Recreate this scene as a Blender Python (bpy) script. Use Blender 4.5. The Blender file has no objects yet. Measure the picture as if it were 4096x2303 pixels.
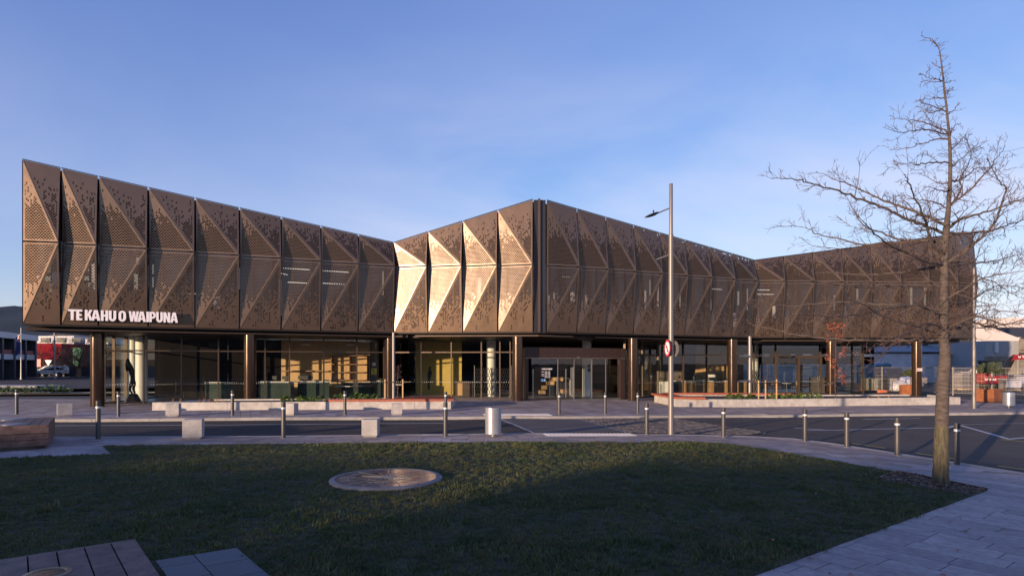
import bpy, bmesh, math, random
from mathutils import Vector, Matrix
from mathutils.geometry import tessellate_polygon
import mathutils.noise as mnoise
R = math.radians
random.seed(7)
scene = bpy.context.scene
col = scene.collection

# ------------------------------------------------------------------ camera, world, sun
EYE = 2.1; FP = 2441.0; CX = 2048.0; HY = 1455.0
cam_d = bpy.data.cameras.new("camera"); cam = bpy.data.objects.new("camera", cam_d); col.objects.link(cam)
cam.location = (0, 0, EYE); cam.rotation_euler = (R(90), 0, 0)
cam_d.sensor_width = 36; cam_d.lens = 36 * FP / 4096; cam_d.shift_y = (HY - 1151.5) / 4096
cam_d.clip_end = 12000; cam_d.clip_start = 0.05
scene.camera = cam
SUN_AZ = R(222); SUN_EL = R(5.8)
world = bpy.data.worlds.new("World"); scene.world = world; world.use_nodes = True
wn = world.node_tree; wn.nodes.clear()
def WN(t, **k):
    n = wn.nodes.new(t)
    for a, b in k.items(): setattr(n, a, b)
    return n
wout = WN("ShaderNodeOutputWorld"); bg = WN("ShaderNodeBackground")
sky = WN("ShaderNodeTexSky", sky_type='NISHITA'); sky.sun_disc = False
sky.sun_elevation = SUN_EL; sky.sun_rotation = SUN_AZ; sky.altitude = 50; sky.air_density = 1.0; sky.dust_density = 0.0; sky.ozone_density = 3.0
bg.inputs['Strength'].default_value = 0.15
# thin high cirrus, drawn out in one direction
tc = WN("ShaderNodeTexCoord"); mp = WN("ShaderNodeMapping"); mp.inputs['Location'].default_value = (1.7, .6, 0); mp.inputs['Rotation'].default_value = (0.25, -0.55, 0.3); mp.inputs['Scale'].default_value = (1.0, 1.7, 2.6)
nz = WN("ShaderNodeTexNoise"); nz.inputs['Scale'].default_value = 1.35; nz.inputs['Detail'].default_value = 7; nz.inputs['Roughness'].default_value = .55; nz.inputs['Distortion'].default_value = .6
cr = WN("ShaderNodeMapRange"); cr.inputs['From Min'].default_value = .34; cr.inputs['From Max'].default_value = .66; cr.inputs['To Max'].default_value = .80
mix = WN("ShaderNodeMix", data_type='RGBA'); mix.inputs['B'].default_value = (4.2, 4.1, 4.95, 1)
wn.links.new(tc.outputs['Generated'], mp.inputs['Vector']); wn.links.new(mp.outputs[0], nz.inputs['Vector'])
sz = WN("ShaderNodeSeparateXYZ"); zr = WN("ShaderNodeMapRange", interpolation_type='SMOOTHSTEP'); zr.inputs['From Min'].default_value = .50; zr.inputs['From Max'].default_value = .16; zr.inputs['To Min'].default_value = .06; zr.inputs['To Max'].default_value = 1.0
cmul = WN("ShaderNodeMath", operation='MULTIPLY'); wn.links.new(tc.outputs['Generated'], sz.inputs[0]); wn.links.new(sz.outputs[2], zr.inputs['Value'])
wn.links.new(nz.outputs[0], cr.inputs['Value']); wn.links.new(cr.outputs[0], cmul.inputs[0]); xr = WN('ShaderNodeMapRange', interpolation_type='SMOOTHSTEP'); xr.inputs['From Min'].default_value = -.45; xr.inputs['From Max'].default_value = .08; xr.inputs['To Min'].default_value = .30; wn.links.new(sz.outputs[0], xr.inputs['Value']); xm = WN('ShaderNodeMath', operation='MULTIPLY'); wn.links.new(zr.outputs[0], xm.inputs[0]); wn.links.new(xr.outputs[0], xm.inputs[1]); wn.links.new(xm.outputs[0], cmul.inputs[1]); wn.links.new(cmul.outputs[0], mix.inputs['Factor'])
# tone curve per channel: the photograph's white balance and gentler contrast towards the horizon
sep = WN("ShaderNodeSeparateColor"); com = WN("ShaderNodeCombineColor"); wn.links.new(sky.outputs[0], sep.inputs[0])
for i_, (g_, p_) in enumerate(((1.33, .85), (1.14, .86), (1.12, .62))):
    a_ = WN("ShaderNodeMath", operation='MULTIPLY'); a_.inputs[1].default_value = .15; b_ = WN("ShaderNodeMath", operation='POWER'); b_.inputs[1].default_value = p_; c_ = WN("ShaderNodeMath", operation='MULTIPLY'); c_.inputs[1].default_value = g_ / .15
    wn.links.new(sep.outputs[i_], a_.inputs[0]); wn.links.new(a_.outputs[0], b_.inputs[0]); wn.links.new(b_.outputs[0], c_.inputs[0]); wn.links.new(c_.outputs[0], com.inputs[i_])
wn.links.new(com.outputs[0], mix.inputs['A']); wn.links.new(mix.outputs['Result'], bg.inputs['Color']); wn.links.new(bg.outputs[0], wout.inputs[0])
sun_d = bpy.data.lights.new("sun", 'SUN'); sun_d.energy = 5.0; sun_d.angle = R(0.55); sun_d.color = (1.0, 0.71, 0.47)
sun = bpy.data.objects.new("sun", sun_d); col.objects.link(sun)
sdir = Vector((math.sin(SUN_AZ) * math.cos(SUN_EL), math.cos(SUN_AZ) * math.cos(SUN_EL), math.sin(SUN_EL)))
sun.rotation_euler = sdir.to_track_quat('Z', 'Y').to_euler()
sun.location = (-30, -30, 20)
scene.view_settings.view_transform = 'Standard'; scene.view_settings.look = 'None'
scene.view_settings.exposure = 0.42; scene.view_settings.gamma = 1.0
try: scene.view_settings.use_curve_mapping = False
except Exception: pass
scene.cycles.max_bounces = 8; scene.cycles.transparent_max_bounces = 24

# ------------------------------------------------------------------ helpers
def gz(x): return -0.02 * min(max(x, 0.0), 12.0)          # the square falls gently to the right
def gp(px, py, h=0.0):
    a = (px - CX) / FP; b = (py - HY) / FP
    if a <= 0: y = (EYE - h) / b
    else:
        y = (EYE - h) / (b - .02 * a)
        if a * y > 12: y = (EYE + .24 - h) / b
    return Vector((a * y, y, gz(a * y) + h))
def wp(px, py, Y): return Vector(((px - CX) / FP * Y, Y, EYE - (py - HY) / FP * Y))

def tag(o, label=None, cat=None, group=None, kind=None):
    if label: o['label'] = label
    if cat: o['category'] = cat
    if group: o['group'] = group
    if kind: o['kind'] = kind
    return o
def empty(name, loc=(0, 0, 0), rz=0, label=None, cat=None, group=None, kind=None):
    o = bpy.data.objects.new(name, None); col.objects.link(o)
    o.location = loc; o.rotation_euler = (0, 0, rz); o.empty_display_size = .2
    return tag(o, label, cat, group, kind)
def link(name, me, parent=None, loc=None, rz=None):
    o = bpy.data.objects.new(name, me); col.objects.link(o)
    if parent is not None: o.parent = parent
    if loc is not None: o.location = loc
    if rz is not None: o.rotation_euler = (0, 0, rz)
    return o
def children(o): return [c for c in bpy.data.objects if c.parent == o]
CH = {}
def copy_tree(o, kids, parent=None):
    c = o.copy(); col.objects.link(c); c.parent = parent
    for (k, kk) in kids: copy_tree(k, kk, c)
    return c
def kid_tree(o): return [(c, kid_tree(c)) for c in o.children]

class MB:
    def __init__(s): s.v = []; s.f = []; s.m = []; s.cur = 0
    def add(s, vs, fs):
        b = len(s.v); s.v += [tuple(p) for p in vs]
        for f in fs: s.f.append(tuple(i + b for i in f)); s.m.append(s.cur)
        return s
    def box(s, c, d, rz=0.0, tilt=None):
        hx, hy, hz = d[0] / 2, d[1] / 2, d[2] / 2
        M_ = Matrix.Rotation(rz, 3, 'Z')
        if tilt is not None: M_ = M_ @ tilt
        vs = [M_ @ Vector((x, y, z)) + Vector(c) for x in (-hx, hx) for y in (-hy, hy) for z in (-hz, hz)]
        return s.add(vs, [(0, 1, 3, 2), (4, 6, 7, 5), (0, 4, 5, 1), (2, 3, 7, 6), (0, 2, 6, 4), (1, 5, 7, 3)])
    def bb(s, x0, x1, y0, y1, z0, z1): return s.box(((x0 + x1) / 2, (y0 + y1) / 2, (z0 + z1) / 2), (x1 - x0, y1 - y0, z1 - z0))
    def bar(s, a, b, w, h, up=Vector((0, 0, 1))):
        a = Vector(a); b = Vector(b); d = (b - a).normalized(); sd = d.cross(up)
        if sd.length < 1e-5: sd = Vector((1, 0, 0))
        sd.normalize(); u = sd.cross(d).normalized()
        vs = [p + sd * i * w / 2 + u * j * h / 2 for p in (a, b) for (i, j) in ((-1, -1), (1, -1), (1, 1), (-1, 1))]
        return s.add(vs, [(0, 3, 2, 1), (4, 5, 6, 7), (0, 1, 5, 4), (1, 2, 6, 5), (2, 3, 7, 6), (3, 0, 4, 7)])
    def tube(s, pts, rad, n=8, cap=True):
        pts = [Vector(p) for p in pts]; rings = []
        prev = None
        for i, p in enumerate(pts):
            t = (pts[min(i + 1, len(pts) - 1)] - pts[max(i - 1, 0)]).normalized()
            if prev is None:
                u = t.orthogonal().normalized()
            else:
                u = prev - t * prev.dot(t)
                u = u.normalized() if u.length > 1e-6 else t.orthogonal().normalized()
            prev = u; w = t.cross(u)
            r = rad[i] if isinstance(rad, (list, tuple)) else rad
            rings.append([p + (u * math.cos(2 * math.pi * k / n) + w * math.sin(2 * math.pi * k / n)) * r for k in range(n)])
        vs = [q for ring in rings for q in ring]; fs = []
        for i in range(len(rings) - 1):
            for k in range(n): fs.append((i * n + k, i * n + (k + 1) % n, (i + 1) * n + (k + 1) % n, (i + 1) * n + k))
        if cap: fs.append(tuple(range(n - 1, -1, -1))); fs.append(tuple((len(rings) - 1) * n + k for k in range(n)))
        return s.add(vs, fs)
    def lathe(s, c, prof, n=24):
        c = Vector(c); vs = []; fs = []
        for (r, z) in prof:
            for k in range(n): vs.append(c + Vector((r * math.cos(2 * math.pi * k / n), r * math.sin(2 * math.pi * k / n), z)))
        for i in range(len(prof) - 1):
            for k in range(n): fs.append((i * n + k, i * n + (k + 1) % n, (i + 1) * n + (k + 1) % n, (i + 1) * n + k))
        fs.append(tuple(range(n - 1, -1, -1))); fs.append(tuple((len(prof) - 1) * n + k for k in range(n)))
        return s.add(vs, fs)
    def prism(s, poly, z0, z1, zf=None):
        n = len(poly); zf = zf or (lambda x: 0.0)
        ar = sum(poly[i][0] * poly[(i + 1) % n][1] - poly[(i + 1) % n][0] * poly[i][1] for i in range(n))
        if ar < 0: poly = list(reversed(poly))
        vs = [(p[0], p[1], z0 + zf(p[0])) for p in poly] + [(p[0], p[1], z1 + zf(p[0])) for p in poly]
        fs = [tuple(range(n - 1, -1, -1)), tuple(range(n, 2 * n))] + [(i, (i + 1) % n, n + (i + 1) % n, n + i) for i in range(n)]
        return s.add(vs, fs)
    def sidepoly(s, prof, x0, x1, M_=None):
        """profile in (y,z) swept along x"""
        n = len(prof); vs = [Vector((x, p[0], p[1])) for x in (x0, x1) for p in prof]
        if M_: vs = [M_ @ v for v in vs]
        return s.add(vs, [tuple(range(n - 1, -1, -1)), tuple(range(n, 2 * n))] + [(i, (i + 1) % n, n + (i + 1) % n, n + i) for i in range(n)])
    def mesh(s, name, mats=None, smooth=False, fix=True):
        me = bpy.data.meshes.new(name); me.from_pydata(s.v, [], s.f)
        if mats is not None:
            for m in (mats if isinstance(mats, (list, tuple)) else [mats]): me.materials.append(m)
        me.polygons.foreach_set('material_index', s.m)
        if fix:
            bm = bmesh.new(); bm.from_mesh(me); bmesh.ops.recalc_face_normals(bm, faces=bm.faces); bm.to_mesh(me); bm.free()
        if smooth:
            me.polygons.foreach_set('use_smooth', [True] * len(me.polygons))
            try: me.set_sharp_from_angle(angle=R(35))
            except Exception: pass
        me.update(); return me
    def build(s, name, mats, parent=None, smooth=False, loc=None, rz=None, fix=True):
        return link(name, s.mesh(name, mats, smooth, fix), parent, loc, rz)

# ------------------------------------------------------------------ materials
def newmat(name):
    m = bpy.data.materials.new(name); m.use_nodes = True; nt = m.node_tree; nt.nodes.clear()
    out = nt.nodes.new("ShaderNodeOutputMaterial"); b = nt.nodes.new("ShaderNodeBsdfPrincipled")
    nt.links.new(b.outputs[0], out.inputs[0]); return m, nt, b, out
def M(name, c, rough=.6, metal=0.0, var=.12, sc=4.0, bump=.0, bsc=40.0, c2=None, spec=.5, stretch=(1, 1, 1), emit=0, isl=0.0, coat=0.0, objr=0.0, rvar=.08, world=False, blot=.0, grit=0):
    m, nt, b, out = newmat(name); L = nt.links.new
    tcn = nt.nodes.new("ShaderNodeTexCoord"); mpn = nt.nodes.new("ShaderNodeMapping"); mpn.inputs['Scale'].default_value = stretch
    L(nt.nodes.new('ShaderNodeNewGeometry').outputs['Position'] if world else tcn.outputs['Object'], mpn.inputs[0])
    n1 = nt.nodes.new("ShaderNodeTexNoise"); n1.inputs['Scale'].default_value = sc; n1.inputs['Detail'].default_value = 6; n1.inputs['Roughness'].default_value = .62
    L(mpn.outputs[0], n1.inputs['Vector'])
    mr = nt.nodes.new("ShaderNodeMapRange"); mr.inputs['From Min'].default_value = .28; mr.inputs['From Max'].default_value = .72
    L(n1.outputs[0], mr.inputs['Value'])
    mx = nt.nodes.new("ShaderNodeMix"); mx.data_type = 'RGBA'
    ca = [max(0, x * (1 - var)) for x in c]; cb = list(c2) if c2 else [min(1, x * (1 + var)) for x in c]
    mx.inputs['A'].default_value = (*ca, 1); mx.inputs['B'].default_value = (*cb, 1); L(mr.outputs[0], mx.inputs['Factor'])
    res = mx.outputs['Result']
    if isl or objr:
        hs = nt.nodes.new("ShaderNodeHueSaturation"); L(res, hs.inputs['Color'])
        src = nt.nodes.new("ShaderNodeNewGeometry").outputs['Random Per Island'] if isl else nt.nodes.new("ShaderNodeObjectInfo").outputs['Random']
        k = isl or objr
        m2 = nt.nodes.new("ShaderNodeMapRange"); m2.inputs['To Min'].default_value = 1 - k; m2.inputs['To Max'].default_value = 1 + k
        L(src, m2.inputs['Value']); L(m2.outputs[0], hs.inputs['Value']); res = hs.outputs[0]
    if blot:
        n3 = nt.nodes.new("ShaderNodeTexNoise"); n3.inputs['Scale'].default_value = .55; n3.inputs['Detail'].default_value = 7; n3.inputs['Roughness'].default_value = .7; n3.inputs['Distortion'].default_value = .8
        L(nt.nodes.new('ShaderNodeNewGeometry').outputs['Position'], n3.inputs['Vector'])
        m3 = nt.nodes.new("ShaderNodeMapRange"); m3.inputs['From Min'].default_value = .3; m3.inputs['From Max'].default_value = .7; m3.inputs['To Min'].default_value = 1 - blot; m3.inputs['To Max'].default_value = 1 + blot * .6
        h3 = nt.nodes.new("ShaderNodeHueSaturation"); L(n3.outputs[0], m3.inputs['Value']); L(m3.outputs[0], h3.inputs['Value']); L(res, h3.inputs['Color']); res = h3.outputs[0]
    L(res, b.inputs['Base Color'])
    b.inputs['Metallic'].default_value = metal
    rr = nt.nodes.new("ShaderNodeMapRange"); rr.inputs['To Min'].default_value = max(.02, rough - rvar); rr.inputs['To Max'].default_value = min(1, rough + rvar)
    L(n1.outputs[0], rr.inputs['Value']); L(rr.outputs[0], b.inputs['Roughness'])
    b.inputs['Specular IOR Level'].default_value = spec
    if coat: b.inputs['Coat Weight'].default_value = coat
    if emit:
        for l_ in list(b.inputs['Base Color'].links): nt.links.remove(l_)
        b.inputs['Base Color'].default_value = (.05, .05, .05, 1)
        b.inputs['Emission Color'].default_value = (*c, 1); b.inputs['Emission Strength'].default_value = emit
    if grit:      # coarse open texture: grain faces tilt every way, as on cut stone or chip seal
        n2 = nt.nodes.new("ShaderNodeTexWhiteNoise"); sc2 = nt.nodes.new("ShaderNodeVectorMath"); sc2.operation = 'SCALE'; sc2.inputs['Scale'].default_value = 160
        sn = nt.nodes.new("ShaderNodeVectorMath"); sn.operation = 'FLOOR'; g_ = nt.nodes.new('ShaderNodeNewGeometry')
        L(g_.outputs['Position'], sc2.inputs[0]); L(sc2.outputs[0], sn.inputs[0]); L(sn.outputs[0], n2.inputs['Vector'])
        sb = nt.nodes.new("ShaderNodeVectorMath"); sb.operation = 'SUBTRACT'; sb.inputs[1].default_value = (.5, .5, .5); L(n2.outputs['Color'], sb.inputs[0])
        s3 = nt.nodes.new("ShaderNodeVectorMath"); s3.operation = 'SCALE'; s3.inputs['Scale'].default_value = grit; L(sb.outputs[0], s3.inputs[0])
        ad = nt.nodes.new("ShaderNodeVectorMath"); ad.operation = 'ADD'; L(g_.outputs['Normal'], ad.inputs[0]); L(s3.outputs[0], ad.inputs[1])
        nm = nt.nodes.new("ShaderNodeVectorMath"); nm.operation = 'NORMALIZE'; L(ad.outputs[0], nm.inputs[0]); L(nm.outputs[0], b.inputs['Normal'])
    elif bump:
        n2 = nt.nodes.new("ShaderNodeTexNoise"); n2.inputs['Scale'].default_value = bsc; n2.inputs['Detail'].default_value = 5
        L(mpn.outputs[0], n2.inputs['Vector'])
        bp = nt.nodes.new("ShaderNodeBump"); bp.inputs['Strength'].default_value = min(1, bump); bp.inputs['Distance'].default_value = .01 * max(1, bump)
        L(n2.outputs[0], bp.inputs['Height']); L(bp.outputs[0], b.inputs['Normal'])
    return m
def math_node(nt, op, a, b=None, c=None):
    n = nt.nodes.new("ShaderNodeMath"); n.operation = op
    for i, x in enumerate((a, b, c)):
        if x is None: continue
        if isinstance(x, (int, float)): n.inputs[i].default_value = x
        else: nt.links.new(x, n.inputs[i])
    return n.outputs[0]
def perforated(name, c, rough, metal, seed=0.0):
    m, nt, b, out = newmat(name); L = nt.links.new; mn = lambda *a: math_node(nt, *a)
    tcn = nt.nodes.new("ShaderNodeTexCoord")
    n1 = nt.nodes.new("ShaderNodeTexNoise"); n1.inputs['Scale'].default_value = .9; n1.inputs['Detail'].default_value = 3; L(tcn.outputs['Object'], n1.inputs['Vector'])
    oi = nt.nodes.new("ShaderNodeObjectInfo")
    hs = nt.nodes.new("ShaderNodeHueSaturation"); hs.inputs['Color'].default_value = (*c, 1)
    L(mn('ADD', mn('MULTIPLY', oi.outputs['Random'], .24), mn('ADD', mn('MULTIPLY', n1.outputs[0], .22), .78)), hs.inputs['Value'])
    L(hs.outputs[0], b.inputs['Base Color']); b.inputs['Metallic'].default_value = metal
    L(mn('ADD', mn('MULTIPLY', n1.outputs[0], .12), rough - .06), b.inputs['Roughness'])
    b.inputs['Coat Weight'].default_value = .70; b.inputs['Coat Roughness'].default_value = .31; b.inputs['Coat IOR'].default_value = 1.6
    nw = nt.nodes.new("ShaderNodeTexNoise"); nw.inputs['Scale'].default_value = 1.6; nw.inputs['Detail'].default_value = 1; L(tcn.outputs['Object'], nw.inputs['Vector'])
    bw = nt.nodes.new("ShaderNodeBump"); bw.inputs['Strength'].default_value = .5; bw.inputs['Distance'].default_value = .03; L(nw.outputs[0], bw.inputs['Height']); L(bw.outputs[0], b.inputs['Normal']); L(bw.outputs[0], b.inputs['Coat Normal'])
    uv = nt.nodes.new("ShaderNodeUVMap"); uv.uv_map = "UVMap"
    sp = nt.nodes.new("ShaderNodeSeparateXYZ"); L(uv.outputs[0], sp.inputs[0]); U, V = sp.outputs[0], sp.outputs[1]
    ed = nt.nodes.new("ShaderNodeAttribute"); ed.attribute_name = "edge"; se = nt.nodes.new("ShaderNodeSeparateXYZ"); L(ed.outputs['Vector'], se.inputs[0])
    mind = mn('MINIMUM', mn('MINIMUM', se.outputs[0], se.outputs[1]), se.outputs[2]); inside = mn('GREATER_THAN', mind, .07)
    ta = nt.nodes.new("ShaderNodeAttribute"); ta.attribute_name = "fade"; T = ta.outputs['Fac']
    # hole probability: closed net near the middle joint, thinning to the top and bottom
    dens = mn('POWER', mn('MAXIMUM', mn('SUBTRACT', 1.0, T), 0.0), 1.25)
    PX, PY = .122, .144
    tot = None
    for k in (0, 1):
        u = mn('DIVIDE', mn('ADD', U, PX * .5 * k + .013), PX); v = mn('DIVIDE', mn('ADD', V, PY * .5 * k), PY)
        cu, cv = mn('FLOOR', u), mn('FLOOR', v)
        fx = mn('MULTIPLY', mn('SUBTRACT', mn('SUBTRACT', u, cu), .5), PX); fy = mn('MULTIPLY', mn('SUBTRACT', mn('SUBTRACT', v, cv), .5), PY)
        ax, ay = mn('ABSOLUTE', fx), mn('ABSOLUTE', fy)
        arm = mn('LESS_THAN', mn('ABSOLUTE', mn('SUBTRACT', ax, mn('MULTIPLY', ay, .52))), .0126)
        shape = mn('MULTIPLY', arm, mn('LESS_THAN', ay, .056))
        cb = nt.nodes.new("ShaderNodeCombineXYZ"); L(cu, cb.inputs[0]); L(cv, cb.inputs[1]); cb.inputs[2].default_value = k * 13.7 + seed
        w = nt.nodes.new("ShaderNodeTexWhiteNoise"); L(cb.outputs[0], w.inputs['Vector'])
        nn = nt.nodes.new("ShaderNodeTexNoise"); nn.inputs['Scale'].default_value = .23; nn.inputs['Detail'].default_value = 2; L(cb.outputs[0], nn.inputs['Vector'])
        score = mn('ADD', mn('MULTIPLY', w.outputs['Value'], .42), mn('MULTIPLY', mn('SUBTRACT', nn.outputs[0], .5), 1.05))
        on = mn('LESS_THAN', score, mn('SUBTRACT', mn('MULTIPLY', dens, 1.12), .17))
        h = mn('MULTIPLY', shape, on); tot = h if tot is None else mn('MAXIMUM', tot, h)
    hole = mn('MULTIPLY', tot, inside)
    tr = nt.nodes.new("ShaderNodeBsdfTransparent"); ms = nt.nodes.new("ShaderNodeMixShader")
    L(hole, ms.inputs[0]); L(b.outputs[0], ms.inputs[1]); L(tr.outputs[0], ms.inputs[2]); L(ms.outputs[0], out.inputs[0])
    return m
def glassmat(name, tint=(.90, .93, .88), refl=.07):
    m, nt, b, out = newmat(name); L = nt.links.new; nt.nodes.remove(b)
    tr = nt.nodes.new("ShaderNodeBsdfTransparent"); tr.inputs[0].default_value = (*tint, 1)
    gl = nt.nodes.new("ShaderNodeBsdfGlossy"); gl.inputs['Roughness'].default_value = .015; gl.inputs['Color'].default_value = (.9, .95, 1, 1)
    n = nt.nodes.new("ShaderNodeTexNoise"); n.inputs['Scale'].default_value = .7; tcn = nt.nodes.new("ShaderNodeTexCoord"); L(tcn.outputs['Object'], n.inputs['Vector'])
    bp = nt.nodes.new("ShaderNodeBump"); bp.inputs['Strength'].default_value = .03; bp.inputs['Distance'].default_value = .05; L(n.outputs[0], bp.inputs['Height']); L(bp.outputs[0], gl.inputs['Normal'])
    lw = nt.nodes.new("ShaderNodeLayerWeight"); lw.inputs['Blend'].default_value = .5
    f = math_node(nt, 'ADD', math_node(nt, 'MULTIPLY', math_node(nt, 'POWER', lw.outputs['Facing'], 4.5), .85), refl)
    ms = nt.nodes.new("ShaderNodeMixShader"); L(f, ms.inputs[0]); L(tr.outputs[0], ms.inputs[1]); L(gl.outputs[0], ms.inputs[2]); L(ms.outputs[0], out.inputs[0])
    return m

BR = (.160, .100, .062)
m_clad = perforated("bronze_perforated", BR, .47, .74)
m_bronze = M("bronze_plain", (.12, .08, .06), .42, .7, .08, 1.5)
m_edge = M("bronze_edge", (.36, .27, .19), .35, .8, .05)
m_entr = M("entrance_bronze", (.060, .036, .030), .5, .4, .08, 1.5)
m_dark = M("dark_bronze", (.030, .025, .024), .5, .4, .1)
m_fin = M("navy_bronze_fin", (.028, .030, .042), .45, .3, .1)
m_colm = M("bronze_column", (.062, .040, .030), .15, .55, .10, 2.0, bump=.05, bsc=30, stretch=(1, 1, .3))
m_soff = M("soffit_bronze", (.055, .040, .034), .5, .3, .1)
m_mull = M("mullion_bronze", (.13, .092, .070), .38, .6, .06)
m_steel = M("brushed_steel", (.26, .245, .245), .48, .6, .08, 3, stretch=(1, 1, .2))
m_bollard = M("bollard_grey", (.075, .073, .075), .48, .4, .08, 3, stretch=(1, 1, .2))
m_band = M("reflective_band", (.75, .76, .78), .3, .3, .03)
m_polegrey = M("galvanised_pole", (.22, .205, .20), .46, .45, .08, 2, stretch=(1, 1, .15))
m_silver = M("silver_powdercoat", (.40, .41, .44), .38, .55, .05, 3)
m_conc = M("pale_concrete", (.40, .375, .355), .85, 0, .17, 3.5, bump=.35, bsc=25, c2=(.54, .51, .475), world=True, blot=.16)
m_conck = M("kerb_concrete", (.36, .345, .335), .85, 0, .15, 2.5, grit=1.2, world=True, blot=.2)
m_asph = M("asphalt", (.046, .040, .039), .85, 0, .25, 1.2, grit=1.8, world=True, blot=.25)
m_asph2 = M("asphalt_worn", (.070, .060, .058), .85, 0, .2, .9, grit=1.8, world=True, blot=.25)
m_asph3 = M("asphalt_grey_table", (.125, .115, .115), .85, 0, .22, 30, grit=1.8, world=True, blot=.2)
m_paint = M("road_paint_white", (.62, .61, .60), .7, 0, .15, 8)
m_yellow = M("road_paint_yellow", (.52, .40, .07), .7, 0, .15, 8)
m_joint = M("paver_joint", (.055, .052, .055), .95, 0, .2, 8)
m_paver = M("granite_paver", (.36, .30, .285), .8, 0, .14, 5, grit=2.0, isl=.24, world=True, blot=.2)
m_pavero = M("granite_paver_large", (.37, .32, .325), .8, 0, .22, 9, grit=1.0, objr=.17, world=True, blot=.26)
m_tact = M("tactile_white", (.62, .60, .58), .6, 0, .06)
m_soil = M("lawn_soil", (.030, .036, .014), .95, 0, .35, 3, bump=.8, bsc=60, c2=(.040, .042, .016))
m_dirt = M("brown_dirt", (.055, .045, .034), .95, 0, .3, 1.5, bump=.6, bsc=20)
m_terr = M("terrain", (.075, .070, .055), .95, 0, .3, .05)
m_wood = M("weathered_timber", (.088, .043, .033), .58, 0, .35, 6, bump=.6, bsc=30, stretch=(1, 1, 1), objr=.32, c2=(.20, .125, .105), world=True, blot=.3)
m_woodred = M("red_timber", (.34, .095, .055), .55, 0, .22, 5, bump=.15, bsc=30, objr=.1)
m_oak = M("oak_panel", (.50, .31, .14), .5, 0, .14, 2.2, stretch=(3, 3, .35))
m_oakd = M("oak_dark", (.26, .13, .06), .5, 0, .15, 2.2, stretch=(3, 3, .35))
m_gold = M("gold_wall", (.52, .38, .10), .55, 0, .12, 1.5)
m_white = M("white_paint", (.74, .73, .70), .5, 0, .04)
m_signw = M("sign_white", (.92, .88, .90), .4, 0, .02)
m_black = M("black_paint", (.012, .012, .013), .4, 0, .1)
m_inner = M("inner_dark_wall", (.010, .009, .010), .95, 0, .15, 1, spec=.05)  # near-black colour stands for the deep shade behind glass and holes
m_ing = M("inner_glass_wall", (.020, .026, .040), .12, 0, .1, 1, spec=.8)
m_intfl = M("interior_floor", (.10, .10, .105), .35, 0, .1, 1)
m_intw = M("interior_wall", (.11, .095, .08), .7, 0, .1, 1)
m_grnpanel = M("green_glass_panel", (.035, .058, .052), .15, 0, .08, 1, spec=.7)
m_glass = glassmat("facade_glass")
m_glassd = glassmat("facade_glass_dark", (.80, .84, .80), .08)
m_lamp = M("ceiling_light_tube", (1.0, .93, .80), .5, 0, 0, emit=.8)
m_statue = M("dark_bronze_statue", (.020, .017, .013), .28, .5, .2, 4)
m_bark = M("grey_brown_bark", (.060, .045, .038), .9, 0, .3, 9, bump=1.5, bsc=28, c2=(.15, .12, .105), stretch=(1, 1, 3.0))
m_barkm = M("mossy_lower_bark", (.060, .050, .030), .95, 0, .4, 14, bump=2.5, bsc=34, c2=(.17, .15, .095), stretch=(2.2, 2.2, .35))
m_twig = M("twig_bark", (.068, .045, .041), .85, 0, .2, 5, c2=(.125, .082, .072))
m_twigf = M("twig_bark_far", (.15, .082, .052), .95, 0, .25, 2)
m_rust = M("corten_steel", (.27, .085, .035), .8, .1, .35, 2.2, bump=.2, bsc=30, c2=(.38, .14, .055))
m_leafd = M("dry_brown_leaf", (.33, .095, .045), .7, 0, .25, 5, isl=.3)
m_leafg = M("glossy_green_leaf", (.070, .125, .022), .32, 0, .25, 6, c2=(.13, .19, .035), objr=.35)
m_leafo = M("olive_leaf", (.085, .10, .035), .7, 0, .25, 5, isl=.3)
m_red = M("red_paint", (.26, .014, .018), .45, 0, .1)
m_redsign = M("sign_red", (.62, .015, .03), .4, 0, .03)
m_blue = M("blue_plastic", (.02, .09, .42), .45, 0, .1)
m_orange = M("orange_plastic", (.70, .20, .10), .6, 0, .12)
m_teal = M("teal_plastic", (.03, .16, .25), .5, 0, .1)
m_grass = M("grass_blades", (.038, .070, .016), .75, 0, .45, .55, c2=(.135, .130, .045), isl=0)
def grass_mat():
    m, nt, b, out = newmat("grass_blades_world"); L = nt.links.new; pos = nt.nodes.new('ShaderNodeNewGeometry').outputs['Position']
    def nz(sc, det, dist=0.0):
        n = nt.nodes.new("ShaderNodeTexNoise"); n.inputs['Scale'].default_value = sc; n.inputs['Detail'].default_value = det; n.inputs['Distortion'].default_value = dist; L(pos, n.inputs['Vector']); return n.outputs[0]
    def ramp(v, a, b_):
        r = nt.nodes.new("ShaderNodeMapRange"); r.inputs['From Min'].default_value = a; r.inputs['From Max'].default_value = b_; L(v, r.inputs['Value']); return r.outputs[0]
    def mixc(f, A, B):
        x = nt.nodes.new("ShaderNodeMix"); x.data_type = 'RGBA'; L(f, x.inputs['Factor'])
        for k, v in (('A', A), ('B', B)):
            if isinstance(v, tuple): x.inputs[k].default_value = (*v, 1)
            else: L(v, x.inputs[k])
        return x.outputs['Result']
    c = mixc(ramp(nz(1.1, 5, 1.0), .36, .60), (.038, .056, .016), (.125, .100, .042))
    c = mixc(ramp(nz(3.2, 6, .5), .55, .74), c, (.17, .175, .12))      # frosted, worn tufts
    c = mixc(ramp(nz(14, 3), .35, .75), c, (.055, .10, .020))
    L(c, b.inputs['Base Color']); b.inputs['Roughness'].default_value = .7; return m
m_grass = grass_mat()
m_mulch = M("bark_mulch", (.13, .078, .052), .9, 0, .3, 5, isl=.75, c2=(.24, .17, .13))
m_stake = M("pine_stake", (.52, .34, .17), .7, 0, .12, 6)

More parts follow.
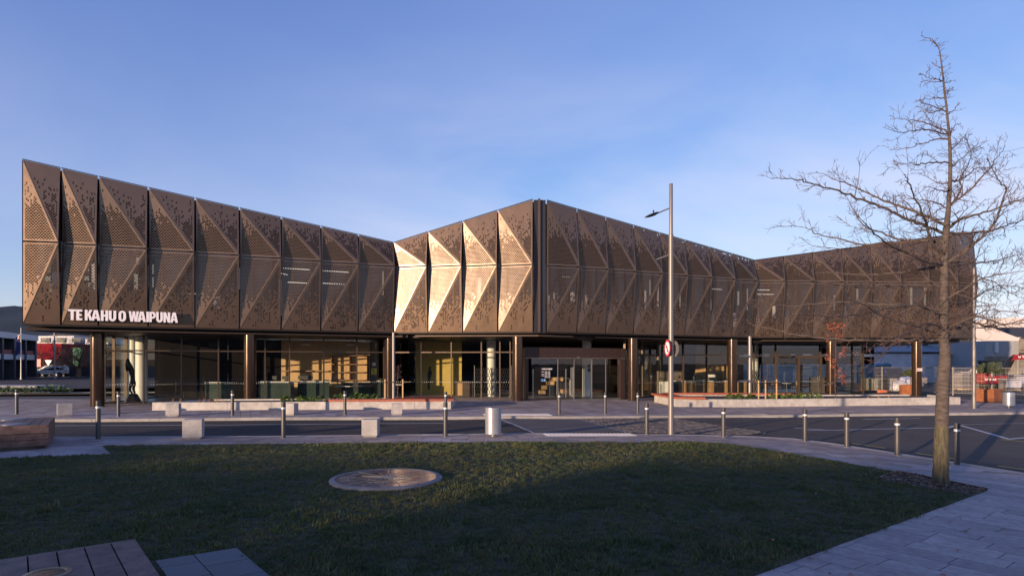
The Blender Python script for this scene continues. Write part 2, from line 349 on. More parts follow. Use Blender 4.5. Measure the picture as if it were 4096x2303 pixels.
# ------------------------------------------------------------------ setting: ground, roads, kerbs, pavements
def sheet(name, poly, z, mat, kind='structure', parent=None, thick=None, sub=None):
    """flat sheet that follows the fall of the ground"""
    bm = bmesh.new()
    vs = [bm.verts.new((p[0], p[1], 0)) for p in poly]
    f = bm.faces.new(vs)
    bmesh.ops.triangulate(bm, faces=[f])
    for cut in (0.0, 12.0):
        bmesh.ops.bisect_plane(bm, geom=bm.verts[:] + bm.edges[:] + bm.faces[:], plane_co=(cut, 0, 0), plane_no=(1, 0, 0))
    if thick:
        r = bmesh.ops.extrude_face_region(bm, geom=bm.faces[:])
        for v in [g for g in r['geom'] if isinstance(g, bmesh.types.BMVert)]: v.co.z = -thick
    for v in bm.verts: v.co.z += z + gz(v.co.x)
    bmesh.ops.recalc_face_normals(bm, faces=bm.faces)
    if not thick:
        for f in bm.faces:
            if f.normal.z < 0: f.normal_flip()
    me = bpy.data.meshes.new(name); bm.to_mesh(me); bm.free(); me.materials.append(mat)
    o = link(name, me, parent)
    if kind: o['kind'] = kind
    return o
sheet("ground", [(-4000, -3000), (4000, -3000), (4000, 5000), (-4000, 5000)], -.16, m_terr)
sheet("road", [(-140, -60), (60, -60), (60, 45), (40, 120), (-140, 120)], -.105, m_asph)
NEARK = [(-60, 17.4), (-13, 17.6), (-6.9, 17.85), (0, 18.5), (1.6, 18.9), (6.4, 19.15), (7.9, 19.0), (8.7, 18.6), (9.3, 17.6), (9.98, 15.75), (10.5, 14.24), (10.95, 12.9), (12.4, 8.2), (13.6, 3), (14, -30)]
def offset_line(pl, d):
    out = []
    for i, p in enumerate(pl):
        a = Vector(pl[max(i - 1, 0)]); b = Vector(pl[min(i + 1, len(pl) - 1)]); t = (b - a).normalized(); n = Vector((t.y, -t.x))
        out.append((p[0] + n.x * d, p[1] + n.y * d))
    return out
def kerb(name, pl, w, side):
    mb = MB(); inn = offset_line(pl, w * side)
    # cut into kerb stones, each one a block
    root = empty(name, kind='structure')
    def lerp2(pl, s):
        acc = 0
        for i in range(len(pl) - 1):
            d = (Vector(pl[i + 1]) - Vector(pl[i])).length
            if acc + d >= s or i == len(pl) - 2:
                t = min(1, (s - acc) / d); return Vector(pl[i]).lerp(Vector(pl[i + 1]), t)
            acc += d
    tot = sum((Vector(pl[i + 1]) - Vector(pl[i])).length for i in range(len(pl) - 1)); totb = sum((Vector(inn[i + 1]) - Vector(inn[i])).length for i in range(len(inn) - 1))
    n = int(tot / 2.4); cnt = 0; far = MB()
    for i in range(n):
        s0, s1 = tot * i / n + .006, tot * (i + 1) / n - .006
        sm = (s0 + s1) / 2; P = []
        for s in (s0, sm, s1): P.append(lerp2(pl, s))
        Q = [lerp2(inn, s * totb / tot) for s in (s1, sm, s0)]
        poly = [tuple(p) for p in P + Q]
        cy = P[1].y; cx = P[1].x
        b = MB(); 
        vis = cy > 5 and abs(cx) < cy * .95 + 2
        (b if vis else far).prism(poly, -.17, .006, gz)
        if vis: b.build("kerb_stone", m_conck, root)
    if far.v: tag(far.build("kerb_stones", m_conck, root), kind='stuff')
    return root
kerb("near_kerb", NEARK, .16, 1)
FARK = [(-60, 22.6), (-30, 23.0), (-15.7, 23.2), (-9.3, 23.95), (-2.9, 24.1), (2.57, 25.0), (7.1, 26.5), (10.2, 27.5), (17.1, 28.7), (22.1, 29.15), (26, 29.8), (30, 32), (34, 36), (36, 44)]
kerb("far_kerb", FARK, .16, -1)
# pavement base slabs
NI = offset_line(NEARK, .165)
near_pav = sheet("near_pavement", NI + [(-60, -30)], -.012, m_joint, thick=.15)
FI = offset_line(FARK, -.165)
far_pav = sheet("far_pavement", [(-60, 37.5)] + FI + [(34, 62), (-22.0, 62), (-22.5, 40.5)], -.012, m_joint, thick=.15)

def clip(poly, region):
    n = len(region); out = poly
    for i in range(n):
        a = region[i]; b = region[(i + 1) % n]
        ex, ey = b[0] - a[0], b[1] - a[1]
        inp = out; out = []
        if not inp: return []
        for j in range(len(inp)):
            p, q = inp[j], inp[(j + 1) % len(inp)]
            dp = ex * (p[1] - a[1]) - ey * (p[0] - a[0]); dq = ex * (q[1] - a[1]) - ey * (q[0] - a[0])
            if dp >= 0: out.append(p)
            if (dp >= 0) != (dq >= 0):
                t = dp / (dp - dq); out.append((p[0] + (q[0] - p[0]) * t, p[1] + (q[1] - p[1]) * t))
    return out
def ccw(r):
    a = sum(r[i][0] * r[(i + 1) % len(r)][1] - r[(i + 1) % len(r)][0] * r[i][1] for i in range(len(r)))
    return r if a > 0 else list(reversed(r))
def area(r): return abs(sum(r[i][0] * r[(i + 1) % len(r)][1] - r[(i + 1) % len(r)][0] * r[i][1] for i in range(len(r)))) / 2
def pave(parent, regions, ang, cw, cl, maxobj, mat_o, mat_s, gap=.006, seed=1, score=None):
    rnd = random.Random(seed); ca, sa = math.cos(ang), math.sin(ang); pieces = []
    for reg in regions:
        reg = ccw(reg)
        us = [p[0] * ca + p[1] * sa for p in reg]; vs_ = [-p[0] * sa + p[1] * ca for p in reg]
        for r in range(int(min(vs_) / cw) - 1, int(max(vs_) / cw) + 2):
            rr = random.Random(r * 77 + seed); u = math.floor(min(us) / cl - 3) * cl + rr.random() * cl
            v0 = r * cw
            rr2 = random.Random(r * 91 + seed)
            # lengths come from one stream per row so that neighbouring regions agree
            u = -80.0 + rr.random() * cl
            while u < max(us):
                l = cl * rr2.choice((.75, 1.0, 1.25))
                if u + l > min(us):
                    q = [(u + gap, v0 + gap), (u + l - gap, v0 + gap), (u + l - gap, v0 + cw - gap), (u + gap, v0 + cw - gap)]
                    q = [(a * ca - b * sa, a * sa + b * ca) for a, b in q]
                    q = clip(q, reg)
                    if len(q) >= 3 and area(q) > .01: pieces.append(q)
                u += l
    vis = []; rest = MB()
    for q in pieces:
        cx = sum(p[0] for p in q) / len(q); cy = sum(p[1] for p in q) / len(q)
        ok = cy > 4.0 and abs(cx) < cy * .88 + .6
        sc = (area(q) / (cy ** 3)) if ok else 0
        vis.append((sc, cx, cy, q))
    vis.sort(key=lambda t: -t[0])
    for i, (sc, cx, cy, q) in enumerate(vis):
        h = rnd.uniform(-.0012, .0012)
        if i < maxobj and sc > 0:
            b = MB(); b.prism([(p[0] - cx, p[1] - cy) for p in q], -.03, h, lambda x: gz(x + cx)); b.build("paver", mat_o, parent, loc=(cx, cy, 0))
        elif cy > 2 and abs(cx) < cy * 1.6 + 6: rest.prism(q, -.03, h, gz)
    if rest.v: tag(rest.build("pavers", mat_s, parent), kind='stuff')
# near strip between kerb and lawn, right wedge
LAWNEDGE = [(-11.3, 13.49), (-9.32, 14.2), (-10.45, 15.58), (-9.5, 15.72), (-6.2, 15.95), (-2.6, 16.2), (1.0, 16.45), (3.6, 16.85), (5.2, 17.15), (6.0, 17.0), (7.0, 15.15), (8.05, 12.75)]
strip = []
nk = offset_line(NEARK, .17)
for i in range(1, 6): strip.append([nk[i], nk[i + 1], (nk[i + 1][0], 14.5), (nk[i][0], 14.5)])
strip.append([nk[1], (nk[1][0], 12.0), (-9.0, 12.0), (-9.0, 14.5), nk[1]][:-1])
pave(near_pav, strip, 0.0, .42, .62, 120, m_pavero, m_paver, seed=3)
right = [[nk[6], nk[7], nk[8], (6.5, nk[8][1]), (6.5, nk[6][1])], [nk[8], nk[9], (6.5, nk[9][1]), (6.5, nk[8][1])], [nk[9], nk[10], (6.0, nk[10][1]), (6.0, nk[9][1])], [nk[10], nk[11], (6.0, nk[11][1]), (6.0, nk[10][1])],
         [nk[11], nk[12], (1.0, nk[12][1]), (1.0, nk[11][1])], [nk[12], nk[13], (-1.0, nk[13][1]), (-1.0, nk[12][1])]]
pave(near_pav, right, R(-52), .36, .78, 280, m_pavero, m_paver, seed=5)
fk = offset_line(FARK, -.17)
farreg = []
for i in range(1, len(fk) - 1):
    farreg.append([fk[i], fk[i + 1], (fk[i + 1][0], max(fk[i + 1][1], 47)), (fk[i][0], 47)])
def pave_far():
    regs = [[(-30, 23.2), (-15.7, 23.4), (-15.7, 36.5), (-30, 36.5)]]
    for i in range(2, 11): regs.append([fk[i], fk[i + 1], (fk[i + 1][0], 46), (fk[i][0], 46)])
    pave(far_pav, regs, R(-66), .40, .90, 150, m_pavero, m_paver, seed=9)
pave_far()
# road surface patches and paint
def flat(name, pts, z, mat, label=None, parent=None): return sheet(name, pts, z, mat)
P2 = lambda px, py: tuple(gp(px, py, -.1)[:2])
sheet("road_worn", [P2(2660, 1668), P2(3115, 1745), P2(3300, 1764), P2(3560, 1800), P2(4096, 1872), (15, 12), (40, 20), (40, 33), (26, 29.6)], -.101, m_asph2)
sheet("road_new_strip", [(8.95, 19.1), (9.4, 17.7), (10.05, 15.8), (10.57, 14.24), (11.02, 12.95), (12.5, 8.1), (13.7, 3), (14.8, 3), (13.5, 8.3), (12.1, 13.2), (11.6, 14.8), (10.9, 17.3), (10.4, 19)], -.097, m_asph)
sheet("raised_table", [P2(1958, 1668), P2(2290, 1667), P2(2505, 1727), P2(2130, 1730)], -.097, m_asph3)
# cobbled apron: real setts
cob = [P2(2300, 1667), P2(2640, 1664.5), P2(3080, 1731), P2(3010, 1737), P2(2512, 1727)]
cob_o = sheet("cobbled_apron", cob, -.099, m_joint)
m_sett = M("granite_sett", (.13, .118, .115), .8, 0, .25, 8, grit=1.4, isl=.35)
mb = MB(); cr_ = ccw(cob); rnd = random.Random(4)
for r in range(-10, 90):
    for c_ in range(-10, 90):
        u, v = c_ * .16 + (r % 2) * .08, r * .16
        a = R(20); x = 1 + u * math.cos(a) - v * math.sin(a); y = 16 + u * math.sin(a) + v * math.cos(a)
        s = .069; q = [(x + dx * s * rnd.uniform(.85, 1), y + dy * s * rnd.uniform(.85, 1)) for dx, dy in ((-1, -1), (1, -1), (1, 1), (-1, 1))]
        q = clip(q, cr_)
        if len(q) == 4: mb.prism(q, -.12, -.09 + rnd.uniform(-.004, .012), gz)
tag(mb.build("setts", m_sett, cob_o), kind='stuff')
def strip_line(name, pts, w, mat, z=-.093):
    for i in range(len(pts) - 1):
        a = Vector(P2(*pts[i])); b = Vector(P2(*pts[i + 1])); t = (b - a).normalized(); n = Vector((-t.y, t.x)) * w / 2
        o = sheet(name, [tuple(a - n), tuple(b - n), tuple(b + n), tuple(a + n)], z, mat)
strip_line("centre_line", [(150, 1702.5), (830, 1699.7), (1500, 1694), (1777, 1692.6)], .10, m_paint)
for i, l in enumerate([[(3230, 1720), (3500, 1716), (3793, 1710), (3821, 1702)], [(3842, 1701), (4039, 1757)], [(4039, 1756), (4200, 1742)], [(3177, 1711), (3300, 1719.5)]]):
    strip_line("lane_line", l, .11, m_paint, -.092 + .001 * i)
strip_line("lane_line", [(3453, 1676), (3683, 1672.7)], .12, m_paint)
strip_line("lane_line", [(3850, 1698), (4150, 1692)], .05, m_paint, -.088)
strip_line("lane_line", [(1990, 1671), (2135, 1731)], .06, m_paint, -.090)
strip_line("lane_line", [(2290, 1668), (2506, 1729)], .10, m_conck, -.090)
for l in ([(3409, 1772.4), (3541, 1791.5)], [(3664, 1811.9), (3817, 1834.6)], [(3991, 1862.5), (4150, 1884)], [(4007, 1757), (4110, 1768)]):
    strip_line("yellow_dash", l, .09, m_yellow)
for l in ([(3230, 1660), (3350, 1659)], [(3420, 1659), (3520, 1658)], [(3560, 1657), (3660, 1656.6)], [(3715, 1656), (3800, 1655.6)], [(3860, 1655), (3950, 1654)]):
    strip_line("yellow_dash", l, .08, m_yellow)
# tactile paving with domes
def tactile(name, p0, p1, dep):
    a = Vector(gp(*p0)[:2]); b = Vector(gp(*p1)[:2]); t = (b - a).normalized(); n = Vector((-t.y, t.x)); L_ = (b - a).length
    if n.y < 0: n = -n
    o = sheet(name, [tuple(a), tuple(b), tuple(b + n * dep), tuple(a + n * dep)], .006, m_tact, thick=.02)
    mb = MB(); k = int(L_ / .12)
    for i in range(k):
        for j in range(int(dep / .12)):
            p = a + t * (i + .5) * L_ / k + n * (j + .5) * dep / int(dep / .12)
            mb.box((p.x, p.y, gz(p.x) + .010), (.05, .05, .014), rz=math.atan2(t.y, t.x))
    tag(mb.build("domes", m_tact, o), kind='stuff')
tactile("tactile_paving", (2190, 1743), (2550, 1742), .6)
tactile("tactile_paving", (1940, 1662.5), (2212, 1661.5), .8)

# lawn
def inpoly(x, y, poly):
    c = False; n = len(poly); j = n - 1
    for i in range(n):
        if (poly[i][1] > y) != (poly[j][1] > y) and x < (poly[j][0] - poly[i][0]) * (y - poly[i][1]) / (poly[j][1] - poly[i][1]) + poly[i][0]: c = not c
        j = i
    return c
MULCH = [(8.05, 12.72), (8.53, 10.95), (7.77, 10.36), (7.0, 11.75)]
LAWN = LAWNEDGE[:-1] + [(8.05, 12.72), (7.0, 11.75), (7.77, 10.36), (2.45, 6.19), (-1.6, 3.0), (-3, 1.2), (-30, 1.2), (-30, 12.6)]
lawn = sheet("lawn", LAWN, .014, m_soil, thick=.10)
DISC = (-2.26, 11.0)
SLAB = [(-3.80, 6.43), (-3.11, 6.90), (-0.55, 3.75), (-1.25, 3.2)]
SLABB = SLAB
m_disc = M("polished_stone_disc", (.16, .145, .15), .16, .1, .25, 3, spec=.8, c2=(.26, .22, .20))
tuft = MB(); rnd = random.Random(2)
for i in range(13):
    a = rnd.random() * 6.283; x, y = rnd.uniform(-.055, .055), rnd.uniform(-.055, .055); h = rnd.uniform(.018, .046); w = .0042
    lx, ly = rnd.uniform(-.022, .022), rnd.uniform(-.022, .022)
    c_, s_ = math.cos(a) * w, math.sin(a) * w
    tuft.add([(x - c_, y - s_, 0), (x + c_, y + s_, 0), (x + lx * .5 + c_ * .7, y + ly * .5 + s_ * .7, h * .6), (x + lx * .5 - c_ * .7, y + ly * .5 - s_ * .7, h * .6), (x + lx, y + ly, h)], [(0, 1, 2, 3), (3, 2, 4)])
tuft_me = tuft.mesh("grass_tuft", m_grass, fix=False)
pts = []; rots = []
rnd = random.Random(11)
for (y0, y1, dens) in ((3.4, 7.5, 330), (7.5, 10, 260), (10, 13, 200), (13, 17.3, 150)):
    x0, x1 = -y1 * .86 - .5, min(8.6, y1 * .86 + .5)
    for k in range(int((y1 - y0) * (x1 - x0) * dens)):
        x = rnd.uniform(x0, x1); y = rnd.uniform(y0, y1)
        if abs(x) > y * .87 + .4: continue
        if not inpoly(x + rnd.gauss(0, .022), y + rnd.gauss(0, .022), LAWN) or inpoly(x, y, SLABB): continue
        if (x - DISC[0]) ** 2 + (y - DISC[1]) ** 2 < 1.0: continue
        pts.append((x, y, .012 + gz(x)))
gm = bpy.data.meshes.new("grass"); gm.from_pydata(pts, [], [])
at = gm.attributes.new("rz", 'FLOAT', 'POINT'); at.data.foreach_set('value', [rnd.random() * 6.283 for _ in pts])
at = gm.attributes.new("sc", 'FLOAT', 'POINT'); at.data.foreach_set('value', [rnd.uniform(.6, 1.15) * (1.25 if mnoise.noise(Vector((p[0] * .8, p[1] * .8, 0))) > .15 else .9) * (1.7 if rnd.random() < .02 else 1) for p in pts])
grass = link("grass", gm); tag(grass, "short mown winter grass covering the lawn", "grass", kind='stuff')
tuft_o = bpy.data.objects.new("grass_tuft", tuft_me)   # source mesh, not linked to the scene
ng = bpy.data.node_groups.new("grass_scatter", 'GeometryNodeTree')
ng.interface.new_socket("Geometry", in_out='INPUT', socket_type='NodeSocketGeometry'); ng.interface.new_socket("Geometry", in_out='OUTPUT', socket_type='NodeSocketGeometry')
gi = ng.nodes.new('NodeGroupInput'); go = ng.nodes.new('NodeGroupOutput'); ip = ng.nodes.new('GeometryNodeInstanceOnPoints'); oi = ng.nodes.new('GeometryNodeObjectInfo'); oi.inputs[0].default_value = tuft_o
m2p = ng.nodes.new('GeometryNodeMeshToPoints')
na = ng.nodes.new('GeometryNodeInputNamedAttribute'); na.data_type = 'FLOAT'; na.inputs[0].default_value = "rz"
nb = ng.nodes.new('GeometryNodeInputNamedAttribute'); nb.data_type = 'FLOAT'; nb.inputs[0].default_value = "sc"
cx_ = ng.nodes.new('ShaderNodeCombineXYZ'); ng.links.new(na.outputs[0], cx_.inputs[2])
ng.links.new(gi.outputs[0], m2p.inputs[0]); ng.links.new(m2p.outputs[0], ip.inputs['Points']); ng.links.new(oi.outputs['Geometry'], ip.inputs['Instance'])
ng.links.new(cx_.outputs[0], ip.inputs['Rotation']); ng.links.new(nb.outputs[0], ip.inputs['Scale']); ng.links.new(ip.outputs[0], go.inputs[0])
mod = grass.modifiers.new("scatter", 'NODES'); mod.node_group = ng
# fallen leaves on lawn and pavement
rnd = random.Random(21); mb = MB()
for k in range(70):
    y = rnd.uniform(6, 17); x = rnd.uniform(-y * .8, y * .8)
    if (x - DISC[0]) ** 2 + (y - DISC[1]) ** 2 < 1.3: continue
    if k < 45 and x < 2: x = abs(x) * .5 + 3
    z = gz(x) + (.05 if inpoly(x, y, LAWN) else .012); s = rnd.uniform(.02, .05); a = rnd.random() * 6.28
    if x > 9.6: continue
    c_, s_ = math.cos(a) * s, math.sin(a) * s
    mb.add([(x - c_, y - s_, z), (x + s_ * .5, y - c_ * .5, z + .01), (x + c_, y + s_, z + .004), (x - s_ * .5, y + c_ * .5, z + .012)], [(0, 1, 2, 3)])
tag(mb.build("fallen_leaves", m_leafd), "small dry brown leaves scattered over lawn and paving", "leaves", kind='stuff')
# mulch bed
mbed = sheet("mulch_bed", MULCH, .02, m_dirt, thick=.1)
mb = MB(); rnd = random.Random(5)
while len(mb.f) < 3600 * 1:
    x = rnd.uniform(6.9, 8.6); y = rnd.uniform(10.3, 12.8)
    if not inpoly(x, y, MULCH): continue
    a = rnd.random() * 6.28; l = rnd.uniform(.015, .04); w = rnd.uniform(.006, .015); z = gz(x) + .03 + rnd.uniform(0, .03)
    t = Matrix.Rotation(rnd.uniform(-.6, .6), 3, 'X') @ Matrix.Rotation(rnd.uniform(-.5, .5), 3, 'Y')
    mb.box((x, y, z), (2 * l, 2 * w, .006), rz=a, tilt=t)
    if len(mb.f) > 3600 * 6: break
mb2 = mb
tag(mb2.build("mulch_chips", m_mulch), "brown bark mulch chips spread around the bare tree", "mulch", kind='stuff')
mbe = MB(); 
for a, b in ((MULCH[0], MULCH[1]), (MULCH[3], MULCH[0])):
    mbe.bar((a[0], a[1], gz(a[0]) + .02), (b[0], b[1], gz(b[0]) + .02), .02, .06)
mbe.build("bed_edging", m_mull, mbed)

# stone compass disc in the lawn
disc = empty("stone_disc", (DISC[0], DISC[1], 0), label="flat round stone disc with radiating lines and curled grooves set in the lawn", cat="paving disc")
mb = MB(); mb.lathe((0, 0, 0), [(1.0, 0), (1.0, .045), (.97, .062), (.90, .066), (.90, .03)], 64); mb.build("concrete_rim", M("rim_concrete", (.20, .19, .19), .9, 0, .3, 4, world=True, blot=.3), disc, smooth=True)
mb = MB(); mb.lathe((0, 0, 0), [(.888, .03), (.888, .058)], 64); mb.build("disc_face", m_disc, disc)
m_dd = M("dark_polished_stone", (.075, .072, .082), .14, .1, .2, 3, spec=.8)
mb = MB(); mb.lathe((.02, .02, 0), [(.60, .058), (.60, .0615)], 48); mb.build("dark_ring", m_dd, disc)
m_groove = M("pale_inlay", (.40, .35, .27), .4, .2, .1)
mb = MB()
for i in range(16):
    a = i * math.pi / 8 + .1
    L1 = .82 if i % 2 == 0 or 8 <= i <= 14 else .5
    mb.bar((math.cos(a) * .08, math.sin(a) * .08, .064), (math.cos(a) * L1, math.sin(a) * L1, .064), .012, .004)
for r_, a0, a1 in ((.36, -2.6, 1.2), (.5, -2.2, -1.0), (.7, 2.6, 3.6)):
    pp = [(r_ * math.cos(a0 + (a1 - a0) * t / 18) + .02, r_ * math.sin(a0 + (a1 - a0) * t / 18), .0645) for t in range(19)]
    for i in range(18): mb.bar(pp[i], pp[i + 1], .014, .003)
mb.build("inlaid_lines", m_groove, disc)
mb = MB(); mb.lathe((0.03, 0, 0), [(.10, .066), (.10, .069)], 24); mb.build("centre_plate", m_groove, disc)


# ------------------------------------------------------------------ the building
ZB, ZM = 3.9, 7.65
bld = empty("community_centre", (0, 0, 0), label="long zigzag two-storey civic building clad in folded bronze perforated panels over a glazed ground floor", cat="building")
def V2(p): return Vector((p[0], p[1]))
def inset_tri(p, g):
    a, b, c = p; la, lb, lc = (b - c).length, (c - a).length, (a - b).length; s = la + lb + lc
    I = (a * la + b * lb + c * lc) / s; ar = (b - a).cross(c - a).length / 2; r = 2 * ar / s; k = 1 - g / r
    return [I + (q - I) * k for q in (a, b, c)]
def tri_panel(pts, fades, out, uo, du):
    p = inset_tri([Vector(q) for q in pts], .016); n = (p[1] - p[0]).cross(p[2] - p[0]).normalized()
    if n.dot(out) < 0: n = -n; p = [p[0], p[2], p[1]]; fades = [fades[0], fades[2], fades[1]]
    back = [q - n * .05 for q in p]
    me = bpy.data.meshes.new("cladding_panel")
    me.from_pydata([tuple(q) for q in p + back], [], [(0, 1, 2), (0, 3, 4, 1), (1, 4, 5, 2), (2, 5, 3, 0)])
    me.materials.append(m_clad); me.materials.append(m_edge)
    me.polygons.foreach_set('material_index', [0, 1, 1, 1])
    ar2 = (p[1] - p[0]).cross(p[2] - p[0]).length
    alt = [ar2 / (p[(i + 1) % 3] - p[(i + 2) % 3]).length for i in range(3)]
    e = me.attributes.new("edge", 'FLOAT_VECTOR', 'POINT')
    vals = []
    for i in range(3): w = [0, 0, 0]; w[i] = alt[i]; vals += w
    vals += vals[:]; e.data.foreach_set('vector', vals)
    f = me.attributes.new("fade", 'FLOAT', 'POINT'); f.data.foreach_set('value', list(fades) * 2)
    uvl = me.uv_layers.new(name="UVMap")
    for lp in me.loops:
        co = me.vertices[lp.vertex_index].co
        uvl.data[lp.index].uv = ((co.x - uo[0]) * du[0] + (co.y - uo[1]) * du[1], co.z)
    return link("cladding_panel", me, bld)
PK = .355
nmod = [0]
def module(A, B, tA, tB, last=False):
    A, B = V2(A), V2(B); d = (B - A).normalized(); n = Vector((d.y, -d.x)); g = .022
    A2, B2 = A + d * g, B - d * g; out = Vector((n.x, n.y, 0))
    q = lambda P, z, o=0.0: Vector((P.x + n.x * o, P.y + n.y * o, z))
    TL, ML, BL, TR, BRr, MR = q(A2, tA), q(A2, ZM), q(A2, ZB), q(B2, tB), q(B2, ZB), q(B2, ZM, PK)
    gm_ = .022; up = Vector((0, 0, gm_))
    for tri, fd in (((TL, ML + up, MR + up), (1.0, 0.0, 0.0)), ((TL, MR + up, TR), (1.0, .18, 1.0)), ((ML - up, BL, MR - up), (0, 1.0, 0)), ((MR - up, BL, BRr), (.12, 1.0, 1.0))):
        # short upper halves keep their holes up to the top
        H = max(tA, tB) - ZM
        k = 1.0 if tri[0] is not TL and tri[1] is not BL and tri[0].z <= ZM + .1 else min(1.0, .45 + .16 * H)
        fd = [x * k for x in fd]
        tri_panel(tri, fd, out, (A.x, A.y), (d.x, d.y))
    mb = MB()
    for a, b in ((TL, MR + up), (BL, MR - up)):
        mb.bar(Vector(a) + out * .003, Vector(b) + out * .003, .011, .014, up=out)
    mb.build("ridge_trim", m_edge, bld)
    mb = MB(); e = .003
    mb.add([TR + Vector((d.x * e, d.y * e, 0)), MR + Vector((d.x * e, d.y * e, 0)), BRr + Vector((d.x * e, d.y * e, 0)), q(B2, tB, -.06), q(B2, ZB, -.06)], [(0, 1, 2, 4, 3)])
    mb.build("side_panel", m_dark, bld, fix=False)
    mb = MB(); mb.bar(q(A2, tA + .012, .02), q(B2, tB + .012, .02), .09, .02); mb.build("coping", m_dark, bld)
    nmod[0] += 1
F0, F1, F2, F3, F4, F5, F6, F7 = (-22.18, 27.63), (-19.55, 28.85), (-6.8, 35.1), (1.2, 34.45), (1.95, 34.5), (16.4, 41.35), (30.75, 42.35), (32.55, 43.1)
T0, T1, T2, T3, T4, T5, T6, T7 = 11.35, 10.95, 9.07, 11.38, 11.34, 9.12, 11.1, 11.35
def face(A, B, tA, tB, n):
    for i in range(n):
        a, b = i / n, (i + 1) / n
        module(V2(A).lerp(V2(B), a), V2(A).lerp(V2(B), b), tA + (tB - tA) * a, tA + (tB - tA) * b)
face(F0, F1, T0, T1, 2); face(F1, F2, T1, T2, 7); face(F2, F3, T2, T3, 4); face(F4, F5, T4, T5, 8); face(F5, F6, T5, T6, 7); face(F6, F7, T6, T7, 1)
# notch at the prow
mb = MB(); mb.prism([(1.23, 34.47), (1.46, 34.50), (1.46, 35.2), (1.23, 35.2)], ZB, 11.36); mb.build("corner_fin", m_fin, bld)
mb = MB(); mb.prism([(1.46, 34.36), (1.60, 34.36), (1.60, 35.2), (1.465, 35.2)], ZB, 11.40); mb.build("corner_fin", m_bronze, bld)
mb = MB(); mb.prism([(1.605, 34.50), (1.90, 34.52), (1.90, 35.2), (1.605, 35.2)], ZB, 11.36); mb.build("corner_fin", m_fin, bld)
# inner storey wall behind the cladding, floor plates, roof
OUT = [F0, F1, F2, F3, F4, F5, F6, F7]; TT = [T0, T1, T2, T3, T4, T5, T6, T7]
def inward(d, pl=OUT):
    res = []
    for i, p in enumerate(pl):
        if i == 0: t = V2(pl[1]) - V2(pl[0])
        elif i == len(pl) - 1: t = V2(pl[-1]) - V2(pl[-2])
        else: t = (V2(pl[i + 1]) - V2(pl[i])).normalized() + (V2(pl[i]) - V2(pl[i - 1])).normalized()
        t.normalize(); n = Vector((-t.y, t.x)); res.append((p[0] + n.x * d, p[1] + n.y * d))
    return res
IW = inward(.85); mb = MB(); mg = MB()
for i in range(len(IW) - 1):
    a, b = IW[i], IW[i + 1]; ta, tb = TT[i] + .08, TT[i + 1] + .08
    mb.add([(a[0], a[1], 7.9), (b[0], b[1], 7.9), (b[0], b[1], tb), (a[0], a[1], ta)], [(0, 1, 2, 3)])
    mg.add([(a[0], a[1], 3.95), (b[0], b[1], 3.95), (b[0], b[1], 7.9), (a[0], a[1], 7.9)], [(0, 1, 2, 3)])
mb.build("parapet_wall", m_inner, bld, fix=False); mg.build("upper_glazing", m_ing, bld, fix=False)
# upper storey: mullions, pale blinds and the long ceiling lights seen through the holes
mb = MB(); bl = MB()
rnd = random.Random(8)
for i in range(len(IW) - 1):
    a, b = V2(IW[i]), V2(IW[i + 1]); L_ = (b - a).length; k = int(L_ / 1.0); d = (b - a).normalized(); n = Vector((d.y, -d.x))
    for j in range(k):
        p = a + d * (j + .5) * L_ / k + n * .06
        mb.box((p.x, p.y, 5.9), (.06, .08, 3.9), rz=math.atan2(d.y, d.x))
        if rnd.random() < .28:
            w = rnd.uniform(.08, .35); h = rnd.uniform(.5, 2.0); z = rnd.uniform(4.6, 6.2)
            q = p + d * .4 + n * .02
            bl.box((q.x, q.y, z + h / 2), (w, .02, h), rz=math.atan2(d.y, d.x))
mb.build("upper_mullions", m_mull, bld); tag(bl.build("window_blinds", m_white, bld), kind="stuff")
m_litw = M("lit_window_strip", (1.0, .90, .76), .5, 0, 0, emit=.20)
def lit_strip(px, y0, y1, wpx):
    """a lit gap between blinds on the inner glazing, seen through the holes"""
    k = (px - CX) / FP
    for i in range(len(IW) - 1):
        A_, B_ = V2(IW[i]), V2(IW[i + 1]); f0 = A_.x - k * A_.y; f1 = B_.x - k * B_.y
        if abs(f0 - f1) < 1e-6: continue
        t = f0 / (f0 - f1)
        if 0 <= t <= 1:
            d = (B_ - A_).normalized(); p = A_.lerp(B_, t) + Vector((d.y, -d.x)) * .12; w = wpx / FP * p.y / max(.3, d.x); b_ = MB()
            z0, z1 = EYE - (y1 - HY) / FP * p.y, EYE - (y0 - HY) / FP * p.y
            b_.box((p.x, p.y, (z0 + z1) / 2), (w, .02, z1 - z0), rz=math.atan2(d.y, d.x)); b_.build("lit_window", m_litw, bld); return
for a_ in ((197, 1050, 1090, 12), (190, 1105, 1125, 22), (205, 1135, 1170, 10), (352, 1052, 1088, 10), (345, 1104, 1120, 20), (360, 1130, 1165, 8), (552, 1030, 1060, 9), (545, 1095, 1160, 12), (613, 1058, 1095, 4), (613, 1108, 1150, 4), (770, 1172, 1176, 30), (1530, 1085, 1180, 5),
          (2190, 1180, 1215, 10), (2212, 1170, 1195, 6), (2262, 1106, 1109, 34), (2340, 1180, 1215, 8), (2420, 1170, 1190, 5), (2595, 1120, 1180, 4), (2715, 1180, 1225, 6), (2984, 1155, 1240, 5), (2948, 1165, 1220, 8), (3333, 1180, 1240, 5), (3425, 1155, 1200, 7), (3640, 1150, 1230, 9), (3695, 1150, 1240, 9), (3560, 1160, 1180, 4)):
    lit_strip(*a_)
def lighttube(a, b, z):
    m_ = MB(); m_.bar((a[0], a[1], z), (b[0], b[1], z), .028, .025); m_.build("ceiling_light", m_lamp, bld)
def facept(A, B, t, d):
    a, b = V2(A), V2(B); dd = (b - a).normalized(); n = Vector((-dd.y, dd.x)); return tuple(a.lerp(b, t) + n * d)
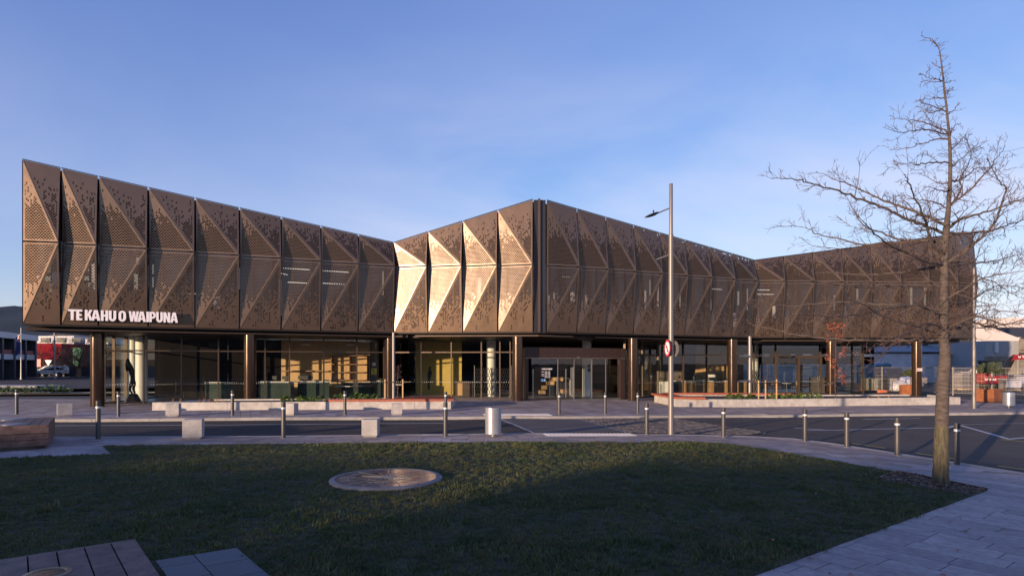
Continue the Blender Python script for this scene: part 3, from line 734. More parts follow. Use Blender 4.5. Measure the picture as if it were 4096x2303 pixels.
for t0, t1, z in ((.58, .68, 7.30), (.60, .68, 6.55), (.73, .83, 7.30), (.73, .82, 6.6)):
    lighttube(facept(F1, F2, t0, .7), facept(F1, F2, t1, .7), z)
lighttube(facept(F1, F2, .575, .35), facept(F1, F2, .60, .75), 6.95)
for A, B, t0, t1, z in ((F4, F5, .80, .86, 7.1), (F5, F6, .02, .10, 7.2), (F5, F6, .03, .12, 6.9)): lighttube(facept(A, B, t0, .7), facept(A, B, t1, .7), z)
BACK = 56
mb = MB(); mb.prism(inward(.06) + [(33.0, BACK), (-23.2, BACK)], 3.84, 3.93); mb.build("floor_slab", m_dark, bld)
mb = MB(); mb.prism(inward(.9) + [(33.0, BACK), (-23.2, BACK)], 3.63, 3.84); mb.build("soffit_box", m_dark, bld)
mb = MB()
lip = inward(.48)
mb.prism([lip[0], lip[1], lip[2], (lip[2][0] + .8, lip[2][1])] + [(lip[2][0] + .8, 37), (-22.2, 37)], 3.66, 3.765); mb.build("soffit_edge", m_soff, bld)
mb = MB(); mb.prism([(-5.6, 35.25), (1.5, 34.7), (3.6, 35.9), (3.6, 37.4), (-5.6, 37.4)], 3.67, 3.755); mb.build("soffit_edge", m_mull, bld)
mb = MB(); mb.prism([(5.0, 36.6), lip[5], (lip[5][0] + .3, lip[5][1] + 2), (5, 39)], 3.67, 3.755); mb.build("soffit_edge", m_soff, bld)
mb = MB(); mb.prism([(17.2, 42.0), lip[6], (lip[6][0], 44.5), (17.2, 44.5)], 3.67, 3.755); mb.build("soffit_edge", m_mull, bld)
mb = MB(); mb.prism(inward(1.0) + [(33.0, BACK), (-23.2, BACK)], 8.55, 8.7); mb.build("roof", m_dark, bld)
mb = MB()
mb.add([(F0[0], F0[1], ZB), (-23.2, BACK, ZB), (-23.2, BACK, 8.6), (-22.45, 29.5, 10.9), (F0[0] - .02, F0[1] + .02, T0)], [(0, 1, 2, 3, 4)])
mb.add([(F7[0], F7[1], ZB), (33.0, BACK, ZB), (33.0, BACK, 8.6), (F7[0] + .05, 45, 10.6), (F7[0] + .02, F7[1], T7)], [(0, 1, 2, 3, 4)])
mb.build("end_wall", m_bronze, bld, fix=False)
mb = MB(); mb.bb(-23.2, 12, BACK, BACK + .2, -.3, 8.6); mb.build("back_wall", m_inner, bld)

# columns
def column(x, y, r=.305, steel=False, top=3.66):
    mb = MB(); g = gz(x); mb.lathe((x, y, 0), [(r, g - .05), (r, top)], 40); c = mb.build("downpipe" if steel else "column", m_steel if steel else m_colm, bld, smooth=True)
    return c
for x, y in ((-20.55, 30.25), (-13.95, 32.5), (-7.18, 35.95), (.33, 34.95), (7.45, 37.6), (14.05, 38.9), (22.0, 41.5 + .6), (28.35, 42.2 + .55)):
    column(x, y)
column(-6.79, 34.98 + .02, .085, True, 3.9); column(15.55, 39.9, .11, True, 3.9)
for z in (1.0, 2.6):
    mb = MB(); mb.bar((14.4, 39.0, z), (15.4, 39.7, z), .12, .10); mb.build("pipe_bracket", m_steel, bld)

# ground-floor glazing
def pane_wall(A, B, ts, g=m_glass, tr=2.81, top=3.63, sides=True, z0=None, tdrop=0, heavy=False):
    """glazing from A to B split at fractions ts; every pane, mullion and transom its own part"""
    A, B = V2(A), V2(B); d = (B - A).normalized(); L_ = (B - A).length; n = Vector((d.y, -d.x)); rz = math.atan2(d.y, d.x)
    xs = [0] + list(ts) + [1]
    for i, t in enumerate(xs):
        if not sides and i in (0, len(xs) - 1): continue
        p = A.lerp(B, t); b = MB(); z_ = gz(p.x) if z0 is None else z0
        b.box((p.x + n.x * .03, p.y + n.y * .03, (z_ + top) / 2), (.07, .14, top - z_), rz=rz); b.build("mullion", m_mull, bld)
    for i in range(len(xs) - 1):
        a, b_ = A.lerp(B, xs[i]) + d * .036, A.lerp(B, xs[i + 1]) - d * .036; c = (a + b_) / 2; w = (b_ - a).length; z_ = min(gz(a.x), gz(b_.x)) if z0 is None else z0
        for (zz0, zz1) in ((z_ + .08, tr - .035), (tr + .035, top)):
            b = MB(); b.add([(a.x, a.y, zz0), (b_.x, b_.y, zz0), (b_.x, b_.y, zz1), (a.x, a.y, zz1)], [(0, 1, 2, 3)]); b.build("glass_pane", g, bld, fix=False)
        b = MB(); b.box((c.x + n.x * .02, c.y + n.y * .02, tr), (w, .12, .07), rz=rz); b.build("transom", m_mull, bld)
        b = MB(); b.box((c.x + n.x * .01, c.y + n.y * .01, z_ + .04), (w, .10, .08), rz=rz); b.build("sill", m_dark, bld)
        # row of small manifestation dots on the glass at waist height
        b = MB(); k = int(w / .115)
        for j in range(k):
            q = a + d * (j + .5) * w / k + n * .006
            b.box((q.x, q.y, z_ + 1.0), (.022, .003, .045), rz=rz)
        b.build("manifestation_dots", m_white, bld)
def ts_for(A, B, pxs):
    A, B = V2(A), V2(B); res = []
    for px in pxs:
        k = (px - CX) / FP; # x = k*y
        # A + t(B-A): x - k y = 0
        f0 = A.x - k * A.y; f1 = B.x - k * B.y; res.append(f0 / (f0 - f1))
    return res
GA, GB, GC = (-21.45, 31.85), (-7.55, 37.6), (.55, 36.75)
pane_wall(GA, GB, ts_for(GA, GB, [419, 575, 726, 874, 1060, 1158, 1295, 1427, 1535]))
pane_wall(GB, GC, ts_for(GB, GC, [1684, 1806, 1926, 2000, 2041]), sides=False)
pane_wall((-22.3, 38.5), GA, [.35, .6, .8], tr=2.81, sides=False)      # left end, glazed too
GD0, GD, GE, GF = (7.15, 38.9), (10.4, 43.6), (16.5, 45.7), (27.3, 47.5)
pane_wall(GD0, GD, [.5], g=m_glassd, tr=2.75)
pane_wall(GD, GE, ts_for(GD, GE, [2732, 2826, 2918]), tr=2.75, sides=False)
tE = ts_for(GE, GF, [3015, 3102, 3280, 3330, 3408])
pane_wall(GE, GF, tE, tr=2.72, g=m_glassd)
pane_wall(GF, (28.2, 52), [.5], tr=2.72, sides=False)
# bronze double door set into the right-hand glazing
dA, dB = V2(GE).lerp(V2(GF), tE[1]), V2(GE).lerp(V2(GF), tE[2]); dd = (dB - dA).normalized(); dn = Vector((dd.y, -dd.x)); drz = math.atan2(dd.y, dd.x)
for t, w in ((0.0, .16), (.5, .16), (1.0, .16)):
    p = dA.lerp(dB, t) + dn * .09; b = MB(); b.box((p.x, p.y, 1.22), (w, .12, 2.95), rz=drz); b.build("door_frame", m_mull, bld)
b = MB(); p = dA.lerp(dB, .5) + dn * .088; b.box((p.x, p.y, 2.62), ((dB - dA).length - .17, .12, .16), rz=drz); b.build("door_frame", m_mull, bld)
b = MB(); p = dA.lerp(dB, .5) + dn * .088; b.box((p.x, p.y, -.14), ((dB - dA).length - .17, .12, .16), rz=drz); b.build("door_frame", m_mull, bld)
for t in (.90, .95):
    p = dA.lerp(dB, t) + dn * .20; b = MB(); b.tube([(p.x, p.y, .75), (p.x + dn.x * .03, p.y + dn.y * .03, .80), (p.x + dn.x * .03, p.y + dn.y * .03, 1.15), (p.x, p.y, 1.2)], .018, 6); b.build("door_handle", m_steel, bld)

# entrance lobby box
e0, e1 = V2((.67, 35.75)), V2((7.05, 38.75)); ed_ = (e1 - e0).normalized(); en = Vector((ed_.y, -ed_.x)); erz = math.atan2(ed_.y, ed_.x); EL = (e1 - e0).length
def ept(t, o=0.0): p = e0 + ed_ * EL * t + en * o; return p
b = MB(); p = ept(.5); b.box((p.x, p.y, 2.76), (EL, .5, .64), rz=erz); b.build("entrance_fascia", m_entr, bld)
b = MB()
for i in range(14):
    for z in (2.60, 2.95):
        p = ept((i + .5) / 14, .258); b.box((p.x, p.y, z), (.025, .012, .025), rz=erz)
b.build("fascia_bolts", m_steel, bld)
b = MB(); p = ept(.5, .262); b.box((p.x, p.y, 2.445), (EL, .03, .03), rz=erz); b.build("fascia_edge", m_edge, bld)
for t, w in ((.02, .16), (.035, .0), (.975, .34)):
    if w == 0: continue
    p = ept(t, .05); g = gz(p.x); b = MB(); b.box((p.x, p.y, (g + 2.43) / 2), (w, .34, 2.43 - g), rz=erz); b.build("entrance_jamb", m_entr, bld)
es = [.06, .315, .475, .655, .80, .95]
for i in range(len(es) - 1):
    a, c = ept(es[i] + .004, .14), ept(es[i + 1] - .004, .14 if i not in (1, 2) else .10); g = gz(a.x)
    b = MB(); b.add([(a.x, a.y, g + .03), (c.x, c.y, g + .03), (c.x, c.y, 2.42), (a.x, a.y, 2.42)], [(0, 1, 2, 3)]); b.build("glass_pane", m_glass, bld, fix=False)
for t in es[1:-1]:
    p = ept(t, .15); b = MB(); b.box((p.x, p.y, (gz(p.x) + 2.42) / 2), (.035, .05, 2.42 - gz(p.x)), rz=erz); b.build("door_stile", m_steel, bld)
for t in (.115, .275, .435, .62):       # tall pale door handles
    p = ept(t, -.35); b = MB(); b.box((p.x, p.y, .92), (.05, .05, 1.75), rz=erz); b.build("security_post", m_silver, bld)
b = MB(); p = ept(.5, -.9); b.box((p.x, p.y, -.08), (EL * .95, 2.2, .10), rz=erz); b.build("entrance_mat", m_intfl, bld)
# left cheek
pane_wall((.55, 36.7), (.72, 35.85), [], tr=2.45, top=3.1, sides=False)
b = MB(); p = ept(.51, .275); b.box((p.x, p.y, 2.5), (.14, .05, .05), rz=erz); b.build("door_sensor", m_steel, bld)

# flat lettering helper (built-in font, turned into mesh)
def text_mesh(body, size, M_, mat, name="lettering", parent=None, xs=1.0, ext=.002, off=0.0, align='LEFT'):
    cu = bpy.data.curves.new(name, 'FONT'); cu.body = body; cu.size = size; cu.extrude = ext; cu.offset = off; cu.align_x = align; cu.resolution_u = 3
    t = bpy.data.objects.new(name, cu); col.objects.link(t); bpy.context.view_layer.update()
    me = bpy.data.meshes.new_from_object(t); bpy.data.objects.remove(t); bpy.data.curves.remove(cu)
    me.transform(M_ @ Matrix.Diagonal((xs, 1, 1, 1))); me.materials.clear(); me.materials.append(mat); return link(name, me, parent)
def plane_M(p, xdir, up=(0, 0, 1)):
    x = Vector(xdir).normalized(); u = Vector(up); z = x.cross(u).normalized(); u = z.cross(x)
    return Matrix.Translation(Vector(p)) @ Matrix((x, u, z)).transposed().to_4x4()
ex = Vector((ed_.x, ed_.y, 0)); 
def glass_text(body, px, py, size, mat=m_signw, xs=.72, off=.0):
    A_, B_ = ept(0, .15), ept(1, .15); k = (px - CX) / FP; f0 = A_.x - k * A_.y; f1 = B_.x - k * B_.y; p = A_.lerp(B_, f0 / (f0 - f1))
    z = EYE - (py - HY) / FP * p.y
    return text_mesh(body, size, plane_M((p.x, p.y, z), ex), mat, "glass_lettering", bld, xs=xs, off=off)
glass_text("TE KAHU O WAIPUNA", 2164, 1478, .125, off=.004, xs=.60)
def glass_dash(px0, px1, py):       # lines of opening hours too small to read in the photograph
    A_, B_ = ept(0, .15), ept(1, .15); q = []
    for px in (px0, px1):
        k = (px - CX) / FP; f0 = A_.x - k * A_.y; f1 = B_.x - k * B_.y; q.append(A_.lerp(B_, f0 / (f0 - f1)))
    z = EYE - (py - HY) / FP * q[0].y
    x = 0.0; L_ = (q[1] - q[0]).length; r_ = random.Random(int(px0 * 7 + py * 13)); b = MB()
    while x < L_ - .02:
        w = r_.uniform(.015, .05); a_, c_ = q[0] + ed_ * x, q[0] + ed_ * min(L_, x + w); b.bar((a_.x, a_.y, z), (c_.x, c_.y, z), .003, .022); x += w + .012
    b.build("hours_line", m_signw, bld)
for y, a, m_, r_ in ((1485.5, 1, 1, 1), (1488.5, 1, 1, 1), (1491.3, 0, 1, 1), (1495.3, 1, 1, 1), (1498.3, 1, 1, 1), (1503, 1, 1, 1), (1506, 0, 1, 1), (1508.8, 0, 1, 1)):
    if a: glass_dash(2163.5, 2175.5, y)
    if m_: glass_dash(2179, 2190, y)
    if r_: glass_dash(2192.5, 2201, y)
m_bl = M("access_sign_blue", (.05, .30, .62), .5, 0, .02)
for px in (2167.3, 2178.2):
    A_, B_ = ept(0, .15), ept(1, .15); k = (px - CX) / FP; f0 = A_.x - k * A_.y; f1 = B_.x - k * B_.y; p = A_.lerp(B_, f0 / (f0 - f1)); z = EYE - (1520 - HY) / FP * p.y
    b = MB(); b.box((p.x, p.y, z), (.15, .006, .155), rz=erz); s_ = b.build("access_sign", m_bl, bld)
    b = MB(); q = p + en * .008
    b.lathe((0, 0, 0), [(.018, 0), (.018, .004)], 10)
    tr_ = plane_M((q.x, q.y, z + .045), ex); b.v = [tuple(tr_ @ Vector(v)) for v in b.v]
    b2 = MB(); pp = [(.0, .03), (.0, -.01), (.03, -.01), (.045, -.045)]
    for i in range(3):
        A3 = plane_M((q.x, q.y, z), ex); b2.bar(A3 @ Vector((*pp[i], 0)), A3 @ Vector((*pp[i + 1], 0)), .012, .004)
    ring = [(-.005 + .035 * math.cos(t * .5), -.025 + .035 * math.sin(t * .5)) for t in range(4, 13)]
    for i in range(8): b2.bar(A3 @ Vector((*ring[i], 0)), A3 @ Vector((*ring[i + 1], 0)), .010, .004)
    b.v += []; b.build("symbol", m_signw, s_); b2.build("symbol", m_signw, s_)

# ------------------------------------------------------------------ big sign letters
sign = empty("building_sign", label="large white raised letters reading TE KAHU O WAIPUNA on the bronze facade", cat="sign")
def arc(cx, cy, rx, ry, a0, a1, n=7): return [(cx + rx * math.cos(R(a0 + (a1 - a0) * i / n)), cy + ry * math.sin(R(a0 + (a1 - a0) * i / n))) for i in range(n + 1)]
S, B_ = .25, .18
GL = {
 'T': ([[(.22, 0), (.47, 0), (.47, .82), (.69, .82), (.69, 1), (0, 1), (0, .82), (.22, .82)]], [], .69),
 'E': ([[(0, 0), (.52, 0), (.52, .19), (.25, .19), (.25, .42), (.46, .42), (.46, .60), (.25, .60), (.25, .81), (.52, .81), (.52, 1), (0, 1)]], [], .52),
 'K': ([[(0, 0), (.25, 0), (.25, .33), (.31, .43), (.45, 0), (.72, 0), (.48, .60), (.70, 1), (.44, 1), (.25, .62), (.25, 1), (0, 1)]], [], .70),
 'A': ([[(0, 0), (.25, 0), (.29, .2), (.50, .2), (.54, 0), (.80, 0), (.56, 1), (.24, 1)]], [[(.32, .37), (.47, .37), (.395, .76)]], .80),
 'H': ([[(0, 0), (.25, 0), (.25, .41), (.43, .41), (.43, 0), (.68, 0), (.68, 1), (.43, 1), (.43, .60), (.25, .60), (.25, 1), (0, 1)]], [], .68),
 'U': ([[(0, 1)] + arc(.34, .32, .34, .34, 180, 360, 10) + [(.68, 1), (.43, 1)] + arc(.34, .32, .09, .13, 360, 180, 6) + [(.25, 1)]], [], .68),
 'O': ([arc(.35, .70, .35, .32, 0, 180, 8) + arc(.35, .30, .35, .32, 180, 360, 8)], [arc(.35, .70, .10, .14, 0, 180, 5) + arc(.35, .30, .10, .14, 180, 360, 5)], .70),
 'W': ([[(.17, 0), (.45, 0), (.53, .55), (.61, 0), (.89, 0), (1.06, 1), (.82, 1), (.745, .42), (.66, 1), (.41, 1), (.315, .42), (.24, 1), (0, 1)]], [], 1.06),
 'I': ([[(0, 0), (.25, 0), (.25, 1), (0, 1)]], [], .25),
 'P': ([[(0, 0), (.25, 0), (.25, .34)] + arc(.36, .67, .31, .33, -90, 90, 8) + [(0, 1)]], [[(.25, .52)] + arc(.34, .665, .09, .145, -90, 90, 5) + [(.25, .81)]], .67),
 'N': ([[(0, 0), (.24, 0), (.24, .55), (.43, 0), (.68, 0), (.68, 1), (.44, 1), (.44, .47), (.26, 1), (0, 1)]], [], .68)}
def letter_mesh(ch, depth=.05):
    outs, holes, w = GL[ch]; vs = []; fs = []
    loops = [[Vector((x, y, 0)) for x, y in l] for l in outs + holes]
    flat_ = [p for l in loops for p in l]; n = len(flat_)
    tris = tessellate_polygon(loops)
    vs = [tuple(p) for p in flat_] + [(p.x, p.y, -depth) for p in flat_]
    for t in tris: fs.append(tuple(t)); fs.append(tuple(i + n for i in reversed(t)))
    b = 0
    for l in loops:
        for i in range(len(l)): j = (i + 1) % len(l); fs.append((b + i, b + j, n + b + j, n + b + i))
        b += len(l)
    return vs, fs
sA, sB = Vector((-20.50, 28.08)), Vector((-16.38, 30.05)); sdv = (sB - sA).normalized()
def sign_pt(px):
    k = (px - CX) / FP; f0 = sA.x - k * sA.y; f1 = sB.x - k * sB.y; return sA.lerp(sB, f0 / (f0 - f1))
LET = [('T', 718, 800), ('E', 803, 865), ('K', 893, 972), ('A', 960, 1056), ('H', 1062, 1138), ('U', 1145, 1223), ('O', 1248, 1326), ('W', 1356, 1462), ('A', 1448, 1537), ('I', 1541, 1568), ('P', 1572, 1641), ('U', 1645, 1714), ('N', 1721, 1792), ('A', 1793, 1874)]
for ch, x0, x1 in LET:
    a, b = sign_pt(x0 / 2.633), sign_pt(x1 / 2.633); w = (b - a).length; vs, fs = letter_mesh(ch, .07)
    k = w / GL[ch][2]; Mx = plane_M((a.x, a.y, 4.125), (sdv.x, sdv.y, 0))
    mb = MB(); mb.v = [tuple(Mx @ Vector((v[0] * k, v[1] * .495, v[2]))) for v in vs]; mb.f = fs; mb.m = [0] * len(fs)
    mb.build("letter", m_signw, sign)
mb = MB()
for z in (4.2, 4.5): mb.bar((sA.x - sdv.y * .1, sA.y + sdv.x * .1, z), (sB.x - sdv.y * .1, sB.y + sdv.x * .1, z), .03, .03)
mb.build("mounting_rail", m_dark, sign)

# ------------------------------------------------------------------ interior
mb = MB(); mb.prism([(-22.3, 32.3), (-7.6, 38.0), (.6, 37.1), (7.3, 39.2), (10.5, 44), (16.5, 46), (27.2, 47.8), (28, 55.9), (-23, 55.9)], -.02, .004, lambda x: gz(x) * .9); mb.build("interior_floor", m_intfl, bld)
def wallbox(name, mat, x0, x1, y0, y1, z0=0.0, z1=3.62, parent=bld): b = MB(); b.bb(x0, x1, y0, y1, z0 + gz((x0 + x1) / 2), z1); return b.build(name, mat, parent)
wallbox("partition", m_inner, -22.6, -8.0, 47.0, 47.2) if False else None
wallbox("interior_wall", m_inner, -22.6, -18.05, 38.6, 38.75)  # near-black wall in place of the room's shaded depth
wallbox("interior_wall", m_inner, -18.0, -14.6, 38.7, 38.85)  # likewise coloured near-black for the shade deep in the room
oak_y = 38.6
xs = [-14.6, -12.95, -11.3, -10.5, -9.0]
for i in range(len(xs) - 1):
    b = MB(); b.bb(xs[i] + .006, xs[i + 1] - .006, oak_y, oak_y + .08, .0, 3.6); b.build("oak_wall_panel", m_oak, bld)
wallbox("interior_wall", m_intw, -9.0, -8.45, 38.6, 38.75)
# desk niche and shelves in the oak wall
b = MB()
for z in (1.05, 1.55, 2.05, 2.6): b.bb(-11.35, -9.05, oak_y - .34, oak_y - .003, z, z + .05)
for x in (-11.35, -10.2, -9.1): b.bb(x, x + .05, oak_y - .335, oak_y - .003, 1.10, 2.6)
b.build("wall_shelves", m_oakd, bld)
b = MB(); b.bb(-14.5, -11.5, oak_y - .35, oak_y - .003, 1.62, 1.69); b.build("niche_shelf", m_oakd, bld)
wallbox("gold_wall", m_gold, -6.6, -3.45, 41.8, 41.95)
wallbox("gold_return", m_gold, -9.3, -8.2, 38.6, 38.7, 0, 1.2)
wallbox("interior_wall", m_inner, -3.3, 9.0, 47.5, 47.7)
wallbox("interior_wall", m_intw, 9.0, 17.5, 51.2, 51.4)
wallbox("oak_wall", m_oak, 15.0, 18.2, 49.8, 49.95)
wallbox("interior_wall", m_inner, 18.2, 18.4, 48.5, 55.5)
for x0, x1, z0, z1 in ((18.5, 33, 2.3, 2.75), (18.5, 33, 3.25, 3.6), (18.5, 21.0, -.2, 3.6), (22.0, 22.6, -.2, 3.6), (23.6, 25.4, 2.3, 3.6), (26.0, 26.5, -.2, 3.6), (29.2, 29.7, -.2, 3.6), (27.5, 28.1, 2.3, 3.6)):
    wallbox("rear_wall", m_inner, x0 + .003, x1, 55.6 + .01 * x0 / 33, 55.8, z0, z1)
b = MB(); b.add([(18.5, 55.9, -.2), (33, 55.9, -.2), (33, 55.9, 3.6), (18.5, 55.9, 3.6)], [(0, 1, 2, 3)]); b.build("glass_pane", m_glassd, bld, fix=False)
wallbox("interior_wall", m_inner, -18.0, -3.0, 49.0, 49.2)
# flat dark figure shape on the gold wall
silh = empty("wall_silhouette", label="dark human-shaped silhouette on the yellow lobby wall", cat="wall graphic")
mb = MB(); cx0, y0_ = -5.62, 41.78
prof = [(-.16, .35), (-.14, 1.0), (-.17, 1.35), (-.12, 1.62), (-.05, 1.72), (-.07, 1.85), (0, 1.95), (.08, 1.9), (.09, 1.76), (.05, 1.70), (.14, 1.55), (.10, 1.3), (.02, 1.0), (.0, .35)]
n = len(prof); mb.add([(cx0 + x, y0_, z) for x, z in prof] + [(cx0 + x, y0_ - .02, z) for x, z in prof], [tuple(range(n - 1, -1, -1)), tuple(range(n, 2 * n))] + [(i, (i + 1) % n, n + (i + 1) % n, n + i) for i in range(n)])
mb.build("figure", m_black, silh)
# round white columns indoors are part of the building
for x, y, r in ((-20.55, 33.85, .30), (-21.6, 34.8, .24), (-1.35, 39.6, .30), (4.95, 40.4, .30), (19.3, 48.6, .30)):
    mb = MB(); mb.lathe((x, y, 0), [(r, gz(x)), (r, 3.62)], 28); mb.build("indoor_column", m_white, bld, smooth=True)
for z in (1.85, 1.62):
    pass
dn_ = empty("direction_sign", (5.06, 40.10, 0), label="two small black square signs on the white column inside the entrance", cat="sign")
for z in (1.98, 1.70):
    mb = MB(); mb.box((0, -.01, z), (.16, .02, .20)); pl = mb.build("sign_plate", m_black, dn_)
    mb = MB(); mb.bar((-.04, -.024, z), (.04, -.024, z), .02, .006); mb.bar((.0, -.024, z + .03), (.04, -.024, z), .016, .006); mb.bar((.0, -.024, z - .03), (.04, -.024, z), .016, .006); mb.build("arrow", m_white, pl)

# statue
st = empty("statue", (-20.45, 32.9, 0), rz=R(15), label="dark bronze statue of a long-haired standing figure on a cone-shaped base behind the glass", cat="statue")
me = bpy.data.meshes.new("figure"); SK = [(0, 0, .60, .17), (0, 0, .95, .15), (-.03, 0, 1.25, .17), (-.10, 0, 1.50, .16), (-.20, 0, 1.66, .10), (-.25, 0, 1.82, .13), (-.22, 0, 1.98, .12),
      (-.30, .02, 1.55, .10), (-.24, -.12, 1.3, .06), (-.08, -.15, 1.42, .05), (.10, 0, .58, .11), (.02, 0, .33, .08), (.12, 0, .08, .07), (-.08, 0, .55, .10), (-.14, 0, .30, .075), (-.02, 0, .06, .07), (.04, .05, 1.2, .10), (.02, -.14, 1.28, .05)]
me.from_pydata([(a, b, c + .42) for a, b, c, r in SK], [(0, 1), (1, 2), (2, 3), (3, 4), (4, 5), (5, 6), (4, 7), (7, 8), (8, 9), (0, 10), (10, 11), (11, 12), (0, 13), (13, 14), (14, 15), (2, 16), (16, 17)], [])
so = link("figure", me, st); md = so.modifiers.new("skin", 'SKIN')
for i, v in enumerate(me.skin_vertices[0].data): v.radius = (SK[i][3] * .8, SK[i][3] * .8)
me.skin_vertices[0].data[0].use_root = True; ss = so.modifiers.new("sub", 'SUBSURF'); ss.levels = 2; ss.render_levels = 2
bpy.context.view_layer.update(); me2 = bpy.data.meshes.new_from_object(so.evaluated_get(bpy.context.evaluated_depsgraph_get())); so.modifiers.clear(); so.data = me2; me2.materials.clear(); me2.materials.append(m_statue)
me2.polygons.foreach_set('use_smooth', [True] * len(me2.polygons))
mb = MB(); mb.lathe((0, 0, 0), [(.48, 0), (.44, .08), (.22, .50)], 6); mb.build("cone_base", m_statue, st)

def thing_box(name, c, d, mat, label, cat, rz=0, group=None):
    b = MB(); b.box((0, 0, d[2] / 2), d); return tag(b.build(name, mat, None, loc=c, rz=rz), label, cat, group)
# reception desk runs behind the glazing
desk = empty("reception_desk", label="long reception desk with dark green glass front inside the left glazing", cat="desk")
for x0, x1, y in ((-17.6, -16.0, 35.0), (-15.0, -12.9, 36.1), (-12.89, -11.0, 36.7), (-8.5, -7.9, 38.2)):
    b = MB(); b.bb(x0, x1, y, y + .04, .08, 1.02); b.build("glass_front", m_grnpanel, desk)
    b = MB(); b.bb(x0 - .02, x1 + .02, y - .02, y + .5, 1.02, 1.06); b.build("desk_top", m_white, desk)
b = MB(); b.bb(-10.9, -9.3, 37.5, 37.9, .70, .74); b.build("low_counter", m_white, desk)
b = MB(); b.bb(-10.6, -8.8, 37.95, 38.0, .08, .95); b.build("glass_front", m_grnpanel, desk)
for i, (x, w) in enumerate(((-14.2, .3), (-13.6, .35), (-12.5, .9))):
    m_ = empty("monitor", (x, 36.55 if i < 2 else 36.95, 1.06), label=["small black screen at the left end of the reception desk", "second small black screen on the reception desk beside the first", "wide low black screen in the middle of the reception desk"][i], cat="monitor")
    b = MB(); b.box((0, 0, .22), (w, .03, .2)); b.build("screen", m_black, m_); b = MB(); b.box((0, .02, .06), (.06, .04, .12)); b.box((0, .02, .01), (.18, .12, .02)); b.build("stand", m_black, m_)
ys = empty("yellow_notice", (-8.72, 38.55, 1.62), label="small yellow camera notice below a white keypad on the wall", cat="sign")
m_ynot = M("notice_yellow", (.70, .58, .05), .5)
b = MB(); b.box((0, 0, 0), (.34, .02, .38)); b.build("notice_plate", m_ynot, ys); b = MB(); b.box((-.02, -.014, .08), (.14, .008, .07), rz=0); b.box((.0, -.014, -.05), (.2, .008, .03)); b.box((.0, -.014, -.12), (.2, .008, .02)); b.build("camera_symbol", m_black, ys)
kp = thing_box("keypad", (-8.72, 38.54, 1.98), (.20, .04, .20), m_white, "small white keypad on the wall above the yellow notice", "keypad")
cab = empty("bin_cabinet", (-3.0, 38.4, 0), label="grey and oak waste cabinet behind the glazing left of the lattice barrier", cat="cabinet")
b = MB(); b.bb(-.55, .55, .0, .6, .05, .98); b.build("carcass", m_mull, cab); b = MB(); b.bb(-.42, -.12, -.012, -.002, .12, .9); b.build("oak_door", m_oak, cab); b = MB(); b.bb(-.57, .57, -.03, .62, .98, 1.01); b.build("top", m_mull, cab)
def lattice(x, y, rz, w, h, label, posts=True):
    o = empty("lattice_barrier", (x, y, gz(x)), rz=rz, label=label, cat="barrier", group="expanding lattice barriers inside the glazing")
    b = MB(); n = max(3, int(w / .14)); rows = 4
    pit = w / n
    for i in range(-rows, n + 1):
        for s in (1, -1):
            x0, x1 = (i, i + rows) if s == 1 else (i + rows, i)
            t0, t1 = 0.0, 1.0
            a = Vector((x0 * pit, .012 * s, .12)); c = Vector((x1 * pit, .012 * s, h))
            lo, hi = 0, w
            d = c - a
            ta = [(lo - a.x) / d.x, (hi - a.x) / d.x]; tmin, tmax = max(0, min(ta)), min(1, max(ta))
            if tmax - tmin > .05: b.bar(a + d * tmin, a + d * tmax, .030, .012, up=Vector((0, 1, 0)))
    b.build("lattice_slats", m_black, o)
    for xx in ((0, w) if posts else ()):
        b = MB(); b.bb(xx - .02, xx + .02, -.02, .02, .06, h + .15); b.build("post", m_steel, o)
    b = MB()
    for xx in (-.12, .12) if posts else (): b.tube([(w + xx, -.03, .05), (w + xx, .03, .05)], .05, 10)
    b.tube([(w / 2, -.03, .10), (w / 2, .03, .10)], .09, 12); b.build("wheel", m_steel, o)
lattice(-2.35, 38.15, 0, 2.3, 1.85, "black expanding lattice barrier in front of a white column left of the entrance")
lattice(17.3, 47.2, R(8), 2.0, 1.85, "black expanding lattice barrier behind the right sapling")
# inside the lobby
plinth = empty("display_steps", label="dark stepped display shelf under the timber boxes in the lobby", cat="shelf")
for i, (x, y, w, z) in enumerate(((2.0, 41.0, .5, .20), (2.25, 41.3, .55, .50), (2.6, 41.1, .6, .80), (3.05, 41.4, .8, 1.05), (3.45, 41.0, .4, .25))):
    b = MB(); b.bb(x - w * .4, x + w * .4, y - .12, y + .12, -.08, z - .103); b.build("step", m_black, plinth)
    lb = ["lowest timber box at the left of the stepped stack in the lobby", "second timber box of the stepped stack in the lobby", "third timber box, wider, in the stepped lobby stack", "topmost timber box of the stepped lobby stack", "timber box apart on the floor right of the stepped lobby stack"][i]
    b = MB(); b.bb(-w / 2, w / 2, -.2, .2, 0, .24)
    tag(b.build("timber_box", m_oak, None, loc=(x, y, z - .1)), lb, "box", "timber boxes in the lobby")
trol = empty("book_trolley", (2.9, 39.6, -.04), label="wire book trolley with tall hoop handles inside the entrance doors", cat="trolley")
b = MB()
for yy in (0, .5): b.tube([(0, yy, .08), (0, yy, 1.1), (.08, yy, 1.2), (.8, yy, 1.2), (.88, yy, 1.1), (.88, yy, .08)], .014, 6)
b.build("hoop_frame", m_steel, trol); b = MB()
for i in range(9): b.tube([(.08 + i * .09, .25, .2), (.08 + i * .09, .25, .95)], .008, 4)
b.build("wire_rack", m_steel, trol); b = MB()
for xx in (0, .88):
    for yy in (0, .5): b.tube([(xx, yy - .02, .05), (xx, yy + .02, .05)], .05, 10)
b.build("castors", m_black, trol)
op = thing_box("oak_board", (7.45, 41.0, -.12), (.36, .12, 1.75), m_oak, "tall pale oak board standing left of the bronze column right of the entrance", "board")
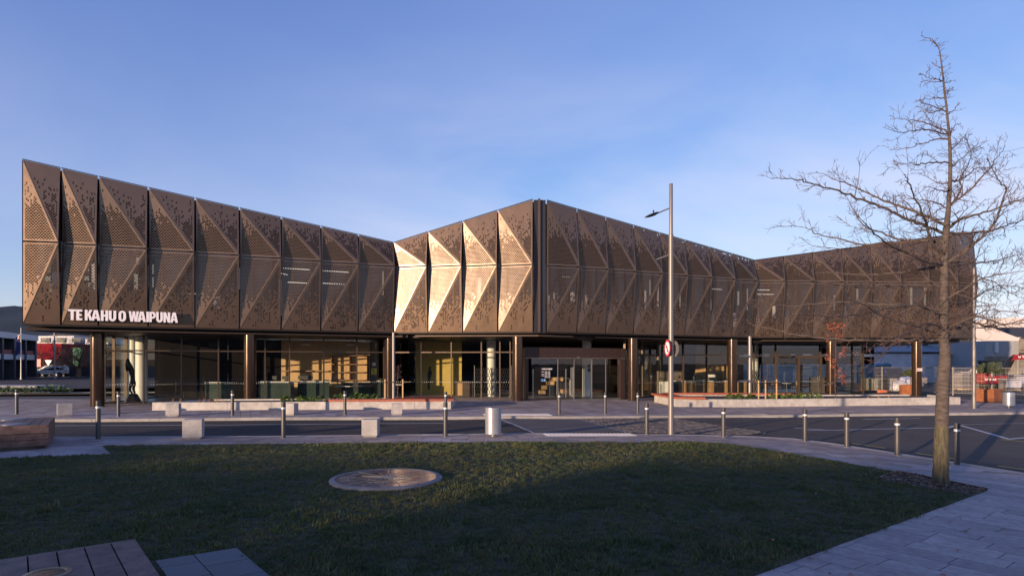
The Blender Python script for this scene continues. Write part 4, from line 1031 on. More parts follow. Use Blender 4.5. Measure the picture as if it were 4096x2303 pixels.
tp = empty("display_tower", (3.9, 40.6, -.08), label="pair of tall pale aluminium display posts inside the entrance doors", cat="display stand")
for xx in (0, .12): b = MB(); b.bb(xx, xx + .06, 0, .06, 0, 1.95); b.build("post", m_silver, tp)
b = MB(); b.bb(-.03, .22, -.05, .12, 0, .04); b.build("foot", m_silver, tp)
# cafe counter with oak slats
caf = empty("cafe_counter", (0, 0, 0), label="long cafe counter fronted with vertical oak slats inside the right glazing", cat="counter")
g_ = -.22
b = MB(); b.bb(12.2, 18.2, 47.0, 47.7, .88 + g_ + .1, .93 + g_ + .1); b.build("counter_top", m_white, caf)
b = MB(); b.bb(12.2, 18.2, 47.1, 47.6, g_ + .1, .975 + g_); b.build("counter_body", m_black, caf)
sl = MB(); sl.bb(-.028, .028, -.02, .02, 0, .80); slm = sl.mesh("slat", m_oak); x = 12.9
while x < 18.15: link("slat", slm, caf, loc=(x, 47.075, g_ + .12)); x += .105
b = MB(); b.bb(11.0, 12.15, 46.3, 46.95, g_ + .1, .98 + g_); b.bb(11.0, 11.25, 46.25, 46.29, g_ + .1, .98 + g_); b.build("white_cabinet", m_grnpanel if False else m_white, caf)
esp = empty("espresso_machine", (15.15, 47.2, .78), label="white espresso machine on the cafe counter", cat="coffee machine")
b = MB(); b.bb(0, .62, 0, .4, .30, .50); b.bb(.02, .12, .1, .35, 0, .30); b.box((.02, .2, .4), (.18, .3, .1), tilt=Matrix.Rotation(R(-40), 3, 'Y')); b.build("machine_body", m_white, esp); b = MB(); b.bb(.14, .6, .15, .35, 0, .3); b.bb(.0, .62, -.05, .4, -.0, .05); b.build("group_head", m_black, esp)
for i, (x, c_, w, h, nm, lb, ct, mt) in enumerate(((13.2, 47.3, .16, .14, "red_bowl", "small red bowl on the cafe shelf", "bowl", m_red), (14.1, 47.3, .14, .38, "milk_jug", "grey grinder jug on the cafe counter left of the coffee machine", "jug", m_silver), (16.75, 47.3, .18, .42, "grinder", "pale coffee grinder at the right of the cafe counter", "grinder", m_silver), (14.6, 47.15, .5, .12, "cup_rack", "low white rack of cups in front of the coffee machine", "cup rack", m_white))):
    b = MB()
    if w < .3: b.lathe((0, 0, 0), [(w * .35, 0), (w * .5, h * .4), (w * .5, h * .9), (w * .3, h)], 12)
    else:
        for k in range(5): b.lathe((-.22 + k * .11, 0, 0), [(.03, 0), (.045, .09)], 8)
        b.bb(-.28, .28, -.07, .07, -.01, .012)
    tag(b.build(nm, mt, None, loc=(x, c_, .79)), lb, ct)
for k in range(7):
    b = MB(); b.lathe((0, 0, 0), [(.035, 0), (.035, .17), (.014, .22), (.014, .28)], 8); tag(b.build("bottle", m_black, None, loc=(15.95 + k * .11, 47.35, .79)), ["leftmost", "second", "third", "middle", "fifth", "sixth", "rightmost"][k] + " dark bottle in the row at the right end of the cafe counter", "bottle", "bottles on the cafe counter")
b = MB(); b.bb(-.9, .9, -.15, .15, 0, .04); b.bb(-.88, -.84, -.1, .1, -.3, 0); b.bb(.84, .88, -.1, .1, -.3, 0); tag(b.build("raised_shelf", m_oakd, None, loc=(13.9, 47.55, 1.12)), "raised oak shelf over the left part of the cafe counter", "shelf")

# ------------------------------------------------------------------ planter walls and benches in front of the building
pl_l = empty("left_planter", label="long low pale concrete planter wall with red timber seat, left of the entrance", cat="planter")
def lowwall(parent, pts, w, z0, z1, joints, name="wall_block"):
    """blocks of a wall along a line, w metres deep away from the camera"""
    a, b = V2(pts[0]), V2(pts[1]); d = (b - a).normalized(); n = Vector((-d.y, d.x)); L_ = (b - a).length
    js = [0] + joints + [1]
    for i in range(len(js) - 1):
        p, q = a + d * (L_ * js[i] + .006), a + d * (L_ * js[i + 1] - .006); m_ = MB()
        m_.prism([tuple(p), tuple(q), tuple(q + n * w), tuple(p + n * w)], z0, z1, gz); m_.build(name, m_conc, parent)
LA, LB = (-16.25, 27.55), (-2.85, 28.5)
lowwall(pl_l, [LA, LB], .22, -.02, .36, [.245, .39, .575, .875])
lowwall(pl_l, [(-14.6, 29.9), (-6.2, 31.0)], .16, -.02, .37, [.33, .66])
lowwall(pl_l, [(-16.03, 27.78), (-14.75, 29.9)], .2, -.02, .36, [])
lowwall(pl_l, [(-3.09, 31.0), (-3.07, 28.73)], .2, -.02, .36, [])
mb = MB(); mb.prism([(-15.9, 27.8), (-3.3, 28.7), (-3.3, 31), (-6, 31), (-14.5, 29.9)], -.02, .30, gz); mb.build("planter_soil", m_dirt, pl_l)
def ptL(t, d=0.0): a, b = V2(LA), V2(LB); u = (b - a).normalized(); return a.lerp(b, t) + Vector((-u.y, u.x)) * d
# timber seat: front board and slats
f = MB(); a, b = ptL(.572, -.03), ptL(1.0, -.03); a = a; f.prism([tuple(a), tuple(b + Vector((.12, 0))), tuple(b + Vector((.12, .045))), tuple(a + Vector((0, .045)))], .36, .47, gz); f.build("seat_front_board", m_woodred, pl_l)
ang = math.atan2(LB[1] - LA[1], LB[0] - LA[0]); L_ = (V2(LB) - V2(LA)).length
f = MB(); f.bb(-.017, .017, 0, 1, 0, .06); slat = f.mesh("seat_slat", m_woodred); k = 0
t = .574
while t < 1.005:
    p = ptL(t, .02); ln = .62 if t < .80 else 2.35
    o = link("seat_slat", slat, pl_l, loc=(p.x, p.y, .405), rz=ang); o.scale = (1, ln, 1); t += .060 / L_ * .98
for t in (.60, .68, .76, .84, .92, .98):
    p = ptL(t, -.037); f = MB(); f.box((p.x, p.y, .415), (.028, .01, .028)); f.build("bolt", m_steel, pl_l)
pl_r = empty("right_planter", label="long low pale concrete planter wall with red timber corner seat, right of the entrance", cat="planter")
RA, RB = gp(2702, 1626), gp(3842, 1617); RA, RB = (RA.x, RA.y), (RB.x, RB.y)
lowwall(pl_r, [RA, RB], .24, -.02, .42, [.07, .22, .51, .80])
R0 = gp(2640, 1614)
lowwall(pl_r, [(RA[0] - .0, RA[1] + .02), (R0.x, R0.y + 1.4)][::-1], .22, -.02, .40, [])
lowwall(pl_r, [(9.4, 37.2), (24.9, 38.2)], .18, -.02, .43, [.25, .5, .75])
lowwall(pl_r, [(RB[0], RB[1] + .02), (RB[0] + .2, 38.1)], .2, -.02, .42, [])
mb = MB(); mb.prism([(RA[0] + .1, RA[1] + .2), (RB[0] - .1, RB[1] + .2), (25, 38.2), (9.4, 37.2)], -.02, .34, gz); mb.build("planter_soil", m_dirt, pl_r)
f = MB(); f.prism([(RA[0] - .05, RA[1] - .03), (RA[0] + 1.62, RA[1] + .05), (RA[0] + 1.62, RA[1] + .7), (RA[0] + .55, RA[1] + .9), (R0.x + .75, R0.y + 1.5), (R0.x - .15, R0.y + 1.5)], .42, .53, gz); f.build("corner_seat", m_woodred, pl_r)
f = MB(); f.prism([(9.3, 37.15), (17.4, 37.7), (17.4, 38.2), (9.3, 37.7)], .43, .53, gz); f.build("rear_seat", m_woodred, pl_r)
f = MB(); p = gp(2666, 1607); f.box((p.x - .13, p.y - .05, .12), (.28, .03, .25), rz=R(105)); f.build("vent_grille", m_black, pl_r)

# leafy clumps
def leaf_mesh(r):
    b = MB(); n = 9; vs = [(0, 0, .012)]
    for i in range(n):
        a = 2 * math.pi * i / n; q = r * (1 - .35 * (i == 0)); vs.append((q * math.cos(a), q * math.sin(a), -.02 * r / .1 * math.cos(2 * a)))
    b.add(vs, [(0, 1 + i, 1 + (i + 1) % n) for i in range(n)]); return b.mesh("leaf", m_leafg, True, False)
LEAF = [leaf_mesh(.085), leaf_mesh(.105), leaf_mesh(.065)]
def clump(x, y, z, w, h, n, label, group, seed):
    rr = random.Random(seed); o = empty("leopard_plant", (x, y, z), label=label, cat="plant", group=group)
    st_ = MB()
    for i in range(n):
        a = rr.random() * 6.283; d = math.sqrt(rr.random()) * w / 2; px, py = d * math.cos(a), d * math.sin(a) * .8; pz = h * (.35 + .65 * rr.random()) * (1 - .5 * (2 * d / w) ** 2)
        l = link("leaf", rr.choice(LEAF), o, loc=(px, py, pz)); l.rotation_euler = (rr.uniform(-.7, .7) - .35, rr.uniform(-.7, .7), rr.random() * 6.28)
        st_.tube([(px * .3, py * .3, 0), (px, py, pz)], .005, 3, cap=False)
    st_.build("stems", m_leafg, o); return o
LP = [(1148, 1600, .38), (1200, 1599, .35), (1232, 1598, .42), (1285, 1598, .50), (1355, 1590, .46), (1420, 1590, .40), (1455, 1589, .45), (1490, 1588, .42)]
names_l = ["leftmost small green leafy clump in the left planter", "second low green leafy clump in the left planter", "wide green leafy clump in the left planter before the timber seat", "broad green leafy clump just left of the timber seat",
           "tall green leafy clump behind the left end of the timber seat", "green leafy clump behind the seat beside the thin bollard", "full green leafy clump behind the seat, right of the thin bollard", "green leafy clump nearest the staked sapling, behind the seat"]
for i, (px, py, w) in enumerate(LP):
    Y = 28.6 if i < 4 else 29.4; x = (px - CX) / FP * Y; clump(x, Y, .30, w * 1.5, .42 if i > 3 else .34, 26, names_l[i], "green leafy clumps in the left planter", i)
LPR = [2920, 2955, 2998, 3085, 3130, 3175, 3215, 3262]
names_r = ["first green leafy clump in the right planter, in front of the bronze column", "second leafy clump in the right planter, left of the steel pipe", "round leafy clump at the foot of the steel pipe", "leafy clump behind the three pine stakes",
           "leafy clump right of the three pine stakes", "low leafy clump in front of the glass double doors", "leafy clump below the right door leaf", "last leafy clump of the right planter, left of the bronze column"]
for i, px in enumerate(LPR): clump((px - CX) / FP * 34.6, 34.6, .34 - .22, .72, .36, 24, names_r[i], "green leafy clumps in the right planter", 40 + i)
def tussock(x, y, z, h, seed, label):
    rr = random.Random(seed); b = MB()
    for i in range(16):
        a = rr.random() * 6.283; l = h * rr.uniform(.5, 1); s = rr.uniform(.05, .35)
        c_, s_ = math.cos(a), math.sin(a); b.add([(c_ * .02 - s_ * .008, s_ * .02 + c_ * .008, 0), (c_ * .02 + s_ * .008, s_ * .02 - c_ * .008, 0), (c_ * l * s, s_ * l * s, l)], [(0, 1, 2)])
    tag(b.build("grass_tussock", m_leafd2, None, loc=(x, y, z), fix=False), label, "plant", "dry brown tussocks in the planters")
m_leafd2 = M("dry_tussock", (.36, .17, .07), .8, 0, .25, 5)
tpos = [(692, 0), (722, 0), (800, 0), (815, 0), (838, 0), (852, 0), (868, 0), (893, 0), (1592 + 60, 1), (1668, 1), (3472, 2), (3514, 2), (3554, 2)]
tlab = ["leftmost dry reddish tussock in the left planter", "second dry tussock in the left planter", "third dry tussock, mid left planter", "fourth dry tussock, close to the third", "fifth dry tussock left of the far bollard", "sixth dry tussock left of the far bollard", "seventh dry tussock beside the far bollard", "last dry tussock right of the far bollard", "dry tussock right of the staked sapling", "second dry tussock right of the staked sapling", "first dry tussock at the bare end of the right planter", "middle dry tussock at the bare end of the right planter", "third dry tussock at the bare end of the right planter"]
for i, (px, w) in enumerate(tpos):
    Y = (28.4, 29.6, 35.4)[w]; tussock((px - CX) / FP * Y, Y, (.30, .30, .11)[w], (.26, .24, .26)[w], i, tlab[i])

# ------------------------------------------------------------------ trees
def grow(mb, p, d, L_, r, lvl, rr, nseg=4, droop=0.0, sides=4, dens=1.0):
    pts = [p.copy()]; dirs = [d.copy()]; q = p.copy(); dd_ = d.copy()
    for i in range(nseg):
        dd_ = (dd_ + Vector((rr.uniform(-1, 1), rr.uniform(-1, 1), rr.uniform(-1, 1))) * .17 + Vector((0, 0, droop))).normalized(); q = q + dd_ * L_ / nseg; pts.append(q.copy()); dirs.append(dd_.copy())
    mb.tube(pts, [max(.0026, r * (1 - .8 * i / nseg)) for i in range(nseg + 1)], max(3, sides), cap=False)
    if lvl <= 0: return
    k = int(rr.uniform(3, 5.5) * dens)
    for j in range(k):
        t = rr.uniform(.25, 1.0) * nseg; i = min(nseg - 1, int(t)); o = pts[i].lerp(pts[i + 1], t - i); ax = Vector((rr.uniform(-1, 1), rr.uniform(-1, 1), rr.uniform(-1, 1))).normalized()
        nd = (dirs[i] + ax.cross(dirs[i]).normalized() * rr.uniform(.6, 1.3)).normalized()
        grow(mb, o, nd, L_ * rr.uniform(.38, .62), max(.0035, r * .5), lvl - 1, rr, max(2, nseg - 1), droop, 3, dens)

m_leafb = m_leafd
tree = empty("bare_tree", label="tall bare young tree with grey-brown trunk in the mulch bed at right", cat="tree")
TY = 11.35
def tw(px, py, dy=0.0): return wp(px, py, TY + dy)
def Z5(x, y): return (x / 1.1138 + 3050, y / 1.1138 + 100)
tk = [(3762, 1950), (3763, 1900), (3764, 1800), (3767, 1700), (3771, 1560), (3780, 1420), (3775, 1350), (3776, 1200), (3777, 1043), (3784, 935), (3792, 850), (3800, 728), (3800, 603), (3795, 522), (3782, 396), (3771, 297), (3759, 208), (3742, 172), (3727, 155)]
tr_ = [34, 28, 25, 24, 22.5, 20, 17.5, 15.5, 13.5, 13, 9, 7, 6, 5, 4, 3, 2, 1.4, 1.0]
tpts = [tw(x, y) for x, y in tk]; trad = [r * TY / FP for r in tr_]
tpts[0].z = gz(7.9) - .03
def smooth(pts, rad, k=4):
    P, Q = [], []
    for i in range(len(pts) - 1):
        p0, p1, p2, p3 = pts[max(i - 1, 0)], pts[i], pts[i + 1], pts[min(i + 2, len(pts) - 1)]
        for j in range(k):
            t = j / k; P.append(.5 * ((2 * p1) + (p2 - p0) * t + (2 * p0 - 5 * p1 + 4 * p2 - p3) * t * t + (3 * p1 - p0 - 3 * p2 + p3) * t ** 3)); Q.append(rad[i] + (rad[i + 1] - rad[i]) * t)
    P.append(pts[-1]); Q.append(rad[-1]); return P, Q
P_, Q_ = smooth(tpts[:4], trad[:4], 16); lo = MB(); lo.tube(P_, Q_, 44, cap=False)
P2_, Q2_ = smooth(tpts[3:], trad[3:], 4); up_ = MB(); up_.tube(P2_, [q * (1 + .03 * math.sin(i * 2.1)) for i, q in enumerate(Q2_)], 16)
def rough_up(mb_, amp, f):
    mb_.v = [tuple(Vector(v) + Vector((mnoise.noise(Vector(v) * f), mnoise.noise(Vector(v) * f + Vector((9, 9, 9))), 0)) * amp) for v in mb_.v]
lo.v = [tuple(Vector(v) + Vector((v[0] - 7.9, v[1] - 11.35, 0)).normalized() * .011 * (mnoise.noise(Vector((v[0] * 42, v[1] * 42, v[2] * 5))) + .5 * mnoise.noise(Vector((v[0] * 80, v[1] * 80, v[2] * 14))))) for v in lo.v]; rough_up(lo, .006, 10); rough_up(up_, .006, 8)
lo.build("lower_trunk", m_barkm, tree, smooth=True); up_.build("trunk", m_bark, tree, smooth=True)
LIMBS = [
 (9, [(800, 925), (690, 880), (610, 850), (550, 815), (420, 770), (340, 740), (230, 710), (165, 690), (100, 683), (38, 684)], -1),
 (9, [(815, 890), (720, 850), (640, 815), (560, 790), (480, 755), (400, 715), (330, 690), (240, 655)], 1.4),
 (9, [(820, 1030), (760, 985), (735, 900), (715, 850), (680, 770), (650, 700), (630, 665)], -1.6),
 (8, [(810, 965), (700, 965), (600, 950), (530, 925), (450, 890), (400, 815), (365, 750)], 2),
 (9, [(805, 1070), (720, 1050), (640, 1015), (570, 980), (500, 930), (430, 850)], -2.4),
 (7, [(800, 1078), (650, 1098), (540, 1110), (430, 1110), (300, 1100), (230, 1105)], 1.5),
 (7, [(790, 1165), (600, 1160), (460, 1165), (340, 1155), (200, 1135), (130, 1118)], -1.3),
 (9, [(790, 1290), (740, 1262), (600, 1252), (500, 1242), (380, 1235), (200, 1245), (100, 1250), (-70, 1215)], .8),
 (7, [(790, 1290), (700, 1248), (560, 1262), (430, 1290), (300, 1300), (150, 1290)], -2.2),
 (9, [(800, 1400), (650, 1405), (500, 1408), (350, 1400), (200, 1385), (60, 1360), (-60, 1330)], 1.2),
 (7, [(800, 1385), (690, 1340), (600, 1320), (520, 1290), (440, 1240), (380, 1230)], -1.8),
 (7, [(830, 960), (640, 965), (450, 975), (330, 950), (240, 930), (190, 905), (55, 890)], 1.7),
 (6, [(800, 1060), (640, 1000), (480, 985), (380, 1000), (240, 985), (165, 945)], 2.6),
 (9, [(815, 1060), (900, 1010), (960, 960), (1040, 870), (1080, 740), (1050, 690), (1000, 590)], -1),
 (9, [(830, 930), (920, 925), (1000, 920), (1100, 890), (1200, 850)], 1.5),
 (9, [(835, 900), (880, 865), (930, 850), (1030, 820), (1165, 770), (1230, 740)], -1.8),
 (6, [(840, 800), (885, 740), (880, 690), (930, 590), (905, 500)], 1.5),
 (6, [(848, 790), (940, 720), (1000, 650), (1040, 600), (1085, 537)], -1.2),
 (7, [(825, 1075), (900, 1065), (1000, 1055), (1100, 1035), (1200, 1010)], 2),
 (7, [(820, 1220), (880, 1185), (960, 1140), (1060, 1110), (1200, 1090)], -1.7),
 (9, [(825, 1400), (880, 1345), (930, 1325), (1000, 1340), (1080, 1335), (1200, 1320)], 1.4),
 (9, [(825, 1345), (880, 1325), (960, 1300), (1080, 1330), (1220, 1300)], -2),
 (6, [(818, 1225), (900, 1240), (1000, 1180), (1080, 1160), (1200, 1180)], 2.4),
 (5, [(835, 615), (760, 612), (700, 620), (640, 618), (575, 620)], -.6),
 (5, [(830, 480), (770, 450), (700, 430), (620, 418), (560, 405)], .8),
 (5, [(830, 490), (750, 470), (690, 468), (620, 480), (570, 470)], -1),
 (4.5, [(830, 505), (760, 515), (700, 530), (640, 552), (563, 555)], .7),
 (4, [(825, 385), (770, 365), (735, 355), (700, 340)], -.5),
 (4, [(812, 328), (770, 325), (740, 330), (672, 342)], .6),
 (3.5, [(803, 250), (770, 240), (740, 235), (697, 215)], -.4),
 (3, [(803, 250), (760, 252), (710, 250)], .5),
 (4, [(838, 700), (790, 705), (760, 690), (695, 655)], .9),
 (5, [(838, 740), (790, 740), (730, 718)], -.9),
 (4, [(835, 560), (880, 520), (905, 490)], .6), (3.5, [(822, 400), (850, 380), (875, 350)], -.5), (3.5, [(815, 310), (835, 290), (855, 278)], .4), (3, [(803, 260), (830, 255), (840, 243)], .3),
 (4, [(838, 640), (880, 600), (930, 560), (970, 540)], .9), (5, [(838, 700), (900, 680), (960, 640), (1040, 640)], 1.6), (4, [(830, 500), (860, 450), (880, 440)], .4),
 (3, [(770, 85), (735, 60), (702, 46)], .1), (4, [(825, 360), (760, 390), (720, 370)], .5), (3, [(798, 190), (770, 180), (755, 165)], .2),
 (5, [(835, 850), (770, 870), (700, 840), (640, 870), (560, 880)], 2.2), (5, [(835, 820), (760, 790), (700, 780), (640, 760), (580, 760)], 1.3),
 (5, [(810, 1280), (700, 1360), (600, 1385), (500, 1440), (430, 1470)], -2.6), (6, [(812, 1350), (740, 1330), (640, 1370), (520, 1480), (400, 1560), (180 + 50, 1610)], -3.0),
 (5, [(822, 1270), (930, 1290), (1030, 1270), (1165, 1290)], .5), (5, [(822, 1130), (900, 1110), (1010, 1135), (1100, 1190), (1190, 1230)], 1.0)]
twigs = MB(); rr = random.Random(77)
for r0, pl, sdep in LIMBS:
    n = len(pl); pts = [tw(*Z5(x, y), sdep * (i / (n - 1)) ** 1.1 * (1.0 if n > 5 else .6)) for i, (x, y) in enumerate(pl)]
    r1 = r0 * .70 * TY / FP; rad = [max(.004, r1 * (1 - .85 * i / (n - 1))) for i in range(n)]
    P, Q = smooth(pts, rad, 5)
    for i in range(1, len(P)): P[i] = P[i] + Vector((rr.uniform(-1, 1), rr.uniform(-1, 1), rr.uniform(-1, 1))) * .016
    b = MB(); b.tube(P, Q, 8 if r0 > 5 else 6); 
    br = b.build("branch", m_bark if r0 > 6 else m_twig, tree, smooth=True)
    tot = sum((P[i + 1] - P[i]).length for i in range(len(P) - 1)); acc = 0; nxt = .12
    for i in range(len(P) - 1):
        sl = (P[i + 1] - P[i]).length; acc += sl
        while acc > nxt:
            f = nxt / tot; T_ = (P[i + 1] - P[i]).normalized(); ax = Vector((rr.uniform(-1, 1), rr.uniform(-1, 1), rr.uniform(-1, 1))).normalized()
            side = ax.cross(T_).normalized(); side.y *= .7; d = (T_ * rr.uniform(.5, 1.0) + side * .9 + Vector((0, 0, .16))).normalized()
            L1 = rr.uniform(.10, .42) * (1.15 - .55 * f) * min(1, tot / 1.6 + .25)
            if rr.random() < .16 and r0 > 5: L1 *= 2.0
            grow(twigs, P[i].lerp(P[i + 1], .5), d, L1, max(.0034, Q[i] * .45), 2 if L1 > .25 else 1, rr, 4, .03, 4, .72)
            nxt += rr.uniform(.06, .15) * (.72 if pl[-1][0] > 900 else 1.3 if P[i].z < 4.2 else 1.0)
# short twigs on the leader
for i in range(14, len(P2_) - 3):
    for k in range(3 if i < len(P2_) - 16 else 2):
        a = rr.random() * 6.283; d = Vector((math.cos(a), math.sin(a), .35)).normalized(); grow(twigs, P2_[i], d, rr.uniform(.08, .26) * (1 if i < len(P2_) - 16 else .6), .0045, 1, rr, 3, .05, 3, .6)
tag(twigs.build("twigs", m_twig, tree, fix=False), kind='stuff')

def small_tree(name, x, y, z, h, label, mat=m_twig, seed=1, cat="sapling", spread=.4):
    rr = random.Random(seed); o = empty(name, (x, y, z), label=label, cat=cat)
    b = MB(); pts = [Vector((rr.uniform(-.03, .03) * (i > 0), rr.uniform(-.03, .03), h * i / 6)) for i in range(7)]; b.tube(pts, [.022 * (1 - .8 * i / 6) + .003 for i in range(7)], 7); b.build("trunk", mat, o)
    t = MB()
    for i in range(26):
        f = rr.uniform(.2, .98); j = int(f * 6); p = pts[j].lerp(pts[min(j + 1, 6)], f * 6 - j); a = rr.random() * 6.28; d = Vector((math.cos(a), math.sin(a), rr.uniform(.2, .9))).normalized()
        grow(t, p, d, spread * rr.uniform(.5, 1) * (1.2 - .6 * f), .007, 1, rr, 3, .05, 3, .9)
    t.build("branches", mat, o, fix=False); return o, pts
def stake(x, y, z0, h, label):
    b = MB(); b.box((0, 0, h / 2), (.055, .055, h)); tag(b.build("stake", m_stake, None, loc=(x, y, z0)), label, "stake", "pine stakes beside the saplings")
sx = (1591 - CX) / FP * 29.6; small_tree("sapling", sx, 29.6, .3, 1.75, "thin bare sapling tied between two pine stakes in the left planter", seed=3)
for px, lb, h in ((1540, "left pine stake of the sapling in the left planter", 1.06), (1611, "right pine stake of the sapling in the left planter", 1.06)):
    stake((px - CX) / FP * 29.5, 29.5, .3, h, lb)
b = MB(); b.bar(((1540 - CX) / FP * 29.5, 29.46, 1.21), ((1585 - CX) / FP * 29.5, 29.5, 1.21), .02, .05); b.bar(((1582 - CX) / FP * 29.5, 29.55, 1.10), ((1611 - CX) / FP * 29.5, 29.46, 1.10), .02, .045)
tag(b.build("tree_tie", m_black), "black rubber tie holding the left sapling to its stakes", "tree tie")
sx = (3068 - CX) / FP * 34.4; small_tree("sapling", sx, 34.4, .12, 1.95, "thin bare sapling between three pine stakes in the right planter", mat=m_twig, seed=5)
for px, lb, h in ((3034, "left pine stake of the right sapling", 1.08), (3062, "middle pine stake of the right sapling, nearest its trunk", 1.08), (3106, "right pine stake of the right sapling", 1.14)):
    stake((px - CX) / FP * 34.3, 34.3, .1, h, lb)
b = MB(); b.bar(((3034 - CX) / FP * 34.3, 34.26, 1.02), ((3106 - CX) / FP * 34.3, 34.26, 1.06), .02, .05); tag(b.build("tree_tie", m_black), "black rubber tie across the three stakes of the right sapling", "tree tie")
# young oak that keeps its dead leaves
ox = (3342 - CX) / FP * 34.8
oak, opts = small_tree("brown_leaf_oak", ox, 34.8, .12, 5.2, "slender young tree still holding rust-brown dead leaves in the right planter", seed=9, cat="tree", spread=.55)
lb_ = MB(); rr = random.Random(31)
for (px, py, rx, ry, n) in ((3350, 1262, 8, 6, 18), (3318, 1305, 12, 14, 55), (3342, 1310, 16, 20, 90), (3370, 1302, 14, 13, 60), (3356, 1342, 18, 18, 80), (3312, 1343, 8, 6, 20), (3378, 1402, 9, 17, 50), (3310, 1430, 12, 12, 40), (3370, 1420, 20, 12, 50), (3338, 1455, 14, 20, 60), (3360, 1490, 24, 22, 110), (3375, 1520, 15, 22, 80), (3310, 1362, 6, 5, 14)):
    for k in range(n):
        a = rr.random() * 6.283; q = math.sqrt(rr.random()); p = wp(px + rx * q * math.cos(a), py + ry * q * math.sin(a), 34.8 + rr.uniform(-.35, .35)) - Vector((ox, 34.8, .12))
        s = rr.uniform(.035, .085); u = Vector((rr.uniform(-1, 1), rr.uniform(-1, 1), rr.uniform(-1, 1))).normalized() * s; v = u.orthogonal().normalized() * s * .45
        lb_.add([p - u, p + v, p + u, p - v], [(0, 1, 2), (0, 2, 3)])
tag(lb_.build("dead_leaves", m_leafd, oak, fix=False), kind='stuff')

# ------------------------------------------------------------------ bollards
bolt_me = MB(); bolt_me.lathe((0, 0, 0), [(.062, 0), (.062, .80), (.0605, .805), (.0605, .855), (.062, .86), (.062, .995), (.058, 1.0)], 22); BM = bolt_me.mesh("post", m_bollard, True)
bb_ = MB(); bb_.lathe((0, 0, 0), [(.0635, .805), (.0635, .855)], 22); BB = bb_.mesh("reflective_band", m_band, True)
bf = MB(); bf.lathe((0, 0, 0), [(.085, -.01), (.08, .006), (.062, .012)], 18); BF = bf.mesh("base_ring", m_conck, True)
BOL = [(392.6, 1757, 1602, "dark bollard on the near kerb beside the left timber bench", 0), (1134, 1751, 1607, "dark navy bollard on the near kerb between the two near concrete cubes", 0), (1782, 1746, 1608.6, "near-kerb bollard standing just left of the big silver bin", 0),
       (2587, 1737, 1612, "near-kerb bollard just left of the tall lamp post", 0), (2894, 1748, 1630, "first near-kerb bollard right of the tall lamp post", 0), (3220, 1765, 1637, "bollard where the near kerb begins to turn, second right of the lamp post", 0),
       (3387, 1787, 1650, "third bollard right of the lamp post along the turning kerb", 0), (3589, 1821, 1670, "bollard just left of the bare tree trunk", 0), (3828, 1859, 1691, "nearest bollard, just right of the bare tree trunk", 0),
       (67, 1656.6, 1556, "leftmost bollard across the road near the plant bed", 1), (474, 1666, 1565, "far-kerb bollard in front of the statue glazing", 1), (930, 1661, 1561, "far-kerb bollard in front of the grassy left part of the planter", 1),
       (1380, 1659, 1563, "far-kerb bollard in front of the left end of the timber seat", 1), (1783, 1655, 1566, "far-kerb bollard at the right end of the left planter", 1), (2237, 1657, 1569, "far-kerb bollard in front of the entrance lettering", 1),
       (2421, 1656, 1569, "far-kerb bollard in front of the right half of the entrance doors", 1), (2551, 1654, 1569, "far-kerb bollard in front of the column right of the entrance", 1)]
for px, py, ty, lb, g_ in BOL:
    p = gp(px, py); h = (py - ty) / FP * p.y
    o = empty("bollard", p, label=lb, cat="bollard", group="bollards along the far kerb" if g_ else "bollards along the near kerb"); o.scale = (1, 1, h); o.rotation_euler = (0, 0, random.uniform(-.5, .5))
    for nm, me in (("post", BM), ("reflective_band", BB), ("base_ring", BF)): link(nm, me, o)
# ------------------------------------------------------------------ concrete cubes
def cube_mesh():
    bm = bmesh.new(); bmesh.ops.create_cube(bm, size=1.0); bmesh.ops.bevel(bm, geom=bm.edges[:], offset=.022, segments=2, affect='EDGES')
    for v in bm.verts:
        if v.co.z > .3 and v.co.x * .7 + v.co.y * .7 > .3: v.co.z += .0
    me = bpy.data.meshes.new("block"); bm.to_mesh(me); bm.free(); me.materials.append(m_conc); me.polygons.foreach_set('use_smooth', [True] * len(me.polygons))
    try: me.set_sharp_from_angle(angle=R(40))
    except Exception: pass
    return me
CM = cube_mesh(); pb = MB(); pb.box((0, 0, .025), (.38, .38, .06)); PB = pb.mesh("plinth", m_conck)
def cube_at(px, py, w, h, rz, lb, grp):
    p = gp(px, py); p.y += w * .45; p.x = (px - CX) / FP * p.y
    o = empty("concrete_cube", p, rz=rz, label=lb, cat="block", group=grp)
    c = link("block", CM, o, loc=(0, 0, .045 + h / 2)); c.scale = (w, w, h); link("plinth", PB, o)
for i, (px, py, w, h, rz, lb) in enumerate([(774, 1756, .50, .50, R(20), "near concrete cube left of the dark navy bollard"), (1483, 1748, .45, .46, R(4), "near concrete cube between the navy bollard and the silver bin"),
    (259, 1666, .50, .47, R(38), "far concrete cube left of the left-hand bronze column"), (694, 1665, .48, .46, R(18), "far concrete cube in front of the left end of the planter wall"), (1165, 1659.5, .43, .43, R(-5), "far concrete cube beside the navy bollard"), (1587, 1659.5, .44, .42, R(12), "far concrete cube below the timber seat and sapling")]):
    cube_at(px, py, w, h, rz, lb, "pale concrete cubes along the near kerb" if i < 2 else "pale concrete cubes on the far pavement")

